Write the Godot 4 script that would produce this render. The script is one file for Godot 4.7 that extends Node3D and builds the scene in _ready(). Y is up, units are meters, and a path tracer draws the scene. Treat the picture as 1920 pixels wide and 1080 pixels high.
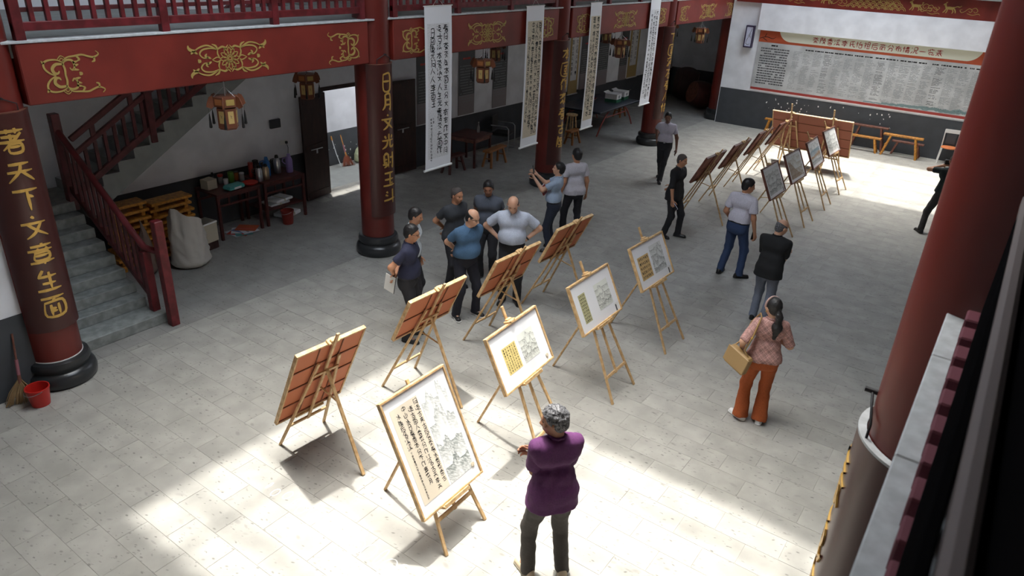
extends Node3D
# A covered courtyard hall with a calligraphy exhibition, seen from the upper gallery. Metres, y up, the hall runs towards -z.
const SUN_DIR := Vector3(-0.225, 1.0, -0.15)      # towards the sun
const ROOF_Y := 8.0
var cam: Camera3D
var M := {}
var rng := RandomNumberGenerator.new()

func _ready() -> void:
	rng.seed = 7
	# --- camera
	cam = Camera3D.new()
	cam.name = "camera"
	cam.position = Vector3(0, 5, 0)
	cam.rotation_degrees = Vector3(-25.4856, 34.5643, 2.8208)
	cam.fov = 43.969
	var lens := CameraAttributesPhysical.new()
	lens.frustum_focal_length = 29.724
	lens.frustum_focus_distance = 10.0
	lens.exposure_aperture = 5.6
	cam.attributes = lens
	cam.fov = 43.969
	cam.near = 0.02
	cam.far = 200.0
	add_child(cam)
	cam.current = true
	# --- sky, exposure
	var sky_mat := ProceduralSkyMaterial.new()
	sky_mat.sky_top_color = Color(0.44, 0.462, 0.49)
	sky_mat.sky_horizon_color = Color(0.462, 0.467, 0.476)
	sky_mat.ground_bottom_color = Color(0.45, 0.44, 0.42)
	sky_mat.ground_horizon_color = Color(0.6, 0.6, 0.58)
	sky_mat.sun_angle_max = 35.0      # bright haze round the sun
	sky_mat.sun_curve = 1.0
	sky_mat.sky_energy_multiplier = 1.0
	var sky := Sky.new()
	sky.sky_material = sky_mat
	var env := Environment.new()
	env.background_mode = Environment.BG_SKY
	env.sky = sky
	env.background_energy_multiplier = 16.5
	env.ambient_light_source = Environment.AMBIENT_SOURCE_DISABLED
	env.tonemap_mode = Environment.TONE_MAPPER_LINEAR
	env.tonemap_exposure = 1.95
	env.sdfgi_enabled = true
	env.ssao_enabled = true
	env.ssil_enabled = true
	var we := WorldEnvironment.new()
	we.name = "environment"
	we.environment = env
	add_child(we)
	# --- sun, hazy
	var sun := DirectionalLight3D.new()
	sun.name = "sun"
	sun.light_color = Color(1.0, 0.985, 0.955)
	sun.light_energy = 1.0
	sun.light_angular_distance = 1.6
	sun.shadow_enabled = true
	add_child(sun)
	sun.look_at_from_position(SUN_DIR * 20.0, Vector3.ZERO, Vector3.FORWARD)
	# --- place and things
	make_materials()
	build_shell()
	build_floor()
	build_gallery()
	build_stairs()
	build_near_gallery()
	build_far_wall()
	build_back_wall()
	build_easels()
	build_furniture()
	build_people()

# ------------------------------------------------------------------ mesh building
class MB:
	var v := PackedVector3Array()
	var n := PackedVector3Array()
	var uv := PackedVector2Array()
	var ix := PackedInt32Array()
	func vert(p: Vector3, nn: Vector3, t := Vector2.ZERO) -> int:
		v.append(p); n.append(nn); uv.append(t)
		return v.size() - 1
	func tri(a: Vector3, b: Vector3, c: Vector3) -> void:   # counter-clockwise seen from outside
		var m := (b - a).cross(c - a).normalized()
		var i := vert(a, m); vert(b, m); vert(c, m)
		ix.append(i); ix.append(i + 2); ix.append(i + 1)
	func quad(a: Vector3, b: Vector3, c: Vector3, d: Vector3) -> void:
		var m := (c - a).cross(d - b).normalized()
		var i := vert(a, m, Vector2(0, 1)); vert(b, m, Vector2(1, 1)); vert(c, m, Vector2(1, 0)); vert(d, m, Vector2(0, 0))
		for k in [0, 2, 1, 0, 3, 2]: ix.append(i + k)
	func quad_out(a: Vector3, b: Vector3, c: Vector3, d: Vector3, inside: Vector3) -> void:
		if (c - a).cross(d - b).dot((a + c) * 0.5 - inside) < 0.0: quad(d, c, b, a)
		else: quad(a, b, c, d)
	func box(ctr: Vector3, size: Vector3, bev := 0.0, b := Basis.IDENTITY) -> void:
		var h := size * 0.5
		var e := minf(bev, minf(h.x, minf(h.y, h.z)) * 0.9)
		for ax in 3:
			var u := (ax + 1) % 3
			var w := (ax + 2) % 3
			for s in [-1.0, 1.0]:
				var q := []
				for k in [[-1, -1], [1, -1], [1, 1], [-1, 1]]:
					var p := Vector3.ZERO
					p[ax] = s * h[ax]; p[u] = k[0] * (h[u] - e); p[w] = k[1] * (h[w] - e)
					q.append(ctr + b * p)
				quad_out(q[0], q[1], q[2], q[3], ctr)
		if e <= 0.0: return
		for ax in 3:
			var u := (ax + 1) % 3
			var w := (ax + 2) % 3
			for su in [-1.0, 1.0]:
				for sw in [-1.0, 1.0]:
					var q := []
					for k in [[-1, 0], [1, 0], [1, 1], [-1, 1]]:
						var p := Vector3.ZERO
						p[ax] = k[0] * (h[ax] - e)
						p[u] = su * (h[u] - (e if k[1] == 1 else 0.0)); p[w] = sw * (h[w] - (0.0 if k[1] == 1 else e))
						q.append(ctr + b * p)
					quad_out(q[0], q[1], q[2], q[3], ctr)
		for sx in [-1.0, 1.0]:
			for sy in [-1.0, 1.0]:
				for sz in [-1.0, 1.0]:
					var a := ctr + b * Vector3(sx * h.x, sy * (h.y - e), sz * (h.z - e))
					var c := ctr + b * Vector3(sx * (h.x - e), sy * h.y, sz * (h.z - e))
					var d := ctr + b * Vector3(sx * (h.x - e), sy * (h.y - e), sz * h.z)
					if (c - a).cross(d - a).dot(a - ctr) < 0.0: tri(a, d, c)
					else: tri(a, c, d)
	func span(lo: Vector3, hi: Vector3, bev := 0.0) -> void:
		box((lo + hi) * 0.5, (hi - lo).abs(), bev)
	func bar(p: Vector3, q: Vector3, w: float, t: float, side := Vector3.RIGHT, bev := 0.003) -> void:  # w along side
		var y := (q - p).normalized()
		var x := (side - y * side.dot(y)).normalized()
		box((p + q) * 0.5, Vector3(w, p.distance_to(q), t), bev, Basis(x, y, x.cross(y)))
	func tube(pts: Array, rads: Array, sides := 8, caps := true) -> void:
		var prev := Vector3.ZERO
		var rings := []
		for i in pts.size():
			var d: Vector3 = (pts[mini(i + 1, pts.size() - 1)] - pts[maxi(i - 1, 0)]).normalized()
			var x := prev - d * prev.dot(d)
			if x.length() < 0.01:
				x = d.cross(Vector3.UP if absf(d.y) < 0.9 else Vector3.RIGHT)
			x = x.normalized(); prev = x
			var y := d.cross(x)
			var r: float = rads[mini(i, rads.size() - 1)]
			var row := []
			for k in sides + 1:
				var a := TAU * k / sides
				var dir := x * cos(a) + y * sin(a)
				row.append(vert(pts[i] + dir * r, dir, Vector2(float(k) / sides, float(i))))
			rings.append(row)
		for i in pts.size() - 1:
			for k in sides:
				var a: int = rings[i][k]; var b: int = rings[i][k + 1]; var c: int = rings[i + 1][k + 1]; var d: int = rings[i + 1][k]
				for q in [a, c, b, a, d, c]: ix.append(q)
		if caps:
			for e in [0, pts.size() - 1]:
				var dd: Vector3 = (pts[0] - pts[1]).normalized() if e == 0 else (pts[e] - pts[e - 1]).normalized()
				var c0 := vert(pts[e], dd)
				var ring := []
				for k in sides: ring.append(vert(v[rings[e][k]], dd))
				for k in sides:
					var a: int = ring[k]; var b: int = ring[(k + 1) % sides]
					if e == 0: ix.append_array(PackedInt32Array([c0, a, b]))
					else: ix.append_array(PackedInt32Array([c0, b, a]))
	func lathe(prof: Array, segs := 24, at := Vector3.ZERO, sharp := 0.75, a0 := 0.0, a1 := TAU, b := Basis.IDENTITY) -> void:  # profile of Vector2(radius, y) upwards, outside on the right
		for i in prof.size() - 1:
			var p: Vector2 = prof[i]; var q: Vector2 = prof[i + 1]
			var nn := Vector2(q.y - p.y, p.x - q.x).normalized()
			var n0 := nn; var n1 := nn
			if i > 0:
				var o: Vector2 = prof[i - 1]
				var m := Vector2(p.y - o.y, o.x - p.x).normalized()
				if m.dot(nn) > sharp: n0 = (m + nn).normalized()
			if i < prof.size() - 2:
				var o: Vector2 = prof[i + 2]
				var m := Vector2(o.y - q.y, q.x - o.x).normalized()
				if m.dot(nn) > sharp: n1 = (m + nn).normalized()
			var base := v.size()
			for k in segs + 1:
				var a := lerpf(a0, a1, float(k) / segs)
				var d := Vector3(cos(a), 0, -sin(a))
				vert(at + b * (d * p.x + Vector3(0, p.y, 0)), b * (d * n0.x + Vector3(0, n0.y, 0)), Vector2(float(k) / segs, p.y))
				vert(at + b * (d * q.x + Vector3(0, q.y, 0)), b * (d * n1.x + Vector3(0, n1.y, 0)), Vector2(float(k) / segs, q.y))
			for k in segs:
				var o := base + 2 * k
				for t in [o, o + 3, o + 2, o, o + 1, o + 3]: ix.append(t)
	func ball(c: Vector3, r: Vector3, b := Basis.IDENTITY, seg := 12) -> void:
		var rows := seg / 2
		var s := v.size()
		for i in rows + 1:
			var f := PI * i / rows
			for k in seg + 1:
				var a := TAU * k / seg
				var d := Vector3(sin(f) * cos(a), cos(f), sin(f) * sin(a))
				vert(c + b * (d * r), (b * (d / r)).normalized())
		for i in rows:
			for k in seg:
				var o := s + i * (seg + 1) + k
				for t in [o, o + seg + 2, o + 1, o, o + seg + 1, o + seg + 2]: ix.append(t)
	func prism(poly: PackedVector2Array, lo: float, hi: float, b := Basis.IDENTITY, at := Vector3.ZERO) -> void:  # counter-clockwise polygon in x, y; from z lo to hi
		var t := Geometry2D.triangulate_polygon(poly)
		for z in [lo, hi]:
			var m := b * Vector3(0, 0, 1.0 if z == hi else -1.0)
			var s := v.size()
			for p in poly: vert(at + b * Vector3(p.x, p.y, z), m)
			for k in range(0, t.size(), 3):
				var q := [t[k], t[k + 1], t[k + 2]]
				var w: float = (poly[q[1]] - poly[q[0]]).cross(poly[q[2]] - poly[q[0]])
				if (w > 0.0) == (z == hi): q = [q[0], q[2], q[1]]
				for j in q: ix.append(s + j)
		var area := 0.0
		for i in poly.size(): area += poly[i].cross(poly[(i + 1) % poly.size()])
		for i in poly.size():
			var p := poly[i]; var q := poly[(i + 1) % poly.size()]
			var a := at + b * Vector3(p.x, p.y, lo); var c := at + b * Vector3(q.x, q.y, lo)
			var d := at + b * Vector3(q.x, q.y, hi); var e := at + b * Vector3(p.x, p.y, hi)
			if area > 0.0: quad(a, c, d, e)
			else: quad(e, d, c, a)
	func join(o: MB, t := Transform3D.IDENTITY) -> void:
		var s := v.size()
		for i in o.v.size(): vert(t * o.v[i], (t.basis * o.n[i]).normalized(), o.uv[i])
		for i in o.ix: ix.append(s + i)
	func mesh() -> ArrayMesh:
		var a := []
		a.resize(Mesh.ARRAY_MAX)
		a[Mesh.ARRAY_VERTEX] = v; a[Mesh.ARRAY_NORMAL] = n; a[Mesh.ARRAY_TEX_UV] = uv; a[Mesh.ARRAY_INDEX] = ix
		var m := ArrayMesh.new()
		if ix.size() > 0: m.add_surface_from_arrays(Mesh.PRIMITIVE_TRIANGLES, a)
		return m

# ------------------------------------------------------------------ objects, names
func numbered(parent: Node, called: String) -> String:
	if not parent.has_node(called): return called
	var key := "count_" + called
	var k: int = parent.get_meta(key, 0) + 1
	while parent.has_node("%s_%03d" % [called, k]): k += 1
	parent.set_meta(key, k)
	return "%s_%03d" % [called, k]

func put(called: String, mesh, mat: Material, parent: Node = self) -> MeshInstance3D:
	var o := MeshInstance3D.new()
	o.mesh = mesh.mesh() if mesh is MB else mesh
	o.material_override = mat
	o.name = numbered(parent, called)
	parent.add_child(o, true)
	return o

func thing(called: String, label: String, category: String, at := Vector3.ZERO, turn := 0.0, group := "") -> Node3D:
	var o := Node3D.new()
	o.name = numbered(self, called)
	add_child(o, true)
	o.position = at
	o.rotation.y = turn
	return tag(o, label, category, group)

func tag(o: Node3D, label: String, category: String, group := "") -> Node3D:
	o.set_meta("label", label)
	o.set_meta("category", category)
	if group != "": o.set_meta("group", group)
	return o

func again(o: Node3D, called: String, label: String, at: Vector3, turn: float) -> Node3D:   # a copy with its parts
	var c: Node3D = o.duplicate()
	c.name = numbered(self, called)
	add_child(c, true)
	c.position = at
	c.rotation.y = turn
	c.set_meta("label", label)
	return c

func struct(called: String, mesh, mat: Material, label := "", category := "") -> MeshInstance3D:
	var o := put(called, mesh, mat)
	o.set_meta("kind", "structure")
	if label != "": tag(o, label, category)
	return o

func stuff(o: Node3D) -> Node3D:
	o.set_meta("kind", "stuff")
	return o

func bx(lo: Vector3, hi: Vector3, bev := 0.0) -> MB:
	var m := MB.new()
	m.span(lo, hi, bev)
	return m

# ------------------------------------------------------------------ materials
func mat(called: String, c: Color, rough := 0.7, metal := 0.0) -> StandardMaterial3D:
	var m := StandardMaterial3D.new()
	m.resource_name = called
	m.albedo_color = c
	m.roughness = rough
	m.metallic = metal
	M[called] = m
	return m

func noise_tex(seed_: int, freq: float, lo: Color, hi: Color, size := 256, octaves := 4, a := 0.25, b := 0.75) -> NoiseTexture2D:
	var f := FastNoiseLite.new()
	f.seed = seed_
	f.noise_type = FastNoiseLite.TYPE_SIMPLEX_SMOOTH
	f.frequency = freq
	f.fractal_octaves = octaves
	var g := Gradient.new()
	g.set_color(0, lo); g.set_offset(0, a)
	g.set_color(1, hi); g.set_offset(1, b)
	var t := NoiseTexture2D.new()
	t.width = size; t.height = size
	t.seamless = true
	t.noise = f
	t.color_ramp = g
	return t

func grained(m: StandardMaterial3D, tex: Texture2D, scale: Vector3, world := false) -> StandardMaterial3D:
	m.albedo_texture = tex
	m.uv1_triplanar = true
	m.uv1_world_triplanar = world
	m.uv1_scale = scale
	return m

func make_materials() -> void:
	var soft := noise_tex(3, 0.012, Color(0.95, 0.95, 0.95), Color(1, 1, 1))
	var grain := noise_tex(5, 0.02, Color(0.78, 0.74, 0.7), Color(1, 1, 1), 256, 5)
	var weave := noise_tex(9, 0.05, Color(0.9, 0.9, 0.9), Color(1, 1, 1), 256, 3)
	M.soft = soft; M.grain = grain; M.weave = weave
	grained(mat("white_wall", Color("edeff4"), 0.85), soft, Vector3(0.4, 0.4, 0.4), true)
	grained(mat("dado_grey", Color("46494d"), 0.8), soft, Vector3(0.7, 0.7, 0.7), true)
	grained(mat("concrete", Color("8d9190"), 0.85), soft, Vector3(0.9, 0.9, 0.9), true)
	grained(mat("step_stone", Color("8f9390"), 0.85), noise_tex(12, 0.03, Color(0.86, 0.86, 0.86), Color(1, 1, 1)), Vector3(0.8, 0.8, 0.8), true)
	grained(mat("ledge_stone", Color("c3c7c8"), 0.7), noise_tex(13, 0.03, Color(0.9, 0.9, 0.9), Color(1, 1, 1)), Vector3(1.5, 1.5, 1.5), true)
	grained(mat("red_lacquer", Color("782a22"), 0.38), noise_tex(21, 0.008, Color(0.8, 0.78, 0.78), Color(1, 1, 1)), Vector3(0.5, 0.3, 0.5), true)
	grained(mat("red_beam", Color("7c2b22"), 0.42), noise_tex(22, 0.008, Color(0.82, 0.8, 0.8), Color(1, 1, 1)), Vector3(0.5, 0.3, 0.3), true)
	grained(mat("red_rail", Color("6d2026"), 0.42), grain, Vector3(1, 1, 1), true)
	grained(mat("dark_rail", Color("5d2226"), 0.5), grain, Vector3(1, 1, 1), true)
	grained(mat("couplet_board", Color("45201d"), 0.3), soft, Vector3(0.8, 0.8, 0.8), true)
	grained(mat("dark_wood", Color("3a211d"), 0.55), grain, Vector3(1.2, 0.4, 1.2), true)
	grained(mat("red_wood", Color("54231f"), 0.5), grain, Vector3(1.2, 1.2, 1.2), true)
	mat("gold", Color("cba354"), 0.36, 0.35)
	mat("gold_paint", Color("ad9553"), 0.5, 0.1)
	mat("black_stone", Color("2b2d2f"), 0.28)
	mat("black", Color("161616"), 0.5)
	mat("steel", Color("b9bcc0"), 0.28, 0.9)
	mat("iron", Color("3a3a3c"), 0.5, 0.6)
	mat("white", Color("e6e6e4"), 0.6)
	grained(mat("paper", Color("ebebec"), 0.8), weave, Vector3(3, 3, 3))
	grained(mat("paper_cream", Color("dccfb6"), 0.8), weave, Vector3(3, 3, 3))
	mat("silk", Color("eeeff2"), 0.7)
	mat("ink", Color("161616"), 0.8)
	mat("ink_grey", Color("4e4e50"), 0.8)
	mat("ink_light", Color("8f9294"), 0.8)
	grained(mat("pine", Color("d9b98a"), 0.55), noise_tex(31, 0.03, Color(0.85, 0.8, 0.74), Color(1, 1, 1)), Vector3(1.5, 1.5, 1.5))
	grained(mat("yellow_wood", Color("c98c35"), 0.45), noise_tex(32, 0.03, Color(0.78, 0.72, 0.62), Color(1, 1, 1)), Vector3(1.5, 1.5, 1.5))
	grained(mat("brown_wood", Color("7a4b3c"), 0.5), grain, Vector3(1.5, 1.5, 1.5))
	mat("backing", Color("c47650"), 0.7)
	mat("batten", Color("7c4a30"), 0.7)
	mat("red_plastic", Color("b7261f"), 0.35)
	mat("banner_orange", Color("b4512f"), 0.6)
	mat("banner_cream", Color("dcdcc8"), 0.6)
	grained(mat("banner_grey", Color("c9cbcb"), 0.6), noise_tex(41, 0.01, Color(0.88, 0.88, 0.88), Color(1, 1, 1)), Vector3(0.4, 0.4, 0.4))
	mat("banner_red", Color("a43a34"), 0.6)
	mat("teal_ink", Color("7d9394"), 0.8)

# ------------------------------------------------------------------ brush strokes: glyphs on a 10 x 10 grid, y down
const GLYPH := {
"著": "0191 3032 6062 1373 4245 0595 8218 3676793936 3777", "天": "1282 0595 524509 5599", "下": "0191 5159 5374",
"文": "4051 0393 734719 235699", "章": "5051 1191 3243 7263 0393 2474772724 2575 0898 5759", "生": "3013 1383 5159 2676 0999",
"面": "0191 5143 1383891913 3439 6469 3656 3757", "日": "2070792920 2474", "月": "303619 30707968 3373 3676",
"光": "5054 2133 8173 0494 443709 64689897", "射": "3011 114149 1117 1434 1636 0747 4719 808978 5393 5666",
"玉": "1181 1585 0999 5159 6778", "斗": "2132 1334 0796 7079", "茶": "0191 3032 6062 5205 5295 2676 5459 4729 6789",
"陵": "1019 1040324314 5191 7073 4393 6355 8395 568649 6699", "香": "7021 0292 5155 5205 5295 2676792926 2777",
"溪": "0112 0314 0926 8031 3243 5263 8272 644575 3797 6739 6799", "李": "0292 5054 5205 5295 257556 565949 0797",
"氏": "8021 212837 2595 51679997", "怡": "1019 0304 2223 604484 7395 4585894945", "祖": "1021 023206 2429 2435 508089 5059 5383 5686 4999",
"后": "8011 111609 1393 3686893936", "裔": "5051 0191 4122 5172 1419 1484 8489 3665 4547 3868 3639", "分": "4004 6094 25757968 4519",
"布": "0292 5006 2428 24848877 5359", "情": "1019 0204 2223 4191 4282 3393 6063 4549 45858979 4686 4888",
"况": "0112 0926 4080844440 544739 74789897", "一": "0595", "览": "1114 3034 6041 5191 2528 257577 4739 57689897",
"表": "1191 2383 0595 5055 4509 3759 5599 7566", "山": "5058 1318 1888 8388", "水": "505948 134519 7354 5499", "人": "5009 5499",
"中": "1282861612 5059", "大": "0393 5309 5499", "云": "2171 0494 441989 6789", "石": "0191 5108 3585893935", "不": "0191 6104 5259 6385",
"有": "0292 5006 3439 347479 3555 3767", "古": "0393 5056 2676792926", "春": "1181 1383 0595 5006 5599 3676793936 3777",
"来": "1282 2334 7264 0595 5059 5509 5599", "江": "0112 0314 0926 4282 6268 3898", "年": "3013 2282 2585 2225 0797 5259",
"龍": "2021 0141 1213 3233 0444 1519 154549 1646 6062 5282 52545474 555898 6686 6787", "雲": "1181 0232 0292 5155 2333 6373 2676 0797 572999",
"風": "1009 10798998 3272 2474772724 5258 2979", "遠": "0112 040617 179999 3191 5053 3383 4484864644 5759", "問": "1019 103031 6080898978 5060 3474773734",
"書": "2181 1282 0393 2484 0595 5055 2676792926 2777", "名": "4004 307039 2484 3686893936", "海": "0112 0314 0926 4012 3191 3484 3429 748478 2696 5364 5667",
"家": "4051 0112 0191 2272 5204 354759 3618 6485 5688 7566", "作": "2005 1519 5003 4292 6269 6484 6787", "本": "0292 5059 5207 5297 3777", "國": "0090990900 2272 3454563634 2868 615898 7182",
}
const POOL := "天下文章生面日月光玉茶香溪李山水人中大云石不有古春来江年龍雲風遠問書名海家作本情祖后分布"

func glyph_lines(ch: String) -> Array:
	var out := []
	for t in (GLYPH[ch] as String).split(" ", false):
		var pts := []
		for k in range(0, t.length() - 1, 2): pts.append(Vector2(t[k].to_float() / 9.0, t[k + 1].to_float() / 9.0))
		out.append(pts)
	return out

func smooth_line(pts: Array, per := 4) -> Array:
	if pts.size() < 3: 
		return [pts[0], pts[0].lerp(pts[1], 0.3), pts[0].lerp(pts[1], 0.7), pts[1]] if pts.size() == 2 else pts
	var out := []
	for i in pts.size() - 1:
		var a: Vector2 = pts[maxi(i - 1, 0)]; var b: Vector2 = pts[i]; var c: Vector2 = pts[i + 1]; var d: Vector2 = pts[mini(i + 2, pts.size() - 1)]
		for k in per: out.append(b.cubic_interpolate(c, a, d, float(k) / per))
	out.append(pts[-1])
	return out

# a brush stroke along pts (in plane units), laid on a surface: place.call(u, v, out) gives the point; deep > 0 gives it walls
func brush(mb: MB, pts: Array, width: float, place: Callable, deep := 0.0, lift := 0.001, head := 0.75, tail := 0.35) -> void:
	var l := []
	var r := []
	for i in pts.size():
		var d: Vector2 = (pts[mini(i + 1, pts.size() - 1)] - pts[maxi(i - 1, 0)])
		d = d.normalized() if d.length() > 1e-6 else Vector2.RIGHT
		var t := float(i) / maxf(1.0, pts.size() - 1)
		var w := width * 0.5 * (lerpf(head, 1.0, minf(1.0, t * 4.0)) if t < 0.5 else lerpf(1.0, tail, maxf(0.0, (t - 0.6) / 0.4)))
		var s := Vector2(-d.y, d.x) * w
		l.append(pts[i] + s); r.append(pts[i] - s)
	var o := lift + deep
	for i in pts.size() - 1:
		var a: Vector3 = place.call(r[i].x, r[i].y, o); var b: Vector3 = place.call(r[i + 1].x, r[i + 1].y, o)
		var c: Vector3 = place.call(l[i + 1].x, l[i + 1].y, o); var e: Vector3 = place.call(l[i].x, l[i].y, o)
		mb.quad_out(a, b, c, e, place.call(pts[i].x, pts[i].y, -1.0))
		if deep > 0.0:
			var mid: Vector3 = place.call(pts[i].x, pts[i].y, 0.0)
			mb.quad_out(a, b, place.call(r[i + 1].x, r[i + 1].y, 0.0), place.call(r[i].x, r[i].y, 0.0), mid)
			mb.quad_out(e, c, place.call(l[i + 1].x, l[i + 1].y, 0.0), place.call(l[i].x, l[i].y, 0.0), mid)

# one character centred at (u, v), v up
func write(mb: MB, ch: String, u: float, v: float, size: float, weight: float, place: Callable, wild := 0.0, deep := 0.0, per := 3, lift := 0.001) -> void:
	for line in glyph_lines(ch):
		var pts := []
		var off := Vector2(rng.randf_range(-1, 1), rng.randf_range(-1, 1)) * wild * 0.5
		for p: Vector2 in line:
			pts.append(Vector2(u + (p.x - 0.5 + off.x + rng.randf_range(-wild, wild)) * size, v + (0.5 - p.y + off.y + rng.randf_range(-wild, wild)) * size))
		brush(mb, smooth_line(pts, per), weight * size * (1.0 + rng.randf_range(-3, 3) * wild), place, deep, lift)

func flat(origin: Vector3, right: Vector3, up: Vector3) -> Callable:
	var nn := right.cross(up)
	return func(u: float, v: float, o: float) -> Vector3: return origin + right * u + up * v + nn * o

# ------------------------------------------------------------------ the hall
const XL := -11.8      # back wall of the left gallery
const ZF := -23.8      # far wall
const COLX := -8.68
const COLZ := [-2.95, -8.34, -13.78, -19.3, -24.3]

func build_shell() -> void:
	mat("roof_board", Color("b8a590"), 0.8)
	var w: Material = M.white_wall
	var g: Material = M.dado_grey
	# back wall of the left gallery with its double door
	var m := bx(Vector3(XL - 0.2, 0, -4.0), Vector3(XL, 8.0, 4.2))
	m.span(Vector3(XL - 0.2, 0, -9.93), Vector3(XL, 8.0, -4.0))
	m.span(Vector3(XL - 0.2, 2.17, -11.62), Vector3(XL, 8.0, -9.93))
	m.span(Vector3(XL - 0.2, 0, -27.7), Vector3(XL, 8.0, -11.62))
	var wl := struct("wall_left", m, w, "white back wall of the left gallery with a dark grey lower band", "wall")
	var d := bx(Vector3(XL, 0, -9.9), Vector3(XL + 0.006, 1.0, 4.0))
	d.span(Vector3(XL, 0, -27.5), Vector3(XL + 0.006, 1.0, -11.64))
	put("dado", d, g, wl)
	# short wall closing the bay nearest the camera, flush with the columns
	m = bx(Vector3(-8.8, 0, -2.95), Vector3(-8.6, 3.75, -2.1))
	m.span(Vector3(-8.8, 2.3, -2.1), Vector3(-8.6, 3.75, -0.9))
	m.span(Vector3(-8.8, 0, -0.9), Vector3(-8.6, 3.75, 4.2))
	var wc := struct("wall_corner", m, w, "short white wall left of the nearest couplet column", "wall")
	d = bx(Vector3(-8.6, 0, -2.95), Vector3(-8.594, 1.0, -2.1))
	put("dado", d, g, wc)
	var wside := struct("wall_stair", bx(Vector3(XL, 0, -3.2), Vector3(-8.7, 3.75, -3.0)), w, "white wall along the stone stairs", "wall")
	# far wall of the courtyard and the dark corner beside it
	m = bx(Vector3(-8.42, 0, ZF - 0.25), Vector3(4.2, 8.0, ZF))
	var wf := struct("wall_far", m, w, "white far wall with a dark grey lower band behind the banner", "wall")
	put("dado", bx(Vector3(-8.4, 0, ZF), Vector3(4.0, 1.15, ZF + 0.006)), g, wf)
	var r := RandomNumberGenerator.new()
	r.seed = 4
	var chips := MB.new()
	for i in 46:
		var c := Vector3(r.randf_range(-6.9, -3.0), r.randf_range(0.62, 1.08), ZF + 0.0065)
		if i > 30: c.x = r.randf_range(-6.6, -5.4)
		chip(chips, c, Vector3.RIGHT, Vector3.UP, r.randf_range(0.008, 0.035), r)
	stuff(put("paint_chip", chips, M.white, wf))
	m = bx(Vector3(XL, 0, -27.7), Vector3(-8.2, 8.0, -27.5))
	var wk := struct("wall_back", m, w, "white end wall of the dark corner behind the far column", "wall")
	put("dado", bx(Vector3(XL + 0.01, 0, -27.5), Vector3(-8.4, 1.05, -27.494)), g, wk)
	struct("wall_inner", bx(Vector3(-8.42, 0, -27.5), Vector3(-8.2, 8.0, ZF - 0.25)), w, "side wall of the dark corner behind the far column", "wall")
	# walls that the camera does not see
	struct("wall_right", bx(Vector3(4.0, 0, ZF), Vector3(4.2, 8.0, 4.2)), w, "wall of the right gallery", "wall")
	struct("wall_near", bx(Vector3(XL, 0, 4.0), Vector3(4.0, 8.0, 4.2)), w, "near end wall of the hall", "wall")
	# upper storey behind the far beam
	struct("floor_far_gallery", bx(Vector3(-8.2, 4.3, ZF), Vector3(0, 4.45, ZF + 0.3)), M.concrete, "gallery floor edge above the far beam", "floor")
	# raised courtyard roof with two roof lights
	var dx := SUN_DIR.x / SUN_DIR.y * ROOF_Y
	var dz := SUN_DIR.z / SUN_DIR.y * ROOF_Y
	var x0 := -5.8 + dx; var x1 := 0.25 + dx
	var za := -2.2 + dz; var zb := -5.95 + dz; var zc := -18.1 + dz; var zd := -22.2 + dz
	m = MB.new()
	var y0 := ROOF_Y; var y1 := ROOF_Y + 0.12
	m.span(Vector3(XL - 1.25, y0, -27.9), Vector3(x0, y1, 4.4))  # eaves carried out unseen over the alley to dim it
	m.span(Vector3(x1, y0, -27.9), Vector3(4.4, y1, 4.4))
	m.span(Vector3(x0, y0, za), Vector3(x1, y1, 4.4))
	m.span(Vector3(x0, y0, zc), Vector3(x1, y1, zb))
	m.span(Vector3(x0, y0, -27.9), Vector3(x1, y1, zd))
	struct("ceiling", m, M.roof_board, "timber roof over the hall with two open roof lights", "ceiling")
	var bars := struct("trim_1", bx(Vector3(x0, y0, zb - 0.022), Vector3(x1, y0 + 0.08, zb + 0.022)), M.iron, "thin bars across the roof lights", "glazing bars")
	for zz in [[zb, za], [zd, zc]]:
		for k in 3:
			var x := lerpf(x0, x1, [0.13, 0.5, 0.87][k])
			put("bar", bx(Vector3(x - 0.022, y0, zz[0]), Vector3(x + 0.022, y0 + 0.08, zz[1])), M.iron, bars)
		for k in 4:
			var z := lerpf(zz[0], zz[1], [0.14, 0.38, 0.62, 0.86][k])
			put("bar", bx(Vector3(x0, y0, z - 0.022), Vector3(x1, y0 + 0.08, z + 0.022)), M.iron, bars)
	# the alley outside the double door
	var wo := struct("wall_alley", bx(Vector3(-13.55, -0.2, -18), Vector3(-13.35, 7.2, -5)), w, "bright white alley wall outside the open double door", "wall")  # unseen upper part raised to hold back sky light
	put("dado", bx(Vector3(-13.35, 0, -18), Vector3(-13.344, 0.82, -5)), g, wo)
	var oc := MB.new()
	for i in 14:
		chip(oc, Vector3(-13.343, r.randf_range(0.05, 0.5), r.randf_range(-12.2, -11.2)), Vector3.FORWARD, Vector3.UP, r.randf_range(0.01, 0.03), r)
	stuff(put("paint_chip", oc, M.white, wo))
	struct("floor_alley", bx(Vector3(-13.5, -0.2, -18), Vector3(XL - 0.2, -0.01, -5)), M.concrete, "grey concrete floor of the alley outside", "floor")

func chip(mb: MB, c: Vector3, rt: Vector3, up: Vector3, s: float, r: RandomNumberGenerator) -> void:
	var p := []
	for k in 6:
		var a := TAU * k / 6.0
		p.append(c + (rt * cos(a) * 0.7 + up * sin(a)) * s * r.randf_range(0.4, 1.3))
	for k in 6: mb.tri(c + rt.cross(up) * 0.0005, p[k], p[(k + 1) % 6])

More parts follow.
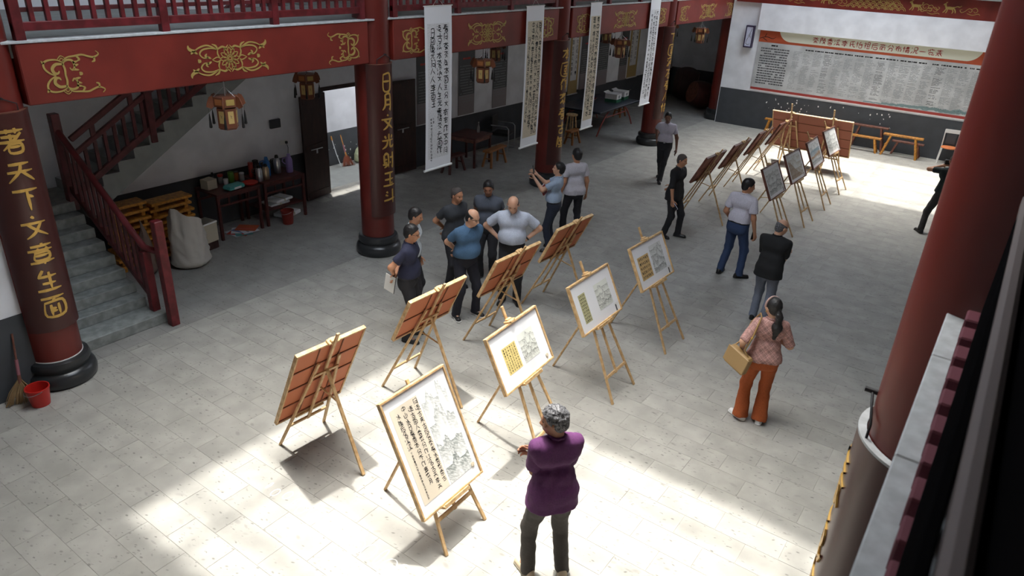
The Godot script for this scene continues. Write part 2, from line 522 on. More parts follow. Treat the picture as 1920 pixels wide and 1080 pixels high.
# ------------------------------------------------------------------ floor of stone slabs in running bond
func floor_texture() -> ImageTexture:
	var n := 1024
	var f := FastNoiseLite.new()
	f.seed = 11
	f.frequency = 0.006
	f.fractal_octaves = 5
	var im := f.get_seamless_image(n, n)
	im.convert(Image.FORMAT_L8)
	var by := im.get_data()
	var r := RandomNumberGenerator.new()
	r.seed = 91
	var g := PackedFloat32Array()
	g.resize(n * n)
	for i in n * n: g[i] = 0.93 + 0.07 * (by[i] / 255.0 - 0.5) * 2.0
	var spots := []
	for k in 40: spots.append(Vector2(r.randf() * n, r.randf() * n))
	for k in 1500:      # dark flecks in drifts, longer one way
		var c: Vector2 = spots[r.randi() % spots.size()] + Vector2(r.randfn(), r.randfn()) * 95.0
		if k % 3 == 0: c = Vector2(r.randf() * n, r.randf() * n)
		var a := r.randf_range(1.6, 8.0) * (2.6 if r.randf() < 0.12 else 1.0)
		var b := a * r.randf_range(0.18, 0.55)
		var th := r.randfn() * 0.3 - 0.15
		var deep := r.randf_range(0.04, 0.3) * (0.4 if a > 8.0 else 1.0)
		var e := int(a) + 1
		for y in range(-e, e + 1):
			for x in range(-e, e + 1):
				var u := (x * cos(th) + y * sin(th)) / a
				var w := (-x * sin(th) + y * cos(th)) / b
				var q := 1.0 - u * u - w * w
				if q > 0.0:
					var j := posmod(int(c.y) + y, n) * n + posmod(int(c.x) + x, n)
					g[j] *= 1.0 - deep * minf(1.0, q * 1.1)
	var o := PackedByteArray()
	o.resize(n * n * 3)
	for i in n * n:
		var q := clampf(g[i], 0.0, 1.0) * 255.0
		o[3 * i] = int(q); o[3 * i + 1] = int(q * 0.995); o[3 * i + 2] = int(q * 0.98)
	var out := Image.create_from_data(n, n, false, Image.FORMAT_RGB8, o)
	return ImageTexture.create_from_image(out)

func build_floor() -> void:
	var tex := floor_texture()
	var tones := []
	for k in 5:
		var m := mat("floor_stone_%d" % k, Color("a7a6a2").lerp(Color("a3a29e"), [0.0, 0.25, 1.0, 0.5, 0.75][k]), 0.62)
		grained(m, tex, Vector3(0.33, 0.33, 0.33), true)
		m.uv1_offset = Vector3(0.21 * k, 0.0, 0.37 * k)
		tones.append(m)
	var slab := struct("floor", bx(Vector3(XL - 0.2, -0.3, -27.7), Vector3(4.2, -0.004, 4.2)), M.concrete, "grey stone slab floor of the courtyard", "floor")
	slab.material_override = tones[2].duplicate()
	slab.material_override.albedo_color = Color("a3a29e")
	var px := 0.612; var pz := 0.2968
	var spots := []
	for k in range(-14, 87):
		var za := -1.965 - pz * k
		for i in range(-10, 20):
			var xa := -6.18 + px * i + (px * 0.5 if posmod(k, 2) == 1 else 0.0)
			if xa > 3.9 or xa < XL or za > 3.9 or za < -27.2: continue
			spots.append([xa, za, 1e9])
	var frustum_ok := []
	var rest := []
	var inv := cam.global_transform.affine_inverse()
	for s in spots:
		var p: Vector3 = inv * Vector3(s[0] + px * 0.5, 0, s[1] - pz * 0.5)
		var inside: bool = p.z < -0.1 and absf(p.x / -p.z) < 0.74 and absf(p.y / -p.z) < 0.42
		s[2] = p.length() + (0.0 if inside else 100.0)
	spots.sort_custom(func(a, b): return a[2] < b[2])
	var shapes := []
	for k in 3:
		var m := MB.new()
		m.box(Vector3(px * 0.5, -0.014, -pz * 0.5), Vector3(px - 0.0025, 0.028, pz - 0.0025), 0.0015 + 0.0007 * k)
		shapes.append(m.mesh())
	var r := RandomNumberGenerator.new()
	r.seed = 5
	var dark_tile: StandardMaterial3D = tones[2].duplicate()  # one floor tile darker than the rest
	dark_tile.albedo_color = Color("858480")
	var loop_marks := MB.new()
	for k in 15:      # a row of faint white loops
		var f := k / 14.0
		var c := Vector3(lerpf(-5.1, -3.3, f), 0.0012, -3.27 + 0.03 * sin(k * 2.0))
		var loop := []
		for q in 19: loop.append(c + Vector3(cos(TAU * q / 18.0) * (0.03 + 0.04 * f) * (1.0 if k % 3 else 0.4), 0, sin(TAU * q / 18.0) * (0.05 + 0.06 * f)))
		for q in 18:
			var d: Vector3 = (loop[q + 1] - loop[q]).cross(Vector3.UP).normalized() * 0.005
			loop_marks.quad_out(loop[q] - d, loop[q + 1] - d, loop[q + 1] + d, loop[q] + d, c - Vector3.UP)
	stuff(put("chalk_loops", loop_marks, M.white, slab))
	mat("gallery_floor", Color("949391"), 0.6)  # same slabs, with the gallery shade put into the colour
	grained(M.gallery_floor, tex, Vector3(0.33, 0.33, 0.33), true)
	var field := []
	for k in 5: field.append(MB.new())
	var shaded_tiles := MB.new()
	for i in spots.size():
		var at := Vector3(spots[i][0], 0.0, spots[i][1])
		if i < 300 and at.x > -8.72:
			var o := put("tile", shapes[r.randi() % 3], tones[r.randi() % 5], slab)
			o.position = at + Vector3(0, r.randf_range(-0.0012, 0.0), 0)
			if absf(at.x + px * 0.5 + 1.74) < 0.31 and absf(at.z - pz * 0.5 + 10.25) < 0.15: o.material_override = dark_tile
		else:
			var f: MB = field[r.randi() % 5]
			var xa := at.x; var xb := at.x + px
			if xa < -8.72:      # gallery shade put into a darker stone tone
				shaded_tiles.span(Vector3(xa + 0.00125, -0.028, at.z - pz + 0.00125), Vector3(minf(xb, -8.72) - 0.00125, 0, at.z - 0.00125))
			if xb > -8.72:
				f.span(Vector3(maxf(xa, -8.72) + 0.00125, -0.028, at.z - pz + 0.00125), Vector3(xb - 0.00125, 0, at.z - 0.00125))
	stuff(put("gallery_tile_field", shaded_tiles, M.gallery_floor, slab))
	for k in 5: stuff(put("tile_field", field[k], tones[k], slab))

# ------------------------------------------------------------------ left gallery: columns, beams, boards, railings, hanging scrolls
const FL := 3.92       # upper floor
const BX := -8.45      # courtyard face of the beams

func column_mesh() -> Array:
	var base := MB.new()
	base.lathe([Vector2(0, 0), Vector2(0.36, 0), Vector2(0.385, 0.03), Vector2(0.395, 0.1), Vector2(0.38, 0.16), Vector2(0.345, 0.19), Vector2(0.325, 0.2), Vector2(0.325, 0.215), Vector2(0.345, 0.24), Vector2(0.35, 0.28), Vector2(0.335, 0.325), Vector2(0.3, 0.34), Vector2(0, 0.34)], 40)
	var shaft := MB.new()
	shaft.lathe([Vector2(0.278, 0.34), Vector2(0.28, 0.4), Vector2(0.28, 7.99)], 40)
	var ring := MB.new()
	ring.lathe([Vector2(0.27, 0.335), Vector2(0.284, 0.335), Vector2(0.284, 0.352), Vector2(0.27, 0.352)], 40)
	return [base.mesh(), shaft.mesh(), ring.mesh()]

func gold_lines(mb: MB, shapes: Array, at: Callable, u: float, v: float, s: float, fx: float, fy: float) -> void:
	for sh in shapes:
		var pts := []
		for p: Vector2 in sh[1]: pts.append(Vector2(u + p.x * s * fx, v + p.y * s * fy))
		brush(mb, smooth_line(pts, 5), sh[0] * s, at, 0.006, 0.0, sh[2] if sh.size() > 2 else 0.5, sh[3] if sh.size() > 3 else 0.5)

func dot(mb: MB, u: float, v: float, r: float, at: Callable) -> void:
	brush(mb, [Vector2(u - r, v), Vector2(u - r * 0.7, v), Vector2(u, v), Vector2(u + r * 0.7, v), Vector2(u + r, v)], r * 2.0, at, 0.006, 0.0, 0.5, 0.4)

func vv(a: Array) -> Array:
	var o := []
	for k in range(0, a.size(), 2): o.append(Vector2(a[k], a[k + 1]))
	return o

func corner_ornament(at: Callable, u: float, v: float, s: float, fx: float) -> MB:
	var mb := MB.new()
	var half := [
		[0.1, vv([0, 0, -0.3, 0.17, -0.5, 0.43, -0.48, 0.7, -0.2, 0.82, 0.17, 0.8, 0.43, 0.67])], [0.11, vv([-0.48, 0.66, -0.6, 0.82]), 1.0, 0.1],
		[0.09, vv([0.43, 0.67, 0.7, 0.88, 1.1, 0.93, 1.5, 0.97, 1.8, 0.87, 2.1, 0.8, 2.35, 0.9, 2.38, 1.0, 2.25, 1.12]), 0.6, 0.3],
		[0.1, vv([2.1, 0.82, 2.12, 0.62, 1.97, 0.56]), 0.8, 0.5], [0.1, vv([1.2, 0.92, 1.33, 0.75, 1.2, 0.67]), 0.8, 0.5],
		[0.16, vv([0.46, 0.56, 0.1, 0.58, -0.12, 0.37, -0.05, 0.14, 0.12, 0.12, 0.2, 0.24]), 0.6, 0.3],
		[0.11, vv([0.47, 0, 0.5, 0.3, 0.46, 0.62, 0.7, 0.76, 0.95, 0.7, 1.02, 0.4, 0.88, 0.22, 0.76, 0.36]), 0.9, 0.5],
		[0.11, vv([0.95, 0.6, 1.24, 0.66]), 1.0, 0.2], [0.11, vv([1.0, 0.42, 1.24, 0.5]), 1.0, 0.2], [0.11, vv([0.95, 0.25, 1.22, 0.2]), 1.0, 0.2],
		[0.05, vv([0.22, 0.82, 0.42, 0.99, 0.62, 0.86])], [0.05, vv([0.32, 0.78, 0.42, 0.87, 0.52, 0.8])]]
	for fy in [1.0, -1.0]: gold_lines(mb, half, at, u, v, s, fx, fy)
	dot(mb, u + 1.28 * s * fx, v, 0.09 * s, at)
	return mb

func centre_ornament(at: Callable, u: float, v: float, s: float) -> MB:
	var low := 0.64
	var mb := MB.new()
	for k in 12:
		var a := TAU * k / 12.0
		var d := Vector2(cos(a), sin(a)); var e := Vector2(-d.y, d.x)
		var pts := []
		for q in [[0.12, 0.02], [0.22, 0.075], [0.38, 0.0], [0.22, -0.075], [0.12, -0.02]]: pts.append(Vector2(u, v) + (d * q[0] + e * q[1]) * s)
		brush(mb, smooth_line(pts, 3), 0.028 * s, at, 0.006, 0.0, 0.9, 0.9)
	for rr in [0.115, 0.06]:
		var ring := []
		for k in 17: ring.append(Vector2(u + cos(TAU * k / 16.0) * rr * s, v + sin(TAU * k / 16.0) * rr * s))
		brush(mb, ring, 0.035 * s, at, 0.006, 0.0, 1.0, 1.0)
	var q := [
		[0.05, vv([0.4, 0.1, 0.46, 0.3, 0.44, 0.5])], [0.05, vv([0.45, 0.5, 0.7, 0.6, 1.0, 0.55, 1.12, 0.35, 1.0, 0.14, 0.82, 0.13])],
		[0.07, vv([0.84, 0.13, 0.92, 0.22, 0.86, 0.34]), 0.9, 0.2], [0.07, vv([0.86, 0.18, 0.72, 0.08]), 0.9, 0.2],
		[0.05, vv([0.47, 0.52, 0.8, 0.75, 1.1, 0.68, 1.32, 0.5])], [0.1, vv([1.26, 0.52, 1.4, 0.56, 1.5, 0.68, 1.5, 0.82]), 0.8, 0.2],
		[0.07, vv([1.32, 0.5, 1.2, 0.36]), 0.9, 0.2], [0.07, vv([1.34, 0.52, 1.44, 0.38]), 0.9, 0.2],
		[0.06, vv([0.45, 0.52, 0.25, 0.63, 0.12, 0.56, 0.03, 0.7]), 0.8, 0.2], [0.06, vv([0.14, 0.56, 0.2, 0.42]), 0.9, 0.2], [0.06, vv([0.45, 0.54, 0.5, 0.7, 0.64, 0.8]), 0.9, 0.2],
		[0.035, vv([0.33, 0.0, 0.48, 0.12, 0.68, 0.0])]]
	for fx in [1.0, -1.0]:
		for fy in [low, -low]: gold_lines(mb, q, at, u, v, s, fx, fy)
		dot(mb, u + 1.16 * s * fx, v, 0.06 * s, at)
	return mb

func couplet(at: Vector3, face: float, chars: String, label: String, low := 0.82, seed_ := 1) -> void:   # a half-round board, face = angle of its middle about y
	var t := thing("couplet_board", label, "couplet board", at, face, "couplet boards on the columns")
	var r := 0.315
	var half := deg_to_rad(62.0)
	var mb := MB.new()
	var prof := [Vector2(r - 0.03, low), Vector2(r, low), Vector2(r, 3.25), Vector2(r - 0.03, 3.25), Vector2(r - 0.03, low)]
	mb.lathe(prof, 24, Vector3.ZERO, 0.9, PI / 2.0 - half - PI / 2.0, PI / 2.0 + half - PI / 2.0)
	for s in [-1.0, 1.0]:
		var d := Vector3(cos(half), 0, -sin(half) * s)
		mb.quad_out(d * (r - 0.03) + Vector3.UP * low, d * r + Vector3.UP * low, d * r + Vector3.UP * 3.25, d * (r - 0.03) + Vector3.UP * 3.25, Vector3(r, 2, 0))
	put("board", mb, M.couplet_board, t)
	var rim := MB.new()
	rim.lathe([Vector2(r - 0.031, 3.25), Vector2(r + 0.002, 3.25), Vector2(r + 0.002, 3.262), Vector2(r - 0.031, 3.262)], 24, Vector3.ZERO, 0.9, -half, half)
	put("top_edge", rim, M.ledge_stone if face > 2.0 else M.brown_wood, t)
	var hook := MB.new()
	for a in [-0.5, 0.5]:
		hook.tube([Vector3(cos(a) * 0.3, 3.25, -sin(a) * 0.3), Vector3(cos(a) * 0.3, 3.33, -sin(a) * 0.3), Vector3(0.3, 3.4, 0)], [0.006], 6)
	hook.tube([Vector3(0.26, 3.4, 0), Vector3(0.33, 3.4, 0)], [0.012], 8)
	put("hook", hook, M.iron, t)
	rng.seed = seed_
	var place := func(u: float, v: float, o: float) -> Vector3:
		var a: float = u / r
		return Vector3(cos(a) * (r + o), v, -sin(a) * (r + o))
	for i in chars.length():
		var ch := MB.new()
		write(ch, chars[i], 0.0, 2.98 - 0.316 * i, 0.245, 0.13, place, 0.014, 0.008, 4, 0.0)
		put("gold_character", ch, M.gold, t)

func lattice(len_: float, posts: Array, group: String, label: String, at: Vector3, rail: Material, flip := 1.0) -> Node3D:   # runs along -z from at, outside at +x
	var t := thing("railing", label, "railing", at, 0.0, group)
	for z in posts: put("post", bx(Vector3(-0.045, 0, -z - 0.05), Vector3(0.045, 0.98, -z + 0.05), 0.006), rail, t)
	put("bottom_rail", bx(Vector3(-0.03, 0.09, -len_), Vector3(0.03, 0.18, 0), 0.006), rail, t)
	put("middle_rail", bx(Vector3(-0.028, 0.27, -len_), Vector3(-0.002, 0.315, 0), 0.004), M.dark_rail, t)
	put("top_rail", bx(Vector3(-0.045, 0.86, -len_), Vector3(0.045, 0.95, 0), 0.012), rail, t)
	var b := bx(Vector3(-0.022, 0.17, -0.024), Vector3(0.026, 0.87, 0.024), 0.004).mesh()
	for i in posts.size() - 1:
		var n := int(round((posts[i + 1] - posts[i]) / 0.157))
		for k in range(1, n):
			var o := put("baluster", b, rail, t)
			o.position = Vector3(0, 0, -lerpf(posts[i], posts[i + 1], float(k) / n))
	return t

func hanging_scroll(at: Vector3, w: float, h: float, paper: Material, cols: Array, label: String, seed_: int) -> void:
	var t := thing("hanging_scroll", label, "scroll", at, PI / 2.0, "calligraphy scrolls hanging before the beams")
	var m := MB.new()
	var rows := 12
	for i in rows:      # the paper bellies slightly
		var y0 := -h * i / rows; var y1 := -h * (i + 1) / rows
		var z0 := 0.02 * sin(PI * i / rows); var z1 := 0.02 * sin(PI * (i + 1) / rows)
		m.quad(Vector3(-w / 2, y1, z1), Vector3(w / 2, y1, z1), Vector3(w / 2, y0, z0), Vector3(-w / 2, y0, z0))
		m.quad(Vector3(w / 2, y1, z1 - 0.002), Vector3(-w / 2, y1, z1 - 0.002), Vector3(-w / 2, y0, z0 - 0.002), Vector3(w / 2, y0, z0 - 0.002))
	put("mount", m, M.silk, t)
	var rod := MB.new()
	rod.tube([Vector3(-w / 2 - 0.02, 0, 0), Vector3(w / 2 + 0.02, 0, 0)], [0.008], 8)
	put("top_rod", rod, M.white, t)
	rod = MB.new()
	rod.tube([Vector3(-w / 2 - 0.03, -h, 0), Vector3(w / 2 + 0.03, -h, 0)], [0.022], 12)
	put("bottom_roller", rod, M.white, t)
	var cord := MB.new()
	cord.tube([Vector3(-w * 0.2, 0, 0), Vector3(0, 0.12, -0.01), Vector3(w * 0.2, 0, 0)], [0.003], 5)
	put("cord", cord, M.white, t)
	var bend := func(u: float, v: float, o: float) -> Vector3: return Vector3(u, v, 0.02 * sin(PI * clampf(-v / h, 0, 1)) + o)
	var top := -h * 0.1
	var bot := -h * 0.93
	var pn := MB.new()
	for i in rows:
		var y0 := lerpf(top, bot, float(i) / rows); var y1 := lerpf(top, bot, float(i + 1) / rows)
		pn.quad(bend.call(-w * 0.41, y1, 0.001), bend.call(w * 0.41, y1, 0.001), bend.call(w * 0.41, y0, 0.001), bend.call(-w * 0.41, y0, 0.001))
	put("text_panel", pn, paper, t)
	rng.seed = seed_
	var ink := MB.new()
	for c in cols:      # [u, first v, size, how many, pitch]
		var v: float = top - c[1]
		for k in c[3]:
			var s: float = c[2] * rng.randf_range(0.82, 1.12)
			write(ink, POOL[rng.randi() % POOL.length()], c[0] * w + rng.randf_range(-0.01, 0.01), v - s * 0.5, s, 0.135 if c[2] > 0.07 else 0.15, bend, 0.055, 0.0, 2, 0.002)
			v -= c[4] * rng.randf_range(0.9, 1.1)
	stuff(put("calligraphy", ink, M.ink, t))

func build_gallery() -> void:
	# upper floor with the stair opening, its pale edge
	var m := bx(Vector3(XL, 3.75, -6.6), Vector3(BX - 0.1, FL, 4.0))
	m.span(Vector3(-10.85, 3.75, -9.0), Vector3(BX - 0.1, FL, -6.6))
	m.span(Vector3(XL, 3.75, -27.5), Vector3(BX - 0.1, FL, -9.0))
	struct("floor_left_gallery", m, M.concrete, "grey upper floor of the left gallery", "floor")
	struct("ceiling_gallery", bx(Vector3(XL, 3.7, -27.5), Vector3(-10.9, 3.75, -9.0)), M.white_wall, "white ceiling of the left gallery", "ceiling")  # added white underside, bounces light into the gallery
	struct("ceiling_gallery", bx(Vector3(-10.85, 3.7, -27.5), Vector3(BX - 0.21, 3.75, 4.0)), M.white_wall, "white ceiling of the left gallery towards the courtyard", "ceiling")
	struct("trim_2", bx(Vector3(BX - 0.16, FL - 0.02, -27.5), Vector3(BX + 0.012, FL + 0.006, 4.0), 0.004), M.ledge_stone, "thin pale stone edge along the upper floor of the left gallery", "floor edge")
	var parts := column_mesh()
	var where := ["at the foot of the stone stairs, nearest the camera", "second along the left gallery, behind the men in the group", "third along the left gallery, beside the man taking a photograph", "fourth along the left gallery, behind the man walking in a white polo shirt", "at the far left corner, where the white far wall begins"]
	for i in 5:
		var t := thing("column", "red lacquered round column on a black stone base, " + where[i], "column", Vector3(COLX if i < 4 else -8.6, 0, COLZ[i]), 0.0, "red columns of the left gallery")
		put("base", parts[0], M.black_stone, t)
		put("shaft", parts[1], M.red_lacquer, t)
		put("base_ring", parts[2], M.white if i == 0 else M.iron, t)
	# beams between the columns with gold scrollwork
	var names := ["first bay, above the stone stairs", "second bay, behind the first hanging scroll", "third bay, above the dark blue table", "last bay, above the dark far corner"]
	for i in 4:
		var z0: float = COLZ[i] - 0.27; var z1: float = COLZ[i + 1] + 0.27
		var zc := (z0 + z1) * 0.5
		var t := thing("beam", "red lacquered beam with gold scrollwork in the " + names[i], "beam", Vector3(BX, 0, 0), 0.0, "red beams of the left gallery")
		var bm := bx(Vector3(-0.2, 3.28, z1), Vector3(0, 3.9, z0), 0.012)
		put("timber", bm, M.red_beam, t)
		var face := flat(Vector3(0, 0, 0), Vector3(0, 0, -1), Vector3.UP)
		put("gold_ornament", corner_ornament(face, -z0 + 0.32, 3.555, 0.2, 1.0), M.gold_paint, t)
		put("gold_ornament", centre_ornament(face, -zc, 3.56, 0.37 if i < 3 else 0.39), M.gold_paint, t)
		put("gold_ornament", corner_ornament(face, -z1 - 0.32, 3.555, 0.2, -1.0), M.gold_paint, t)
		var bay: String = ["above the stone stairs", "behind the first two hanging scrolls", "behind the third and fourth hanging scrolls", "at the far end of the left gallery"][i]
		var L := z0 - z1 - 0.06
		var posts := []
		for k in 4: posts.append(0.05 + (L - 0.1) * k / 3.0)
		lattice(L, posts, "railings of the left gallery", "dark red wooden railing with square balusters " + bay, Vector3(BX - 0.06, FL, z0 - 0.03), M.red_rail)
	# beam and railing of the bay nearer than the first column, outside the picture
	struct("trim_3", bx(Vector3(BX - 0.2, 3.28, -2.7), Vector3(BX, 3.9, 4.0)), M.red_beam, "red beam running on to the near end of the hall", "beam")
	couplet(Vector3(COLX, 0, COLZ[0]), 0.0, "著天下文章生面", "dark curved couplet board with seven gold characters on the nearest red column by the stairs", 0.76, 3)
	couplet(Vector3(COLX, 0, COLZ[1]), 0.0, "日月文光射玉斗", "dark curved couplet board with seven gold characters on the column by the open door", 0.74, 4)
	couplet(Vector3(COLX, 0, COLZ[2]), 0.0, "本國作家春古風", "dark couplet board with gold characters on the column between second and third hanging scrolls", 0.55, 5)
	couplet(Vector3(COLX, 0, COLZ[3]), 0.0, "下國海石春人情", "dark curved couplet board with gold characters on the column beside the fourth hanging scroll", 0.76, 6)
	# scrolls
	var X := -8.4
	hanging_scroll(Vector3(X, 4.075, -9.625), 0.69, 2.76, M.paper, [[0.27, 0.02, 0.12, 16, 0.141], [0.03, 0.03, 0.12, 16, 0.139], [-0.22, 0.08, 0.12, 10, 0.135], [-0.2, 1.55, 0.04, 2, 0.06], [-0.29, 1.56, 0.045, 14, 0.058]], "white calligraphy scroll with three bold columns, hanging nearest, right of the second column", 11)
	hanging_scroll(Vector3(X, 3.985, -12.54), 0.62, 2.79, M.paper_cream, [[0.31, 0.02, 0.1, 19, 0.118], [0.12, 0.03, 0.1, 19, 0.118], [-0.1, 0.02, 0.1, 19, 0.118], [-0.3, 0.3, 0.075, 20, 0.085]], "cream calligraphy scroll with four close columns, hanging second, just left of the third column", 12)
	hanging_scroll(Vector3(X, 3.98, -14.97), 0.5, 2.79, M.paper_cream, [[0.24, 0.02, 0.13, 15, 0.15], [-0.08, 0.02, 0.12, 16, 0.138], [-0.3, 0.5, 0.06, 20, 0.075]], "narrow cream calligraphy scroll with two bold columns, hanging third, before the dark blue table", 13)
	hanging_scroll(Vector3(X, 4.0, -18.03), 0.57, 2.66, M.paper, [[0.24, 0.02, 0.11, 17, 0.128], [0.0, 0.02, 0.11, 17, 0.128], [-0.26, 0.1, 0.09, 19, 0.105]], "white calligraphy scroll hanging fourth, left of the column behind the walking man", 14)

# ------------------------------------------------------------------ stairs
func build_stairs() -> void:
	var t := thing("staircase", "grey stone stairs rising from the hall floor to a landing behind the nearest column", "stairs")
	for i in 9:
		var x := -9.0 if i == 0 else -9.38 - 0.225 * (i - 1)
		var xe := XL + 0.01
		var m := bx(Vector3(xe, 0.15 * i, -4.46), Vector3(x, 0.15 * (i + 1), -3.21), 0.008)
		if i == 0: m = bx(Vector3(xe, 0, -4.56), Vector3(x, 0.15, -3.21), 0.008)
		put("step", m, M.step_stone, t)
	var u := thing("staircase", "upper flight of grey stairs climbing along the back wall, seen from its side and underneath", "stairs")
	for j in 16:
		var z := -4.6 - 0.268 * j
		var y := 1.35 + 0.16 * (j + 1)
		var poly := PackedVector2Array([Vector2(z - 0.268, y - 0.34 + 0.05), Vector2(z, y - 0.5 + 0.05), Vector2(z, y), Vector2(z - 0.268, y)])
		var m := MB.new()
		m.prism(poly, 0.0, 0.94, Basis(Vector3(0, 0, 1), Vector3.UP, Vector3(-1, 0, 0)), Vector3(-10.85, 0, 0))
		put("step", m, M.concrete, u)
	struct("floor_landing", bx(Vector3(XL, 1.2, -4.62), Vector3(-11.2, 1.351, -3.21)), M.step_stone, "stone landing at the turn of the stairs", "landing")
	# lower balustrade
	var b := thing("balustrade", "dark red wooden balustrade of the lower stairs with a bent handrail and two newel posts", "balustrade")
	var z0 := -4.46
	put("newel", bx(Vector3(-8.92, 0, z0 - 0.13), Vector3(-8.8, 1.55, z0 - 0.01), 0.008), M.red_rail, b)
	put("newel", bx(Vector3(-9.24, 0.15, z0 - 0.06), Vector3(-9.13, 1.05, z0 + 0.05), 0.008), M.red_rail, b)
	put("newel", bx(Vector3(-11.08, 1.2, z0 - 0.06), Vector3(-10.96, 2.62, z0 + 0.06), 0.008), M.dark_rail, b)
	var hr := MB.new()
	hr.tube([Vector3(-8.86, 1.1, z0 - 0.07), Vector3(-9.05, 1.085, z0 - 0.05), Vector3(-9.18, 1.1, z0 - 0.01), Vector3(-9.3, 1.19, z0), Vector3(-9.6, 1.4, z0), Vector3(-11.0, 2.38, z0)], [0.045], 12)
	put("handrail", hr, M.red_rail, b)
	var lo := MB.new()
	lo.bar(Vector3(-9.18, 0.34, z0), Vector3(-11.0, 1.56, z0), 0.07, 0.05, Vector3.UP)
	put("lower_rail", lo, M.dark_rail, b)
	for k in 12:
		var x := -9.33 - 0.138 * k
		var y := 0.36 + (-9.18 - x) * 0.67
		put("baluster", bx(Vector3(x - 0.02, y, z0 - 0.018), Vector3(x + 0.02, y + 0.76, z0 + 0.018)), M.dark_rail, b)
	# upper balustrade, along the flight on the back wall
	var c := thing("balustrade", "dark red wooden balustrade of the upper flight, above the stacked yellow benches", "balustrade")
	var X := -10.87
	var s := 0.16 / 0.268
	for q in [[0.10, 0.1, "bottom_rail"], [0.62, 0.07, "middle_rail"], [0.84, 0.08, "handrail"]]:
		var r := MB.new()
		r.bar(Vector3(X, 1.42 + q[0], -4.55), Vector3(X, 1.42 + q[0] + s * 3.9, -8.45), 0.06, q[1], Vector3.RIGHT, 0.008)
		put(q[2], r, M.dark_rail, c)
	for k in 3:
		var z := -5.75 - 1.3 * k
		var y := 1.42 + (-4.55 - z) * s
		put("post", bx(Vector3(X - 0.05, y - 0.12, z - 0.05), Vector3(X + 0.05, y + 0.92, z + 0.05), 0.006), M.dark_rail, c)
	for k in 24:
		var z := -4.72 - 0.155 * k
		var y := 1.42 + (-4.55 - z) * s
		put("baluster", bx(Vector3(X - 0.018, y + 0.1, z - 0.024), Vector3(X + 0.018, y + 0.64, z + 0.024)), M.dark_rail, c)
		if k % 4 == 1: put("spindle", bx(Vector3(X - 0.018, y + 0.64, z - 0.035), Vector3(X + 0.018, y + 0.84, z + 0.035)), M.dark_rail, c)

# ------------------------------------------------------------------ right gallery, beside the camera
func build_near_gallery() -> void:
	struct("floor_right_gallery", bx(Vector3(0.0, 3.72, ZF), Vector3(4.0, FL - 0.006, 4.0)), M.concrete, "upper floor of the right gallery", "floor")
	var t := thing("ledge", "pale stone ledge along the edge of the right gallery beside the camera", "ledge", Vector3(0, FL, 0))
	for k in 12:
		var z := 2.0 - 0.62 * k
		put("slab", bx(Vector3(-0.02, -0.03, z - 0.617), Vector3(0.24, 0.0, z), 0.004), M.ledge_stone, t)
	struct("trim_4", bx(Vector3(0.01, 3.28, ZF), Vector3(0.2, 3.72, 4.0)), M.red_beam, "red beam under the edge of the right gallery", "beam")
	mat("foot_red", Color("6b2f3c"), 0.7); mat("matt_black", Color("121112"), 1.0).specular_mode = BaseMaterial3D.SPECULAR_DISABLED; mat("dusty_rail", Color("6a5f5c"), 0.7)  # black carries the gallery shade, the rail tone carries light from above
	var parts := column_mesh()
	var zs := [-2.95, -8.34, -13.78, -19.3]
	var c := thing("column", "large red lacquered column at the right edge of the picture, close to the camera", "column", Vector3(0.118, 0, zs[0]), 0.0)
	put("base", parts[0], M.black_stone, c); put("shaft", parts[1], M.red_lacquer, c)
	couplet(Vector3(0.118, 0, zs[0]), PI, "春風来江山海雲", "curved couplet board on the large near column, seen from above its pale top edge", 0.76, 8)
	# railing of the right gallery, seen from above and almost end on: feet, panel black for shade, rail toned as lit
	var t2 := thing("railing", "near black wooden railing beside the camera at the lower right, out of focus", "railing", Vector3(0, FL, 0))
	for k in 13:
		var z := -0.75 - 0.148 * k
		put("foot", bx(Vector3(0.034, 0.0, z - 0.046), Vector3(0.075, 0.085, z + 0.046), 0.005), M.foot_red, t2)
	var pan := MB.new()
	pan.bar(Vector3(0.045, 0.27, -0.3), Vector3(0.082, 0.27, -2.62), 0.37, 0.02, Vector3.UP, 0.004)
	put("panel", pan, M.matt_black, t2)
	var rail := MB.new()
	rail.bar(Vector3(0.083, 0.455, -0.3), Vector3(0.086, 0.455, -2.6), 0.05, 0.034, Vector3.UP, 0.01)
	put("handrail", rail, M.dusty_rail, t2)
	# a tall added leaf, black for the unlit gallery edge
	var sh := thing("shutter", "dark wooden shutter leaf folded back beside the camera at the right edge", "shutter", Vector3(0.115, FL, -0.3), 0.0)
	put("leaf", bx(Vector3(0, 0.02, -2.3), Vector3(0.035, 2.3, 0.2), 0.004), M.matt_black, sh)
	put("edge_strip", bx(Vector3(-0.004, 0.5, -2.33), Vector3(0.03, 2.3, -2.3), 0.004), M.dark_wood, sh)

# ------------------------------------------------------------------ things on the far wall
func text_dashes(mb: MB, at: Callable, u0: float, u1: float, v: float, h: float, r: RandomNumberGenerator, fill := 0.9) -> void:
	var u := u0
	while u < u1 - h:
		var w := h * r.randf_range(0.7, 3.0)
		if r.randf() < fill:
			var e := minf(u + w, u1)
			mb.quad(at.call(u, v - h * 0.5, 0.001), at.call(e, v - h * 0.5, 0.001), at.call(e, v + h * 0.5, 0.001), at.call(u, v + h * 0.5, 0.001))
		u += w + h * 0.35

func rect(mb: MB, at: Callable, u0: float, v0: float, u1: float, v1: float, o: float) -> void:
	mb.quad(at.call(u0, v0, o), at.call(u1, v0, o), at.call(u1, v1, o), at.call(u0, v1, o))

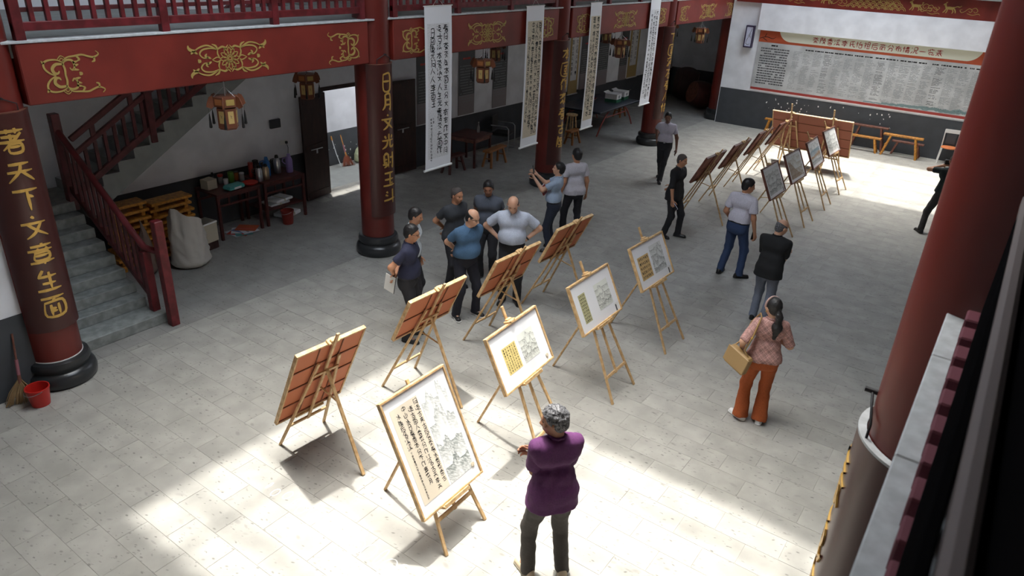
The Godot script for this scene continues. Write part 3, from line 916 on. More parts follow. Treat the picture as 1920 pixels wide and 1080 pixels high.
func beast(mb: MB, at: Callable, u: float, v: float, s: float, f: float, kind: int) -> void:   # a small gold running animal among clouds
	var d := 0.006
	var L := func(a: Array) -> Array:
		var o := []
		for p: Vector2 in vv(a): o.append(Vector2(u + p.x * s * f, v + p.y * s))
		return smooth_line(o, 4)
	brush(mb, L.call([-0.55, 0.02, -0.2, 0.1, 0.2, 0.08, 0.5, 0.16]), 0.36 * s, at, d, 0.0, 0.8, 0.7)
	brush(mb, L.call([-0.45, 0.12, -0.62, 0.4, -0.6, 0.55]), 0.22 * s, at, d, 0.0, 1.0, 0.8)
	brush(mb, L.call([-0.58, 0.6, -0.75, 0.52, -0.9, 0.5]), 0.22 * s, at, d, 0.0, 1.0, 0.5)
	for k in [[-0.5, -0.1, -0.62, -0.35, -0.78, -0.5], [-0.3, -0.1, -0.32, -0.35, -0.42, -0.55], [0.3, -0.08, 0.42, -0.3, 0.34, -0.55], [0.48, 0.05, 0.66, -0.2, 0.74, -0.5]]:
		brush(mb, L.call(k), 0.13 * s, at, d, 0.0, 1.0, 0.6)
	brush(mb, L.call([0.5, 0.18, 0.75, 0.3, 0.7, 0.55, 0.9, 0.5]) if kind == 0 else L.call([0.5, 0.2, 0.8, 0.35, 1.1, 0.3, 1.3, 0.5]), 0.1 * s, at, d, 0.0, 1.0, 0.3)
	for k in [-0.66, -0.55]: brush(mb, L.call([k, 0.66, k + 0.08, 0.86]), 0.07 * s, at, d, 0.0, 1.0, 0.3)

func cloud(mb: MB, at: Callable, u: float, v: float, s: float, f: float) -> void:
	for k in [[0, 0, 0.3, 0.28, 0.6, 0.1, 0.45, -0.08, 0.3, 0.04], [0.5, 0.2, 0.85, 0.36, 1.1, 0.1, 0.9, -0.1, 0.75, 0.05], [0, 0, -0.3, -0.15, -0.5, 0.06, -0.3, 0.16], [0.2, -0.2, 0.7, -0.32, 1.2, -0.18, 1.4, -0.3]]:
		var o := []
		for p: Vector2 in vv(k): o.append(Vector2(u + p.x * s * f, v + p.y * s))
		brush(mb, smooth_line(o, 4), 0.055 * s, at, 0.005, 0.0, 0.8, 0.5)

func build_far_wall() -> void:
	var z := ZF
	# beam with gold animals
	var t := thing("beam", "red beam over the white far wall, painted with gold animals, clouds and waves", "beam", Vector3(0, 0, z))
	put("timber", bx(Vector3(-8.3, 3.8, 0.0), Vector3(4.0, 4.3, 0.12), 0.01), M.red_beam, t)
	var at := flat(Vector3(0, 0, 0.12), Vector3.RIGHT, Vector3.UP)
	var spots := [[-7.0, 1.0, 0], [-5.62, -1.0, 1], [-3.25, 1.0, 0], [-2.42, 1.0, 1], [-8.0, 1.0, 1], [-0.6, -1.0, 0]]
	for s in spots:
		var g := MB.new()
		beast(g, at, s[0], 4.03, 0.2, s[1], s[2])
		put("gold_animal", g, M.gold_paint, t)
	var cl := MB.new()
	for k in [[-7.75, 4.0, 1.0], [-6.6, 3.96, 1.0], [-6.2, 4.06, 1.0], [-5.35, 3.98, 1.0], [-3.0, 3.95, 1.0], [-2.05, 4.0, 1.0], [-3.75, 3.98, -1.0], [-2.8, 4.02, -1.0]]:
		cloud(cl, at, k[0], k[1], 0.26, k[2])
	put("gold_clouds", cl, M.gold_paint, t)
	var wv := MB.new()
	for row in 4:
		for k in 9 - row:
			var u := -4.95 + 0.17 * k + 0.085 * row
			for rr in [0.1, 0.06]:
				var arc := []
				for q in 9: arc.append(Vector2(u + cos(PI * q / 8.0) * rr, 3.88 + 0.085 * row + sin(PI * q / 8.0) * rr * 1.0))
				brush(wv, arc, 0.016, at, 0.004, 0.0, 0.8, 0.8)
	put("gold_waves", wv, M.gold_paint, t)
	# projecting white panel above the banner
	var p := thing("wall_panel", "wide plain white panel projecting from the far wall above the banner", "panel", Vector3(0, 0, z))
	put("face", bx(Vector3(-7.5, 3.03, 0.034), Vector3(-1.3, 3.798, 0.13), 0.006), M.white_wall, p)
	# banner
	var b := thing("banner", "long printed banner on the far wall with a red title over tables of small text", "banner", Vector3(0, 0, z + 0.012))
	var xl := -7.42; var xr := -1.15
	put("sheet", bx(Vector3(xl, 1.22, 0.0), Vector3(xr, 3.14, 0.012)), M.banner_grey, b)
	var bt := flat(Vector3(0, 0, 0.0125), Vector3.RIGHT, Vector3.UP)
	var m := MB.new(); rect(m, bt, xl, 2.68, xr, 3.14, 0.001)
	put("orange_header", m, M.banner_orange, b)
	m = MB.new()
	var ring := PackedVector2Array()
	for k in 13:
		var a := PI + PI / 2.0 * k / 12.0
		ring.append(Vector2(-6.45 + cos(a) * 0.38, 3.13 + sin(a) * 0.38))
	for k in 13:
		var a := -PI / 2.0 + PI / 2.0 * k / 12.0
		ring.append(Vector2(-1.72 + cos(a) * 0.38, 3.13 + sin(a) * 0.38))
	m.prism(ring, 0.0135, 0.0165)
	put("title_panel", m, M.banner_cream, b)
	var title := "茶陵香溪李氏怡祖后裔分布情况一览表"
	var tt := flat(Vector3(0, 0, 0.017), Vector3.RIGHT, Vector3.UP)
	rng.seed = 77
	for i in title.length():
		var ch := MB.new()
		write(ch, title[i], -5.72 + 3.34 * i / 16.0, 2.885, 0.165, 0.13, tt, 0.012, 0.0, 3)
		put("title_character", ch, M.banner_red, b)
	m = MB.new(); rect(m, bt, xl, 1.22, xr, 1.3, 0.001)
	put("red_band", m, M.banner_red, b)
	m = MB.new(); rect(m, bt, xl - 0.01, 1.2, xr, 1.225, 0.002)
	put("hem", m, M.white, b)
	var r := RandomNumberGenerator.new()
	r.seed = 15
	var head := MB.new()
	for k in 17: text_dashes(head, bt, -5.95 + 0.285 * k, -5.95 + 0.285 * k + 0.25, 2.575, 0.035, r, 0.95)
	text_dashes(head, bt, -7.0, -6.8, 2.6, 0.045, r, 1.0)
	stuff(put("column_headings", head, M.ink, b))
	var body := MB.new()
	for k in 15: text_dashes(body, bt, xl + 0.12, -6.42, 2.5 - 0.075 * k, 0.036, r, 0.93)
	stuff(put("introduction_text", body, M.ink_grey, b))
	var rows := MB.new()
	var dark := MB.new()
	for c in 17:
		var u := -6.28 + 0.302 * c
		for k in 38:
			var v := 2.5 - 0.03 * k
			if r.randf() < 0.9: text_dashes(rows if (c % 5 != 3 or r.randf() < 0.3) else dark, bt, u, u + r.randf_range(0.15, 0.27), v, 0.012, r, 0.85)
	stuff(put("table_text", rows, M.ink_light, b))
	stuff(put("table_notes", dark, M.ink_grey, b))
	var hills := MB.new()
	for lay in 3:
		var f := FastNoiseLite.new(); f.seed = 20 + lay; f.frequency = 2.6
		var u0 := -4.0 + 0.5 * lay
		for k in 60:
			var u := u0 + (xr - u0) * k / 60.0; var w := (xr - u0) / 60.0
			var h0 := 0.02 + 0.16 * absf(f.get_noise_1d(u)) * (k / 60.0 + 0.4) ; var h1 := 0.02 + 0.16 * absf(f.get_noise_1d(u + w)) * ((k + 1) / 60.0 + 0.4)
			var base := 1.3 + 0.02 * lay
			brush(hills, [Vector2(u, base + h0), Vector2(u + w, base + h1)], 0.03 + 0.02 * lay, bt, 0.0, 0.0015 + 0.0002 * lay, 1.0, 1.0)
	put("ink_hills", hills, M.teal_ink, b)
	var br := MB.new()
	for k in [[-7.4, 2.78, -7.2, 2.84, -7.0, 2.8, -6.9, 2.86], [-7.25, 2.83, -7.2, 2.95], [-7.3, 2.8, -7.15, 2.72]]: brush(br, smooth_line(vv(k), 4), 0.02, bt, 0.0, 0.003)
	put("branch_print", br, M.ink, b)
	# wall lamp
	var l := thing("wall_lamp", "slim box wall lamp with dark frame and ink painted shade left of the banner", "wall lamp", Vector3(-7.72, 2.8, z + 0.01))
	put("shade", bx(Vector3(-0.1, -0.29, 0.02), Vector3(0.1, 0.29, 0.13), 0.004), mat("lamp_shade", Color("c9cce0"), 0.5), l)
	var fr := MB.new()
	for s in [-1.0, 1.0]:
		fr.span(Vector3(s * 0.115 - 0.016, -0.33, 0.0), Vector3(s * 0.115 + 0.016, 0.33, 0.145), 0.003)
		fr.span(Vector3(-0.1, s * 0.31 - 0.02, 0.0), Vector3(0.1, s * 0.31 + 0.02, 0.145), 0.003)
	fr.span(Vector3(-0.1, -0.3, 0.0), Vector3(0.1, 0.3, 0.02))
	put("frame", fr, mat("lamp_frame", Color("2f2440"), 0.5), l)
	var pr := MB.new()
	var lt := flat(Vector3(0, 0, 0.13), Vector3.RIGHT, Vector3.UP)
	for k in [[0.07, 0.25, 0.02, 0.1, -0.04, 0.0], [0.05, 0.1, -0.05, -0.1, -0.06, -0.22], [-0.08, -0.2, 0.0, -0.24, 0.06, -0.2], [0.02, 0.05, 0.06, -0.05]]: brush(pr, smooth_line(vv(k), 4), 0.014, lt)
	put("ink_print", pr, M.ink_grey, l)

# ------------------------------------------------------------------ things on the back wall of the left gallery
func door_leaf(label: String, z0: float, z1: float, x0: float, x1: float) -> void:
	var t := thing("door_leaf", label, "door leaf", Vector3(x0, 0, z0), atan2(x1 - x0, z1 - z0))
	var L := Vector2(x1 - x0, z1 - z0).length()
	put("panel", bx(Vector3(-0.022, 0.02, 0.0), Vector3(0.022, 2.16, L), 0.004), M.dark_wood, t)
	for y in [0.12, 1.1, 2.06]:
		for s in [-1.0, 1.0]: put("rail", bx(Vector3(s * 0.026 - 0.006, y - 0.06, 0.05), Vector3(s * 0.026 + 0.006, y + 0.06, L - 0.05)), M.dark_wood, t)
	var m := MB.new()
	for s in [-1.0, 1.0]:
		m.tube([Vector3(s * 0.03, 1.06, L * 0.5 - 0.16), Vector3(s * 0.045, 1.06, L * 0.5 - 0.16), Vector3(s * 0.045, 1.07, L * 0.5 + 0.18)], [0.011], 6)
		m.span(Vector3(s * 0.035 - 0.006, 0.97, L * 0.5 - 0.02), Vector3(s * 0.035 + 0.006, 1.05, L * 0.5 + 0.02))
	put("bolt", m, M.steel, t)

func poster(label: String, z0: float, z1: float, y0: float, y1: float, seed_: int, group: String) -> void:
	var t := thing("text_board", label, "board", Vector3(XL + 0.008, 0, 0), 0.0, group)
	put("sheet", bx(Vector3(0, y0, z1), Vector3(0.01, y1, z0)), M.board_low, t)
	put("text_block", bx(Vector3(0.01, y0 + (y1 - y0) * 0.26, z1 + 0.01), Vector3(0.0115, y1, z0 - 0.01)), M.board_dark, t)
	var at := flat(Vector3(0.012, 0, z0), Vector3(0, 0, -1), Vector3.UP)
	var r := RandomNumberGenerator.new()
	r.seed = seed_
	var m := MB.new()
	var L := z0 - z1
	for k in 14: text_dashes(m, at, 0.06, L - 0.06, y1 - 0.7 - 0.068 * k, 0.02, r, 0.9)
	stuff(put("text_lines", m, M.ink_light, t))
	m = MB.new()
	text_dashes(m, at, L * 0.25, L * 0.75, y1 - 0.52, 0.045, r, 1.0)
	put("heading", m, M.red_plastic, t)

func wall_scroll(label: String, z: float, w: float, y0: float, y1: float, seed_: int) -> void:
	var t := thing("wall_scroll", label, "scroll", Vector3(XL + 0.012, 0, z), PI / 2.0, "mounted scrolls on the back wall")
	put("mount", bx(Vector3(-w / 2, y0, 0), Vector3(w / 2, y1, 0.006)), M.scroll_gold, t)
	put("text_panel", bx(Vector3(-w * 0.33, y0 + 0.42, 0.006), Vector3(w * 0.33, y1 - 0.2, 0.008)), M.paper, t)
	var rod := MB.new(); rod.tube([Vector3(-w / 2 - 0.03, y0, 0.012), Vector3(w / 2 + 0.03, y0, 0.012)], [0.02], 10)
	put("bottom_roller", rod, M.white, t)
	rng.seed = seed_
	var ink := MB.new()
	var at := flat(Vector3(0, 0, 0.008), Vector3.RIGHT, Vector3.UP)
	for c in 2:
		var v := y1 - 0.3
		while v > y0 + 0.55:
			write(ink, POOL[rng.randi() % POOL.length()], (0.1 if c == 0 else -0.12) * w / 0.5, v, 0.11, 0.13, at, 0.045, 0.0, 2)
			v -= 0.15 * rng.randf_range(0.9, 1.2)
	stuff(put("calligraphy", ink, M.ink, t))

func build_back_wall() -> void:
	mat("board_low", Color("8c8486"), 0.6); mat("board_dark", Color("55585a"), 0.6); mat("scroll_gold", Color("b39a66"), 0.7)
	var d := struct("door_1", bx(Vector3(XL - 0.2, 2.17, -11.68), Vector3(XL + 0.02, 2.25, -9.86)), M.dark_wood, "dark frame of the open double door in the back wall", "door frame")
	put("jamb", bx(Vector3(XL - 0.2, 0, -9.93), Vector3(XL + 0.015, 2.17, -9.87)), M.dark_wood, d)
	put("jamb", bx(Vector3(XL - 0.2, 0, -11.68), Vector3(XL + 0.015, 2.17, -11.62)), M.dark_wood, d)
	door_leaf("dark wooden door leaf folded back to the left of the bright doorway", -9.92, -9.2, XL + 0.05, XL + 0.16)
	door_leaf("dark wooden door leaf folded back to the right of the bright doorway, behind the column", -11.72, -12.56, XL + 0.05, XL + 0.12)
	var g := "grey text boards on the back wall"
	poster("grey text board on the back wall between the right door leaf and first scroll", -12.74, -13.24, 1.03, 2.95, 1, g)
	poster("grey text board on the back wall, left of the second bay's front lantern", -14.28, -14.93, 1.03, 2.95, 2, g)
	poster("grey text board on the back wall, right of the second bay's front lantern", -15.72, -16.36, 1.03, 2.95, 3, g)
	poster("grey text board above the blue table, just behind the third hanging scroll", -20.3, -21.1, 0.98, 2.9, 4, g)
	poster("grey text board above the blue table, next right of the third scroll", -21.25, -22.1, 0.98, 2.9, 5, g)
	poster("grey text board above the blue table, beside the right mounted scroll", -22.95, -23.5, 0.98, 2.9, 6, g)
	wall_scroll("scroll mounted on gold brocade on the back wall, just right of the third column", -19.9, 0.55, 0.9, 3.1, 31)
	wall_scroll("scroll mounted on gold brocade on the back wall, left of the fourth hanging scroll", -23.95, 0.72, 1.0, 3.1, 32)
	var s := thing("switch_box", "small dark grey electrical box on the white back wall above the tables", "switch box", Vector3(XL, 1.7, -8.68))
	put("cover", bx(Vector3(0, -0.085, -0.12), Vector3(0.05, 0.085, 0.12), 0.008), M.dado_grey, s)
	var k := thing("socket", "white double wall socket with a plugged lead above the second table", "socket", Vector3(XL, 1.3, -8.85))
	put("plate", bx(Vector3(0, -0.045, -0.09), Vector3(0.012, 0.045, 0.09), 0.003), M.white, k)
	var c := MB.new(); c.tube([Vector3(0.02, 0, -0.05), Vector3(0.06, -0.1, -0.06), Vector3(0.03, -0.4, -0.05)], [0.006], 6)
	put("lead", c, M.black, k)
	put("plug", bx(Vector3(0.01, -0.03, -0.075), Vector3(0.05, 0.02, -0.03), 0.005), M.black, k)
	# door in the short wall at the left edge of the picture
	var e := struct("door_2", bx(Vector3(-8.78, 0.1, -1.98), Vector3(-8.7, 2.2, -1.02), 0.004), M.dark_wood, "dark lacquered door at the left edge of the picture", "door")
	var f := MB.new()
	f.span(Vector3(-8.8, 0.1, -2.1), Vector3(-8.55, 2.3, -1.97), 0.008); f.span(Vector3(-8.8, 0.1, -1.03), Vector3(-8.55, 2.3, -0.9), 0.008); f.span(Vector3(-8.8, 2.18, -2.1), Vector3(-8.55, 2.3, -0.9), 0.008)
	put("door_frame", f, M.red_rail, e)
	put("threshold", bx(Vector3(-8.85, 0, -2.16), Vector3(-8.48, 0.12, -0.85), 0.02), M.black_stone, e)
	var wr := MB.new()
	var rr := RandomNumberGenerator.new(); rr.seed = 3
	for q in 26: chip(wr, Vector3(-8.549, rr.randf_range(0.15, 1.3), rr.randf_range(-2.085, -2.03)), Vector3(0, 0, -1), Vector3.UP, rr.randf_range(0.008, 0.03), rr)
	stuff(put("worn_paint", wr, M.brown_wood, e))
	var hd := MB.new(); hd.tube([Vector3(-8.69, 1.0, -1.85), Vector3(-8.66, 1.0, -1.85), Vector3(-8.66, 1.12, -1.85), Vector3(-8.69, 1.12, -1.85)], [0.008], 6)
	put("door_handle", hd, M.steel, e)

# ------------------------------------------------------------------ easels and framed pictures
const TILT := 0.46

func ink_picture(seed_: int, w: int, h: int, style: int) -> ImageTexture:    # ink wash hills, water and trees on pale paper
	var f := FastNoiseLite.new(); f.seed = seed_; f.frequency = 0.007; f.fractal_octaves = 4
	var g := FastNoiseLite.new(); g.seed = seed_ + 50; g.frequency = 0.028; g.fractal_octaves = 3
	var dk := PackedFloat32Array(); dk.resize(w * h)
	var layers := 4
	for l in layers:
		var base: float = h * (0.2 + 0.2 * l + 0.04 * sin(seed_ * 1.7 + l))
		var amp: float = h * (0.34 - 0.05 * l)
		var deep: float = h * (0.2 + 0.04 * l)
		var k: float = 0.34 + 0.1 * l
		for x in w:
			var env := clampf(sin(PI * (float(x) / w * 0.9 + 0.05)) * 1.25 + 0.5 * sin(float(x) / w * 5.0 + seed_ + l * 2.1), 0.0, 1.4)
			var ridge := base - amp * maxf(0.0, f.get_noise_2d(x * 1.0, l * 300.0) + 0.12) * env
			var y1 := mini(h - 1, int(ridge + deep))
			for y in range(maxi(0, int(ridge)), y1 + 1):
				var t := (y - ridge) / deep
				var n := g.get_noise_2d(x * 0.5 + y * 0.5, y * 2.2 - x * 1.1)
				var q := (1.0 - t) * (1.0 - 0.5 * t) * k * clampf(0.62 + n * 0.9, 0.1, 1.0)
				if y - ridge < 1.3: q += 0.16
				dk[y * w + x] = maxf(dk[y * w + x], q)
	var r := RandomNumberGenerator.new(); r.seed = seed_
	if style == 0:      # a tree low in the tall picture
		for k in 160:
			var c := Vector2(w * 0.45 + r.randfn() * w * 0.11, h * 0.68 + r.randfn() * h * 0.055)
			var a := r.randf_range(3, 9)
			for y in range(maxi(0, int(c.y - a)), mini(h, int(c.y + a))):
				for x in range(maxi(0, int(c.x - a)), mini(w, int(c.x + a))):
					if Vector2(x, y).distance_to(c) < a * (0.5 + 0.6 * g.get_noise_2d(x * 3.0, y * 3.0)): dk[y * w + x] = minf(0.55, dk[y * w + x] + 0.07)
		for b in 5:
			var p := Vector2(w * 0.47, h * 0.84)
			var d := Vector2(0.22 * (b - 2), -1.0).normalized()
			for k in 60:
				p += d * h * 0.0034
				d = d.rotated(r.randf_range(-0.12, 0.12))
				for x in range(-1, 2 if k < 30 else 1): dk[clampi(int(p.y), 0, h - 1) * w + clampi(int(p.x) + x, 0, w - 1)] = 0.85
	for k in (0 if style != 2 else 150):      # dabs of foliage
		var c := Vector2(r.randfn(0.62, 0.14) * w, r.randfn(0.62, 0.16) * h) if style != 2 else Vector2(r.randfn(0.5, 0.22) * w, r.randfn(0.42, 0.2) * h)
		var a := r.randf_range(2, 6)
		for y in range(int(c.y - a), int(c.y + a)):
			for x in range(int(c.x - a), int(c.x + a)):
				if x >= 0 and y >= 0 and x < w and y < h and Vector2(x, y).distance_to(c) < a * (0.6 + 0.5 * g.get_noise_2d(x * 4.0, y * 4.0)):
					dk[y * w + x] = minf(0.85, dk[y * w + x] + 0.22)
	var paper: Color = [Color(0.93, 0.935, 0.93), Color(0.9, 0.91, 0.88), Color(0.86, 0.87, 0.86), Color(0.82, 0.83, 0.82), Color(0.84, 0.85, 0.85)][style]
	var ink: Color = [Color(0.2, 0.24, 0.22), Color(0.22, 0.22, 0.2), Color(0.2, 0.2, 0.2), Color(0.45, 0.33, 0.22), Color(0.25, 0.27, 0.28)][style]
	var by := PackedByteArray(); by.resize(w * h * 3)
	for i in w * h:
		var c := paper.lerp(ink, minf(0.9, dk[i]))
		var px := float(i % w) / w; var py := float(i / w) / h
		if style == 3:      # brown slope falling to the right
			var edge := 0.16 + px * 0.95 + 0.12 * f.get_noise_2d(px * 420.0, 7.0)
			if py > edge: c = c.lerp(Color(0.56, 0.46, 0.37), 0.55 + 0.35 * g.get_noise_2d(px * 260.0, py * 700.0))
		elif style == 4:    # bands of blue and tan
			var n := f.get_noise_2d(px * 120.0, py * 900.0)
			c = c.lerp(Color(0.45, 0.55, 0.62), clampf(0.8 - absf(py - 0.42 + 0.1 * n) * 6.0, 0.0, 0.7)).lerp(Color(0.66, 0.5, 0.36), clampf(0.8 - absf(py - 0.62 + 0.12 * n) * 7.0, 0.0, 0.7))
		by[3 * i] = int(c.r * 255); by[3 * i + 1] = int(c.g * 255); by[3 * i + 2] = int(c.b * 255)
	return ImageTexture.create_from_image(Image.create_from_data(w, h, false, Image.FORMAT_RGB8, by))

func easel(at: Vector3, yaw: float, label: String, group: String, v0: float, top: float, back := 1.05) -> Node3D:
	var t := thing("easel", label, "easel", at, yaw, group)
	var b := Basis(Vector3.RIGHT, -TILT)
	var P := func(u: float, v: float, m: float) -> Vector3: return b * Vector3(u, v, m)
	for s in [-1.0, 1.0]:
		var m := MB.new()
		m.bar(P.call(0.288 * s, 0.0, 0.0), P.call(0.125 * s, 1.36, -0.005), 0.034, 0.022, Vector3.RIGHT)
		put("leg", m, M.pine, t)
	var m := MB.new()
	m.bar(P.call(0, 0.3, -0.002), P.call(0, top, -0.002), 0.036, 0.02, Vector3.RIGHT)
	put("mast", m, M.pine, t)
	m = MB.new(); m.bar(P.call(-0.255, 0.33, 0.0), P.call(0.255, 0.33, 0.0), 0.035, 0.022, b.y)
	put("lower_crossbar", m, M.pine, t)
	m = MB.new(); m.bar(P.call(-0.15, 1.18, -0.018), P.call(0.15, 1.18, -0.018), 0.035, 0.018, b.y)
	put("upper_crossbar", m, M.pine, t)
	var hinge: Vector3 = P.call(0, 1.2, -0.03)
	m = MB.new(); m.bar(hinge, Vector3(0, 0.005, -back), 0.036, 0.022, Vector3.RIGHT)
	put("back_leg", m, M.pine, t)
	m = MB.new(); m.bar(P.call(0, 0.9, -0.02), hinge.lerp(Vector3(0, 0.005, -back), 0.3), 0.022, 0.012, Vector3.RIGHT)
	put("brace", m, M.pine, t)
	m = MB.new(); m.box(P.call(0, v0 - 0.014, 0.045), Vector3(0.36, 0.026, 0.085), 0.004, b)
	m.box(P.call(0, v0 + 0.004, 0.083), Vector3(0.34, 0.018, 0.012), 0.003, b)
	put("tray", m, M.pine, t)
	return t

func clamp_block(t: Node3D, v: float) -> void:
	var b := Basis(Vector3.RIGHT, -TILT)
	var m := MB.new()
	m.box(b * Vector3(0, v + 0.012, 0.03), Vector3(0.13, 0.022, 0.07), 0.006, b)
	m.box(b * Vector3(0, v + 0.03, 0.022), Vector3(0.075, 0.026, 0.045), 0.008, b)
	m.box(b * Vector3(0, v + 0.002, 0.068), Vector3(0.06, 0.025, 0.01), 0.003, b)
	put("top_clamp", m, M.pine, t)

func picture(at: Vector3, yaw: float, label: String, group: String, w: float, h: float, v0: float, tex: Texture2D, kind: int, seed_: int, card: bool, wood: Material = null, back: Material = null) -> void:
	var t := thing("framed_picture", label, "picture", at, yaw, group)
	var b := Basis(Vector3.RIGHT, -TILT)
	wood = wood if wood else M.pine
	var c: float = v0 + h * 0.5
	var fw := 0.022
	var m0 := 0.018; var m1 := 0.062
	for q in [[0.0, h / 2 - fw / 2, w, fw], [0.0, -h / 2 + fw / 2, w, fw], [-w / 2 + fw / 2, 0.0, fw, h - 2 * fw], [w / 2 - fw / 2, 0.0, fw, h - 2 * fw]]:
		var m := MB.new()
		m.box(b * Vector3(q[0], c + q[1], (m0 + m1) / 2), Vector3(q[2], q[3], m1 - m0), 0.003, b)
		put("frame_bar", m, wood, t)
	var m := MB.new(); m.box(b * Vector3(0, c, 0.032), Vector3(w - 2 * fw, h - 2 * fw, 0.006), 0.0, b)
	put("backing_board", m, back if back else M.backing, t)
	m = MB.new()
	var rows := 3 if h > 0.9 else 1
	for k in rows: m.box(b * Vector3(0, v0 + h * (k + 1.0) / (rows + 1.0), 0.025), Vector3(w - 2 * fw, 0.014, 0.012), 0.0, b)
	for s in ([-0.17, 0.17] if h > 0.9 else [-0.17, 0.12]): m.box(b * Vector3(s * w, c, 0.025), Vector3(0.012, h - 2 * fw, 0.01), 0.0, b)
	m.box(b * Vector3(0, v0 + fw + 0.012, 0.026), Vector3(w - 2 * fw, 0.024, 0.012), 0.0, b)
	put("backing_batten", m, M.batten, t)
	m = MB.new(); m.box(b * Vector3(0, c, 0.044), Vector3(w - 2 * fw, h - 2 * fw, 0.004), 0.0, b)
	put("mat_board", m, M.silk, t)
	var at2 := flat(b * Vector3(0, c, 0.047), Vector3.RIGHT, b.y)
	var pm: StandardMaterial3D = mat("picture_%d" % seed_, Color.WHITE, 0.85)
	pm.albedo_texture = tex
	var q: Array = [[-0.02, -0.36, 0.4, 0.4], [0.0, -0.26, 0.3, 0.24], [0.02, -0.26, 0.36, 0.26], [0.0, -0.3, 0.36, 0.33], [-0.4, -0.38, 0.4, 0.38]][kind]
	if kind == 0: q = [0.02, -0.4, 0.41, 0.43]
	m = MB.new(); rect(m, at2, q[0] * w, q[1] * h, q[2] * w, q[3] * h, 0.0006)
	put("painting", m, pm, t)
	rng.seed = seed_ + 400
	var ink := MB.new()
	var pap := MB.new()
	if kind == 0:
		rect(pap, at2, -0.41 * w, -0.4 * h, -0.005 * w, 0.4 * h, 0.0006)
		put("text_panel", pap, M.text_cream, t)
		for col in 4:
			var u := -0.045 - 0.092 * col
			var v: float = 0.36 - 0.03 * (col % 2)
			var stop: float = [-0.36, -0.36, -0.3, 0.06][col]
			while v > stop:
				write(ink, POOL[rng.randi() % POOL.length()], u * w, v * h, 0.05, 0.13, at2, 0.04, 0.0, 2, 0.0012)
				v -= 0.052
		var v2 := 0.02
		while v2 > -0.38:
			write(ink, POOL[rng.randi() % POOL.length()], -0.33 * w, v2 * h, 0.022, 0.14, at2, 0.04, 0.0, 2, 0.0012)
			v2 -= 0.024
	elif kind < 4:
		var pos: Array = [[], [-0.32, -0.26, -0.06, 0.2], [-0.36, -0.32, -0.2, 0.25], [-0.38, -0.3, -0.06, 0.22]][kind]
		rect(pap, at2, pos[0] * w, pos[1] * h, pos[2] * w, pos[3] * h, 0.0006)
		put("text_panel", pap, [M.text_yellow, M.text_yellow, M.text_green, M.text_tan][kind], t)
		if kind == 3:
			for k in 5: 
				for j in 6: write(ink, POOL[rng.randi() % POOL.length()], lerpf(pos[0] + 0.05, pos[2] - 0.04, j / 5.0) * w, lerpf(pos[3] - 0.06, pos[1] + 0.06, k / 4.0) * h, 0.034, 0.16, at2, 0.05, 0.0, 2, 0.0012)
		else:
			var cols := 6 if kind == 1 else 4
			for k in cols:
				for j in 9: write(ink, POOL[rng.randi() % POOL.length()], lerpf(pos[2] - 0.03, pos[0] + 0.03, k / (cols - 1.0)) * w, lerpf(pos[3] - 0.04, pos[1] + 0.04, j / 8.0) * h, 0.022, 0.16, at2, 0.05, 0.0, 2, 0.0012)
	if ink.v.size() > 0: stuff(put("handwriting", ink, M.ink, t))
	if card:
		var cm := MB.new(); rect(cm, at2, w * 0.36, -h * 0.47, w * 0.46, -h * 0.3, 0.002)
		put("label_card", cm, M.white, t)
		var ci := MB.new(); rect(ci, at2, w * 0.37, -h * 0.46, w * 0.4, -h * 0.33, 0.0026)
		put("card_print", ci, M.ink_grey, t)
	else:
		var cm := MB.new()
		dot(cm, w * 0.4, -h * 0.38, 0.022, at2)
		put("seal_print", cm, M.paper_cream, t)

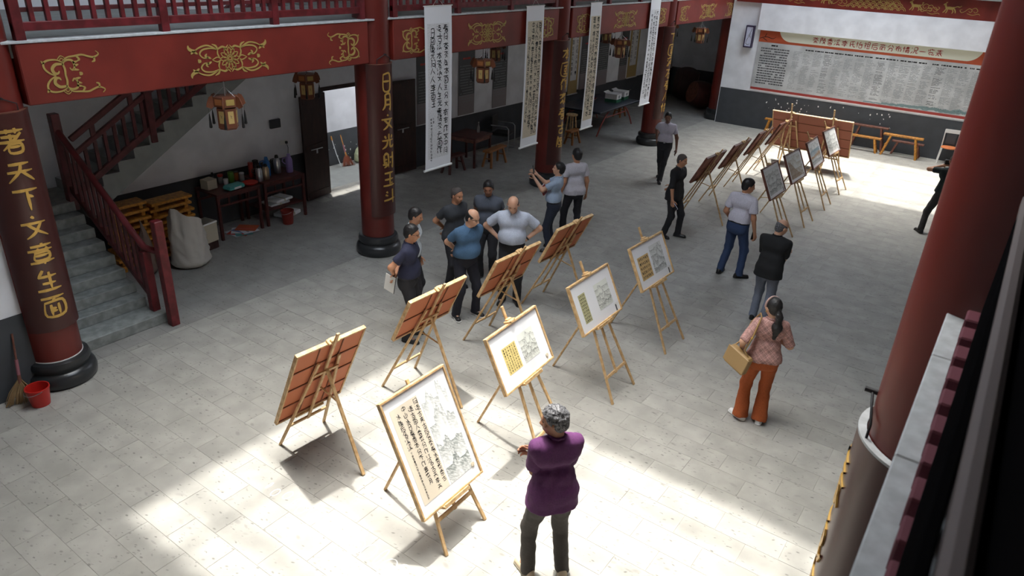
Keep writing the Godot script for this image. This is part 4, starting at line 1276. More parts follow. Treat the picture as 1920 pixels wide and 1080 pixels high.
func build_easels() -> void:
	mat("backing_brown", Color("985a45"), 0.7)
	mat("text_cream", Color("e3d8c4"), 0.85); mat("text_yellow", Color("e3cd84"), 0.85); mat("text_green", Color("b9b58a"), 0.85); mat("text_tan", Color("cfae78"), 0.85)
	var t0 := ink_picture(3, 300, 560, 0); var t1 := ink_picture(8, 360, 260, 1); var t2 := ink_picture(15, 360, 260, 1); var t3 := ink_picture(21, 360, 300, 2); var t4 := ink_picture(28, 420, 320, 2); var t5 := ink_picture(36, 420, 320, 3); var t6 := ink_picture(44, 420, 320, 4); var t7 := ink_picture(52, 420, 320, 2)
	var gl := "wooden easels turned away from the camera"
	var gr := "wooden easels facing the right side of the hall"
	var pl := "framed pictures seen from behind"
	var pr := "framed ink pictures facing right"
	var L := [["nearest of the row, holding the tall picture", -4.04, 1.152, 0.45, 0.83], ["second of the near row, in front of the man in navy", -5.556, 0.656, 0.965, 0.95], ["third of the near row, before the man with hands on hips", -7.1, 0.656, 0.95, 0.95], ["fourth of the near row, beside the photographing man", -8.57, 0.656, 0.95, 0.93],
		["first of the far row, right of the man in black", -13.98, 0.63, 0.96, 0.95], ["second of the far row, above the jeans man", -15.43, 0.62, 0.96, 0.95], ["third of the far row", -16.94, 0.62, 0.97, 0.95], ["last of the far row, beside the big red backed picture", -18.43, 0.62, 0.95, 0.9]]
	var backs := ["tall picture seen from behind, orange backing in a pine frame, nearest the camera", "picture with orange backing seen from behind, in front of the man in navy", "picture with orange backing seen from behind, before the man with hands on hips", "picture with orange backing seen from behind, beside the man photographing", "brown backed picture, first of the far row, right of the man in black", "brown backed picture, second of the far row seen from behind", "brown backed picture, third of the far row seen from behind", "brown backed picture, last of the far row, beside the big red backed picture"]
	for i in L.size():
		var q: Array = L[i]
		var at := Vector3([-5.53, -5.506, -5.466, -5.497, -5.44, -5.407, -5.392, -5.363][i], 0, q[1])
		var yaw := deg_to_rad([-94.0, -91.4, -92.0, -92.4, -92.6, -91.8, -90.8, -91.1][i])
		var e := easel(at, yaw, "pine easel from behind, " + q[0], gl, q[3], 1.76 if i == 0 else 1.74)
		clamp_block(e, q[3] + q[2])
		picture(at, yaw, backs[i], pl, q[4], q[2], q[3], t0 if i == 0 else (t1 if i % 2 == 0 else t2), 0 if i == 0 else 1 + i % 2, 10 + i, false, M.pine if i < 4 else M.brown_wood, M.backing if i < 4 else M.backing_brown)
	var Rw := [["nearest, holding the tall picture", -3.96, 1.141, 0.437, 0.85, t0, 0], ["second, behind the man in purple", -5.49, 0.637, 0.962, 0.97, t1, 1], ["third, with a green text panel", -7.05, 0.63, 0.965, 0.97, t2, 2], ["fourth, with a tan text panel", -8.6, 0.626, 0.964, 0.95, t3, 3],
		["first of the far row, with a dark ink picture", -14.0, 0.63, 0.93, 0.93, t4, 4], ["second of the far row, with a brown hillside", -15.31, 0.615, 0.965, 0.95, t5, 4], ["third of the far row, by the big picture's centre", -16.82, 0.61, 0.975, 0.97, t6, 4], ["last of the far row, before the big picture", -18.31, 0.608, 0.968, 0.92, t7, 4]]
	var pics := ["tall framed picture with cream handwriting and a tree landscape, nearest the camera", "framed ink landscape with a yellow square of handwriting, behind the man in purple", "framed ink landscape with a narrow green text panel and white card", "framed ink trees with a tan panel of five text rows and white card", "dull framed ink picture, first of the far row facing right", "framed picture of a brown hillside, second of the far row facing right", "framed landscape with blue and tan bands, third of the far row facing right", "framed pale landscape, last of the far row, before the big red backed picture"]
	for i in Rw.size():
		var q: Array = Rw[i]
		var at := Vector3([-3.105, -3.083, -3.076, -3.076, -3.07, -3.025, -3.007, -3.022][i], 0, q[1])
		var yaw := deg_to_rad([90.5, 93.0, 90.3, 88.0, 89.0, 88.0, 91.0, 87.6][i])
		var e := easel(at, yaw, "pine easel facing right, " + q[0], gr, q[3], 1.62 if i == 0 else 1.78)
		if i > 0: clamp_block(e, q[3] + q[2])
		picture(at, yaw, pics[i], pr, q[4], q[2], q[3], q[5], q[6], 30 + i, i != 0 and i != 1, M.pine if i < 4 else M.brown_wood)
	# the big picture at the far end on two easels, facing the far wall
	for s in [0, 1]:
		var at := Vector3(-4.95 + 1.06 * s, 0, -20.42)
		var e := easel(at, PI, ["pine easel seen from behind, left under the big red backed picture", "pine easel seen from behind, right under the big red backed picture"][s], "easels under the big picture", 0.42, 1.86, 0.95)
		clamp_block(e, 1.55)
	picture(Vector3(-4.43, 0, -20.425), PI, "back of the biggest framed picture, red brown, standing on two easels at the far end", "", 2.05, 1.13, 0.42, t4, 4, 50, false, M.pine, M.backing_brown)

# ------------------------------------------------------------------ furniture and small things
const ORD := ["topmost", "second from the top", "third from the top", "fourth from the top", "fifth from the top", "sixth from the top", "seventh from the top", "eighth from the top", "lowest"]

func lantern(label: String, at: Vector3, drop: float) -> void:
	var t := thing("lantern", label, "lantern", at, 0.3, "palace lanterns of the left gallery")
	var hexa := func(r: float, y: float) -> Array:
		var o := []
		for k in 6: o.append(Vector3(cos(TAU * k / 6.0) * r, y, sin(TAU * k / 6.0) * r))
		return o
	var drum := func(r0: float, y0: float, r1: float, y1: float) -> MB:
		var m := MB.new()
		var a: Array = hexa.call(r0, y0); var b: Array = hexa.call(r1, y1)
		var c := Vector3(0, (y0 + y1) / 2, 0)
		for k in 6:
			m.quad_out(a[k], a[(k + 1) % 6], b[(k + 1) % 6], b[k], c)
			m.tri(Vector3(0, y1, 0), b[(k + 1) % 6], b[k]); m.tri(Vector3(0, y0, 0), a[k], a[(k + 1) % 6])
		return m
	put("body", drum.call(0.135, 0.02, 0.135, 0.27), M.lantern_wood, t)
	put("crown", drum.call(0.16, 0.29, 0.17, 0.42), M.lantern_wood, t)
	put("neck", drum.call(0.12, 0.27, 0.12, 0.29), M.dark_wood, t)
	put("foot", drum.call(0.115, -0.01, 0.14, 0.02), M.lantern_wood, t)
	for k in 6:
		var a := TAU * (k + 0.5) / 6.0
		var d := Vector3(cos(a), 0, sin(a)); var e := Vector3(-d.z, 0, d.x)
		var b := Basis(e * -1.0, Vector3.UP, d)
		var m := MB.new(); m.box(d * 0.119 + Vector3(0, 0.155, 0), Vector3(0.075, 0.16, 0.006), 0.001, b)
		var pane := put("pane", m, M.lantern_pane, t)
		var mk := MB.new()
		brush(mk, [Vector2(-0.012, 0.02), Vector2(0.01, 0.01), Vector2(-0.005, -0.005), Vector2(0.012, -0.02)], 0.008, flat(d * 0.1225 + Vector3(0, 0.16, 0), e * -1.0, Vector3.UP))
		put("pane_mark", mk, M.ink_grey, pane)
		m = MB.new(); m.box(d * 0.1445 + Vector3(0, 0.355, 0), Vector3(0.11, 0.075, 0.006), 0.001, b)
		put("carved_panel", m, M.gold_paint if k == 0 else M.lantern_carve, t)
		var f := Vector3(cos(TAU * k / 6.0), 0, sin(TAU * k / 6.0))
		m = MB.new()
		var poly := PackedVector2Array([Vector2(0.165, 0.3), Vector2(0.2, 0.27), Vector2(0.26, 0.3), Vector2(0.245, 0.36), Vector2(0.215, 0.42), Vector2(0.17, 0.44)])
		m.prism(poly, -0.007, 0.007, Basis(f, Vector3.UP, f.cross(Vector3.UP)))
		put("bracket", m, M.lantern_wood, t)
		m = MB.new(); m.tube([f * 0.235 + Vector3(0, 0.29, 0), f * 0.235 + Vector3(0, 0.2, 0)], [0.0025], 4, false)
		m.lathe([Vector2(0.004, 0.02), Vector2(0.02, 0.03), Vector2(0.012, 0.15), Vector2(0.004, 0.21)], 8, f * 0.235)
		put("tassel", m, M.black, t)
	var c := MB.new()
	c.tube([Vector3(0, 0.42, 0), Vector3(0, 0.42 + drop, 0)], [0.008], 6)
	for k in 3: c.tube([Vector3(cos(k * 2.1) * 0.15, 0.42, sin(k * 2.1) * 0.15), Vector3(0, 0.42 + drop * 0.6, 0)], [0.003], 4, false)
	put("hanging_rod", c, M.steel, t)

func red_table(label: String, z0: float, z1: float, shelf: bool) -> void:
	var t := thing("side_table", label, "table", Vector3(-11.37, 0, (z0 + z1) / 2))
	var L := absf(z1 - z0); var hx := 0.33; var hz := L / 2
	put("tabletop", bx(Vector3(-hx - 0.01, 0.82, -hz), Vector3(hx + 0.01, 0.86, hz), 0.006), M.red_wood, t)
	for sx in [-1.0, 1.0]:
		for sz in [-1.0, 1.0]: put("leg", bx(Vector3(sx * (hx - 0.025) - 0.025, 0, sz * (hz - 0.03) - 0.025), Vector3(sx * (hx - 0.025) + 0.025, 0.82, sz * (hz - 0.03) + 0.025), 0.004), M.red_wood, t)
		put("apron", bx(Vector3(sx * (hx - 0.025) - 0.012, 0.77, -hz + 0.05), Vector3(sx * (hx - 0.025) + 0.012, 0.82, hz - 0.05)), M.red_wood, t)
		put("rail", bx(Vector3(sx * (hx - 0.025) - 0.012, 0.62, -hz + 0.05), Vector3(sx * (hx - 0.025) + 0.012, 0.655, hz - 0.05)), M.red_wood, t)
		for k in [-0.5, 0.5]: put("strut", bx(Vector3(sx * (hx - 0.025) - 0.01, 0.655, k * hz * 0.9 - 0.012), Vector3(sx * (hx - 0.025) + 0.01, 0.77, k * hz * 0.9 + 0.012)), M.red_wood, t)
	if shelf: put("shelf", bx(Vector3(-hx + 0.03, 0.28, -hz + 0.05), Vector3(hx - 0.05, 0.3, hz - 0.05)), M.red_wood, t)

func jar(called: String, label: String, cat: String, at: Vector3, prof: Array, m: Material, extra := []) -> Node3D:
	var t := thing(called, label, cat, at)
	var b := MB.new(); b.lathe(prof, 20)
	put("body", b, m, t)
	for e in extra:
		var q := MB.new(); q.lathe(e[1], 20)
		put(e[0], q, e[2], t)
	return t

func cyl(r0: float, r1: float, y0: float, y1: float) -> Array:
	return [Vector2(0, y0), Vector2(r0 - 0.004, y0), Vector2(r0, y0 + 0.006), Vector2(r1, y1 - 0.006), Vector2(r1 - 0.005, y1), Vector2(0, y1)]

func thermos(label: String, at: Vector3, m: Material, top: Material, h: float, handle: bool) -> void:
	var t := jar("thermos", label, "thermos", at, [Vector2(0, 0), Vector2(0.06, 0), Vector2(0.065, 0.01), Vector2(0.065, h * 0.68), Vector2(0.045, h * 0.82), Vector2(0.04, h * 0.84), Vector2(0, h * 0.84)], m, [["stopper", cyl(0.038, 0.03, h * 0.84, h), top]])
	var q := MB.new()
	var a := 2.2
	var d := Vector3(cos(a), 0, sin(a))
	q.tube([d * 0.05 + Vector3(0, h * 0.8, 0), d * 0.11 + Vector3(0, h * 0.76, 0), d * 0.125 + Vector3(0, h * 0.6, 0), d * 0.07 + Vector3(0, h * 0.45, 0)], [0.011], 8)
	put("handle", q, m if handle else top, t)

func plank_bench(called: String, label: String, at: Vector3, turn: float, L: float, h: float, w: float, m: Material, legm: Material, group := "", splay := 0.09) -> Node3D:   # along x
	var t := thing(called, label, "bench", at, turn, group)
	put("seat", bx(Vector3(-L / 2, h - 0.05, -w / 2), Vector3(L / 2, h, w / 2), 0.006), m, t)
	for sx in [-1.0, 1.0]:
		for sz in [-1.0, 1.0]:
			var q := MB.new()
			q.bar(Vector3(sx * (L / 2 - 0.06), 0.0, sz * (w / 2 + 0.03)), Vector3(sx * (L / 2 - 0.06 - splay), h - 0.045, sz * (w / 2 - 0.03)), 0.055, 0.045, Vector3.RIGHT, 0.004)
			put("leg", q, legm, t)
		var q := MB.new()
		q.bar(Vector3(sx * (L / 2 - 0.1), h * 0.5, -w / 2), Vector3(sx * (L / 2 - 0.1), h * 0.5, w / 2), 0.03, 0.025, Vector3.RIGHT)
		put("stretcher", q, legm, t)
	return t

func build_furniture() -> void:
	mat("lantern_wood", Color("70402a"), 0.4); mat("lantern_carve", Color("a5683a"), 0.5)
	var lp := mat("lantern_pane", Color("c4a668"), 0.5)
	lp.emission_enabled = false
	var spots := ["first bay, before the stairs", "second bay, right of the first hanging scroll", "third bay, between third and fourth hanging scrolls", "last bay, before the dark corner"]
	for i in 4: lantern("brown palace lantern under the beam, " + spots[i], Vector3(-8.56, 2.66, [-5.58, -11.09, -16.62, -21.72][i]), 0.2)
	var back := ["above the open double door", "high behind the first lantern of the second bay", "behind the third hanging scroll", "left of the last front lantern"]
	for i in 4: lantern("palace lantern hanging deeper in the gallery, " + back[i], Vector3(-10.3, [2.45, 2.62, 2.66, 2.55][i], [-8.33, -13.8, -19.1, -23.5][i]), 3.7 - 0.42 - [2.45, 2.62, 2.66, 2.55][i])

	# tables with the tea things
	red_table("dark red wooden side table against the back wall, the left of two, with papers beneath", -6.78, -7.68, false)
	red_table("dark red wooden side table against the back wall, next to the open door leaf", -7.76, -8.7, true)
	var y := 0.862
	var b := thing("box", "small cream cardboard box at the left end of the side tables", "box", Vector3(-11.47, y, -6.93), 0.1)
	put("carton", bx(Vector3(-0.1, 0, -0.1), Vector3(0.1, 0.17, 0.1), 0.004), M.box_cream, b) if M.has("box_cream") else put("carton", bx(Vector3(-0.1, 0, -0.1), Vector3(0.1, 0.17, 0.1), 0.004), mat("box_cream", Color("b9b09c"), 0.8), b)
	put("flap", bx(Vector3(-0.1, 0.17, -0.1), Vector3(0.1, 0.174, -0.02)), M.box_cream, b)
	jar("bottle", "dark bottle with a black cap behind the cream box on the table", "bottle", Vector3(-11.6, y, -7.1), cyl(0.032, 0.032, 0, 0.17), mat("dark_glass", Color("2a2428"), 0.2), [["cap", cyl(0.02, 0.02, 0.17, 0.23), M.black]])
	jar("jar", "glass jar with a red lid among the tea things", "jar", Vector3(-11.58, y, -7.24), cyl(0.045, 0.045, 0, 0.13), mat("jar_glass", Color("8b8a88"), 0.2), [["lid", cyl(0.05, 0.05, 0.13, 0.17), M.red_plastic]])
	jar("cup", "small white cup beside the green canister", "cup", Vector3(-11.45, y, -7.26), cyl(0.04, 0.045, 0, 0.11), M.white)
	jar("canister", "bright green canister on the left side table", "canister", Vector3(-11.52, y, -7.42), cyl(0.055, 0.055, 0, 0.17), mat("green_tin", Color("5d8a2c"), 0.4), [["lid", cyl(0.057, 0.057, 0.17, 0.19), M.green_tin]])
	jar("canister", "orange canister right of the green canister", "canister", Vector3(-11.55, y, -7.55), cyl(0.04, 0.04, 0, 0.15), mat("orange_tin", Color("b5662c"), 0.4), [["lid", cyl(0.042, 0.042, 0.15, 0.165), M.black]])
	jar("jar", "clear glass jar behind the red plate", "jar", Vector3(-11.42, y, -7.58), cyl(0.045, 0.045, 0, 0.14), M.jar_glass, [["lid", cyl(0.046, 0.046, 0.14, 0.165), M.steel]])
	jar("tea_tin", "tall red tea tin near the middle of the two tables", "tin", Vector3(-11.5, y, -7.84), cyl(0.045, 0.045, 0, 0.26), mat("red_tin", Color("9c2f24"), 0.4), [["lid", cyl(0.046, 0.046, 0.26, 0.29), M.red_tin]])
	jar("tea_tin", "tall dark tea tin just right of the red tin", "tin", Vector3(-11.53, y, -7.97), cyl(0.055, 0.055, 0, 0.27), M.dark_glass, [["lid", cyl(0.056, 0.056, 0.27, 0.3), M.black]])
	var tr := thing("tray", "turquoise plastic box with a white label on the front edge of the left table", "tray", Vector3(-11.17, y, -7.23), 0.15)
	put("tub", bx(Vector3(-0.1, 0, -0.18), Vector3(0.1, 0.06, 0.18), 0.02), mat("turquoise", Color("4fa8a4"), 0.4), tr)
	put("lid", bx(Vector3(-0.085, 0.06, -0.165), Vector3(0.085, 0.075, 0.165), 0.01), M.turquoise, tr)
	put("label_card", bx(Vector3(0.1, 0.012, -0.08), Vector3(0.102, 0.05, 0.08)), M.white, tr)
	jar("plate", "flat red plastic plate on the left side table", "plate", Vector3(-11.16, y, -7.56), [Vector2(0, 0), Vector2(0.09, 0), Vector2(0.14, 0.035), Vector2(0.145, 0.045), Vector2(0.135, 0.042), Vector2(0.088, 0.012), Vector2(0, 0.012)], M.red_plastic, [["base_ring", [Vector2(0.08, 0.001), Vector2(0.09, 0.001), Vector2(0.09, 0.004)], M.red_plastic]])
	thermos("steel vacuum flask with a black top, left one of the front pair", Vector3(-11.2, y, -7.8), M.steel, M.black, 0.3, false)
	thermos("steel vacuum flask with a brownish sheen, right one of the front pair", Vector3(-11.22, y, -7.96), mat("bronze_steel", Color("b9a385"), 0.3, 0.8), M.black, 0.29, false)
	thermos("blue plastic thermos jug behind the steel flasks", Vector3(-11.37, y, -8.1), mat("blue_plastic", Color("2f6fb5"), 0.4), M.blue_plastic, 0.37, true)
	thermos("steel vacuum flask between the blue and the purple thermos", Vector3(-11.4, y, -8.36), M.steel, M.black, 0.35, false)
	thermos("pale purple thermos jug at the right end of the tables", Vector3(-11.28, y, -8.55), mat("purple_plastic", Color("8b78b5"), 0.4), M.purple_plastic, 0.36, true)
	var pp := [[Color("c9ccd4"), 0.0], [Color("b2402f"), 0.5], [Color("5a8f8f"), -0.4], [Color("d8d8dc"), 0.9], [Color("6f7fae"), 0.25], [Color("c9ccd4"), -0.15], [Color("b9593a"), 0.65]]
	var pn := ["white folded paper sheet, lowest under the left side table", "red folded paper sheet under the left side table", "green striped paper sheet under the left side table", "pale paper sheet lying crosswise under the left side table", "blue printed paper sheet under the left side table", "white paper sheet near the front leg of the left side table", "orange printed paper sheet on top of the pile under the left table"]
	for i in 7:
		var s := thing("paper_sheet", pn[i], "paper", Vector3(-11.2 + 0.03 * (i % 3), 0.004 + 0.006 * i, -7.2 - 0.035 * i), pp[i][1])
		put("sheet", bx(Vector3(-0.19, 0, -0.15), Vector3(0.19, 0.005, 0.15)), mat("paper_%d" % i, pp[i][0], 0.8), s)
		put("printed_stripe", bx(Vector3(-0.15, 0.005, -0.02 + 0.01 * i), Vector3(0.15, 0.0056, 0.02 + 0.01 * i)), M.red_plastic if i % 2 == 0 else M.ink_light, s)
	for i in 3:
		var s := thing("paper_bundle", ["grey paper bundle on the shelf of the right side table", "white paper bundle on the shelf of the right side table, on top", "white flat parcel on the floor under the right side table"][i], "paper", Vector3(-11.35, [0.302, 0.348, 0.0][i], [-8.2, -8.28, -8.45][i]), 0.15 * i)
		put("stack", bx(Vector3(-0.17, 0, -0.22), Vector3(0.17, [0.042, 0.05, 0.07][i], 0.22), 0.012), [M.ledge_stone, M.paper, M.silk][i], s)
		put("band", bx(Vector3(-0.172, 0, -0.02), Vector3(0.172, [0.044, 0.052, 0.072][i], 0.02), 0.004), M.box_cream, s)
	bucket(Vector3(-10.93, 0, -8.14), "dark red plastic bucket on the floor before the right side table", 0.12, 0.27, mat("dark_red_plastic", Color("7e2a22"), 0.5))
	bucket(Vector3(-8.26, 0, -2.52), "bright red plastic bucket beside the broom at the foot of the nearest column", 0.12, 0.23, M.red_plastic)
	broom(Vector3(-8.43, 0, -2.4), "corn broom with a pink striped handle leaning beside the red bucket", Vector3(-0.16, 0.8, -0.13), M.brown_wood, mat("broom_straw", Color("8a6f4c"), 0.9))
	broom(Vector3(-13.06, -0.01, -11.66), "reddish brown broom leaning on the alley wall, seen through the doorway", Vector3(-0.25, 0.72, 0.0), M.yellow_wood, mat("red_straw", Color("8a4c38"), 0.9))
	var st := thing("stick", "pale bamboo stick leaning on the alley wall, seen through the doorway", "stick", Vector3(-13.1, 0, -11.45))
	var q := MB.new(); q.tube([Vector3.ZERO, Vector3(-0.12, 0.3, 0.03), Vector3(-0.22, 0.62, 0.05)], [0.012, 0.011, 0.01], 8)
	put("shaft", q, M.ledge_stone, st)
	q = MB.new(); q.tube([Vector3(-0.22, 0.62, 0.05), Vector3(-0.245, 0.72, 0.06)], [0.018], 8)
	put("grip", q, M.yellow_wood, st)
	sack("pale green sack slumped against the alley wall outside", Vector3(-13.15, -0.01, -12.15), 0.2, 0.42, mat("green_sack", Color("a9b190"), 0.9), 5, 0.0)
	# stacked yellow benches, sacks and a box under the upper flight
	for s in 2:
		for k in 9:
			var L: float = [0.62, 0.72][s]
			var t := thing("plank_bench", "yellow wooden plank bench in the %s stack under the stairs, %s" % [["left", "right"][s], ORD[8 - k]], "bench", Vector3(-11.12 + 0.02 * sin(k * 2.3 + s), 0.002 + [0.122, 0.113][s] * k, [-5.22, -5.93][s] + 0.012 * sin(k * 1.7 + 2.0 * s)), 0.03 * sin(k * 3.1 + s), "stacked yellow benches")
			put("seat", bx(Vector3(-0.15, 0.066, -L / 2), Vector3(0.16, 0.112, L / 2), 0.008), M.yellow_wood, t)
			for sz in [-1.0, 1.0]: put("leg", bx(Vector3(-0.13, 0.0, sz * (L / 2 - 0.09) - 0.03), Vector3(0.13, 0.067, sz * (L / 2 - 0.09) + 0.03), 0.004), M.yellow_wood, t)
	sack("large open white woven sack standing on the floor beside the stacked benches", Vector3(-10.5, 0, -5.84), 0.3, 0.78, mat("sack_white", Color("b5b0a8"), 0.9), 3, 1.0)
	sack("thin brown translucent plastic bag, upright before the stacked benches", Vector3(-10.72, 0, -5.22), 0.16, 0.82, mat("brown_bag", Color("6d5a50"), 0.5), 8, 0.4)
	var wb := thing("box", "white foam box behind the woven sack on the floor", "box", Vector3(-10.95, 0.0, -6.38), 0.15)
	put("carton", bx(Vector3(-0.14, 0.14, -0.2), Vector3(0.14, 0.5, 0.2), 0.008), M.box_cream, wb)
	put("lower_carton", bx(Vector3(-0.13, 0.0, -0.19), Vector3(0.13, 0.14, 0.19), 0.006), M.dark_wood, wb)
	put("lid_edge", bx(Vector3(-0.145, 0.47, -0.205), Vector3(0.145, 0.5, 0.205), 0.006), M.white, wb)
	# square table, bench, chair
	var tb := thing("square_table", "dark brown square table against the grey band, between first and second scrolls", "table", Vector3(-11.1, 0, -13.95), 0.12)
	put("tabletop", bx(Vector3(-0.4, 0.71, -0.42), Vector3(0.4, 0.75, 0.42), 0.006), M.red_wood, tb)
	for sx in [-1.0, 1.0]:
		for sz in [-1.0, 1.0]: put("leg", bx(Vector3(sx * 0.35 - 0.025, 0, sz * 0.37 - 0.025), Vector3(sx * 0.35 + 0.025, 0.71, sz * 0.37 + 0.025), 0.004), M.red_wood, tb)
		put("apron", bx(Vector3(sx * 0.35 - 0.01, 0.62, -0.35), Vector3(sx * 0.35 + 0.01, 0.71, 0.35)), M.brown_wood, tb)
		put("apron", bx(Vector3(-0.33, 0.62, sx * 0.37 - 0.01), Vector3(0.33, 0.71, sx * 0.37 + 0.01)), M.brown_wood, tb)
	jar("bottle", "clear glass bottle on the dark square table", "bottle", Vector3(-11.05, 0.75, -14.2), [Vector2(0, 0), Vector2(0.035, 0), Vector2(0.038, 0.01), Vector2(0.038, 0.13), Vector2(0.016, 0.19), Vector2(0.016, 0.24), Vector2(0, 0.24)], M.jar_glass, [["cap", cyl(0.018, 0.018, 0.24, 0.26), M.white]])
	plank_bench("small_bench", "small brown wooden bench before the dark square table", Vector3(-10.55, 0, -14.25), PI / 2 + 0.1, 0.85, 0.44, 0.2, M.yellow_dark, M.yellow_dark) if M.has("yellow_dark") else plank_bench("small_bench", "small brown wooden bench before the dark square table", Vector3(-10.55, 0, -14.25), PI / 2 + 0.1, 0.85, 0.44, 0.2, mat("yellow_dark", Color("8f5a2c"), 0.5), M.yellow_dark)
	plank_bench("small_bench", "small reddish bench half hidden behind the first hanging scroll", Vector3(-10.9, 0, -13.05), PI / 2, 0.7, 0.42, 0.2, M.red_wood, M.red_wood)
	var ch := thing("armchair", "black armchair with a bright chrome arm in the shade left of the second scroll", "chair", Vector3(-11.35, 0, -15.65), 0.3)
	put("seat", bx(Vector3(-0.24, 0.4, -0.24), Vector3(0.24, 0.48, 0.24), 0.03), M.black, ch)
	put("backrest", bx(Vector3(-0.28, 0.5, -0.23), Vector3(-0.22, 0.9, 0.23), 0.02), M.black, ch)
	for s in [-1.0, 1.0]:
		q = MB.new(); q.tube([Vector3(-0.26, 0.02, s * 0.27), Vector3(0.26, 0.015, s * 0.27), Vector3(0.27, 0.3, s * 0.27), Vector3(0.26, 0.62, s * 0.27), Vector3(0.2, 0.68, s * 0.27), Vector3(-0.24, 0.68, s * 0.27)], [0.014], 8)
		put("chrome_arm", q, M.steel, ch)
	# dark blue table with curved red legs
	var tt := thing("games_table", "large dark blue table with curved red metal legs behind the third hanging scroll", "table", Vector3(-10.83, 0, -20.0), 0.04)
	put("tabletop", bx(Vector3(-0.76, 0.735, -1.37), Vector3(0.76, 0.76, 1.37), 0.004), mat("table_blue", Color("2d3444"), 0.35), tt)
	put("edge_line", bx(Vector3(0.745, 0.76, -1.37), Vector3(0.76, 0.7605, 1.37)), M.ledge_stone, tt)
	put("frame", bx(Vector3(-0.7, 0.69, -1.3), Vector3(0.7, 0.735, 1.3), 0.004), M.iron, tt)
	for s in [-1.0, 1.0]:
		for z in [-0.9, 0.9]:
			q = MB.new()
			var pts := []
			for k in 9: pts.append(Vector3(s * 0.62, 0.68 * (1.0 - pow(k / 8.0, 1.7)) + 0.015, z + signf(z) * 0.32 * (k / 8.0) - signf(z) * 0.5 * (1.0 - k / 8.0)))
			q.tube(pts, [0.024], 8)
			put("leg", q, mat("red_metal", Color("8a3a2f"), 0.45) if not M.has("red_metal") else M.red_metal, tt)
		q = MB.new(); q.tube([Vector3(s * 0.62, 0.5, -0.7), Vector3(s * 0.62, 0.5, 0.7)], [0.018], 8)
		put("rail", q, M.red_metal, tt)
	for k in 2:
		var bb := thing("carton", ["white and green carton on the dark blue table, the left of two", "white and green carton on the dark blue table, the right of two"][k], "box", Vector3([-10.62, -10.68][k], 0.762, [-20.5, -21.12][k]), 0.1)
		put("lower_half", bx(Vector3(-0.2, 0, -0.19), Vector3(0.2, 0.1, 0.19), 0.004), mat("carton_green", Color("2f6a4f"), 0.6) if k == 0 else M.carton_green, bb)
		put("upper_half", bx(Vector3(-0.2, 0.1, -0.19), Vector3(0.2, 0.26, 0.19), 0.004), M.paper, bb)
		put("printed_mark", bx(Vector3(0.2, 0.13, -0.08), Vector3(0.202, 0.21, 0.06)), M.ink_light, bb)
		for s in [-1.0, 1.0]:
			q = MB.new(); q.box(Vector3(s * 0.21, 0.275, 0), Vector3(0.12, 0.004, 0.36), 0.0, Basis(Vector3(0, 0, 1), s * 0.45))
			put("flap", q, M.paper, bb)
	var fold := thing("folder", "red folder lying on the dark blue table behind the cartons", "folder", Vector3(-11.3, 0.761, -20.4), 0.3)
	put("cover", bx(Vector3(-0.12, 0, -0.17), Vector3(0.12, 0.02, 0.17), 0.004), mat("folder_red", Color("8c2f2c"), 0.5), fold)
	put("pages", bx(Vector3(-0.112, 0.005, -0.165), Vector3(0.122, 0.015, 0.172)), M.paper, fold)
	var sl := thing("paper_sheet", "small white paper slip lying on the dark blue table", "paper", Vector3(-10.98, 0.761, -19.7), 0.4)
	put("sheet", bx(Vector3(-0.03, 0, -0.12), Vector3(0.03, 0.004, 0.12)), M.white, sl)
	put("printed_stripe", bx(Vector3(-0.02, 0.004, -0.1), Vector3(-0.012, 0.0046, 0.1)), M.ink_light, sl)
	var so := thing("stool", "pale round wooden stool before the dark blue table, right of the third column", "stool", Vector3(-10.68, 0, -18.15))
	q = MB.new(); q.lathe(cyl(0.17, 0.17, 0.66, 0.7), 24)
	put("seat", q, M.pine, so)
	for k in 4:
		var a := TAU * (k + 0.5) / 4
		q = MB.new(); q.bar(Vector3(cos(a) * 0.17, 0, sin(a) * 0.17), Vector3(cos(a) * 0.11, 0.665, sin(a) * 0.11), 0.034, 0.034, Vector3.RIGHT)
		put("leg", q, M.pine, so)
	plank_bench("small_bench", "small orange brown bench beside the pale round stool", Vector3(-10.28, 0, -17.6), PI / 2, 0.55, 0.4, 0.2, M.yellow_dark, M.yellow_dark)
	plank_bench("small_bench", "small wooden bench under the far end of the dark blue table", Vector3(-11.1, 0, -22.0), PI / 2, 0.5, 0.44, 0.2, M.yellow_dark, M.yellow_dark)
	# big drums in the dark corner
	for k in 2:
		var dr := thing("drum", ["big brown barrel drum in the dark far corner, the left of two", "brown barrel drum tilted against the bigger one in the dark far corner"][k], "drum", Vector3([-10.75, -9.7][k], 0.0, [-26.6, -25.6][k]), [0.3, 0.9][k])
		var R: float = [0.62, 0.48][k]
		q = MB.new()
		var pr := []
		for j in 9: pr.append(Vector2(R * (0.8 + 0.2 * sin(PI * j / 8.0)), -0.42 + 0.84 * j / 8.0))
		var bb := Basis(Vector3(0, 0, 1), 1.5 if k == 0 else 1.3)
		q.lathe(pr, 32, Vector3(0, R, 0), 0.5, 0.0, TAU, bb)
		put("shell", q, M.dark_wood if k == 0 else M.red_wood, dr)
		for s in [-1.0, 1.0]:
			q = MB.new(); q.lathe([Vector2(0, 0.42), Vector2(R * 0.78, 0.42), Vector2(R * 0.8, 0.41)] if s > 0 else [Vector2(R * 0.8, -0.41), Vector2(R * 0.78, -0.42), Vector2(0, -0.42)], 32, Vector3(0, R, 0), 0.9, 0.0, TAU, bb)
			put("drumskin", q, M.brown_wood, dr)
	# benches and a chair along the far wall
	var zf := ZF + 0.22
	plank_bench("long_bench", "long yellow bench against the far wall, behind the big red backed picture", Vector3(-5.35, 0, zf), 0, 2.2, 0.56, 0.16, M.yellow_wood, M.yellow_wood)
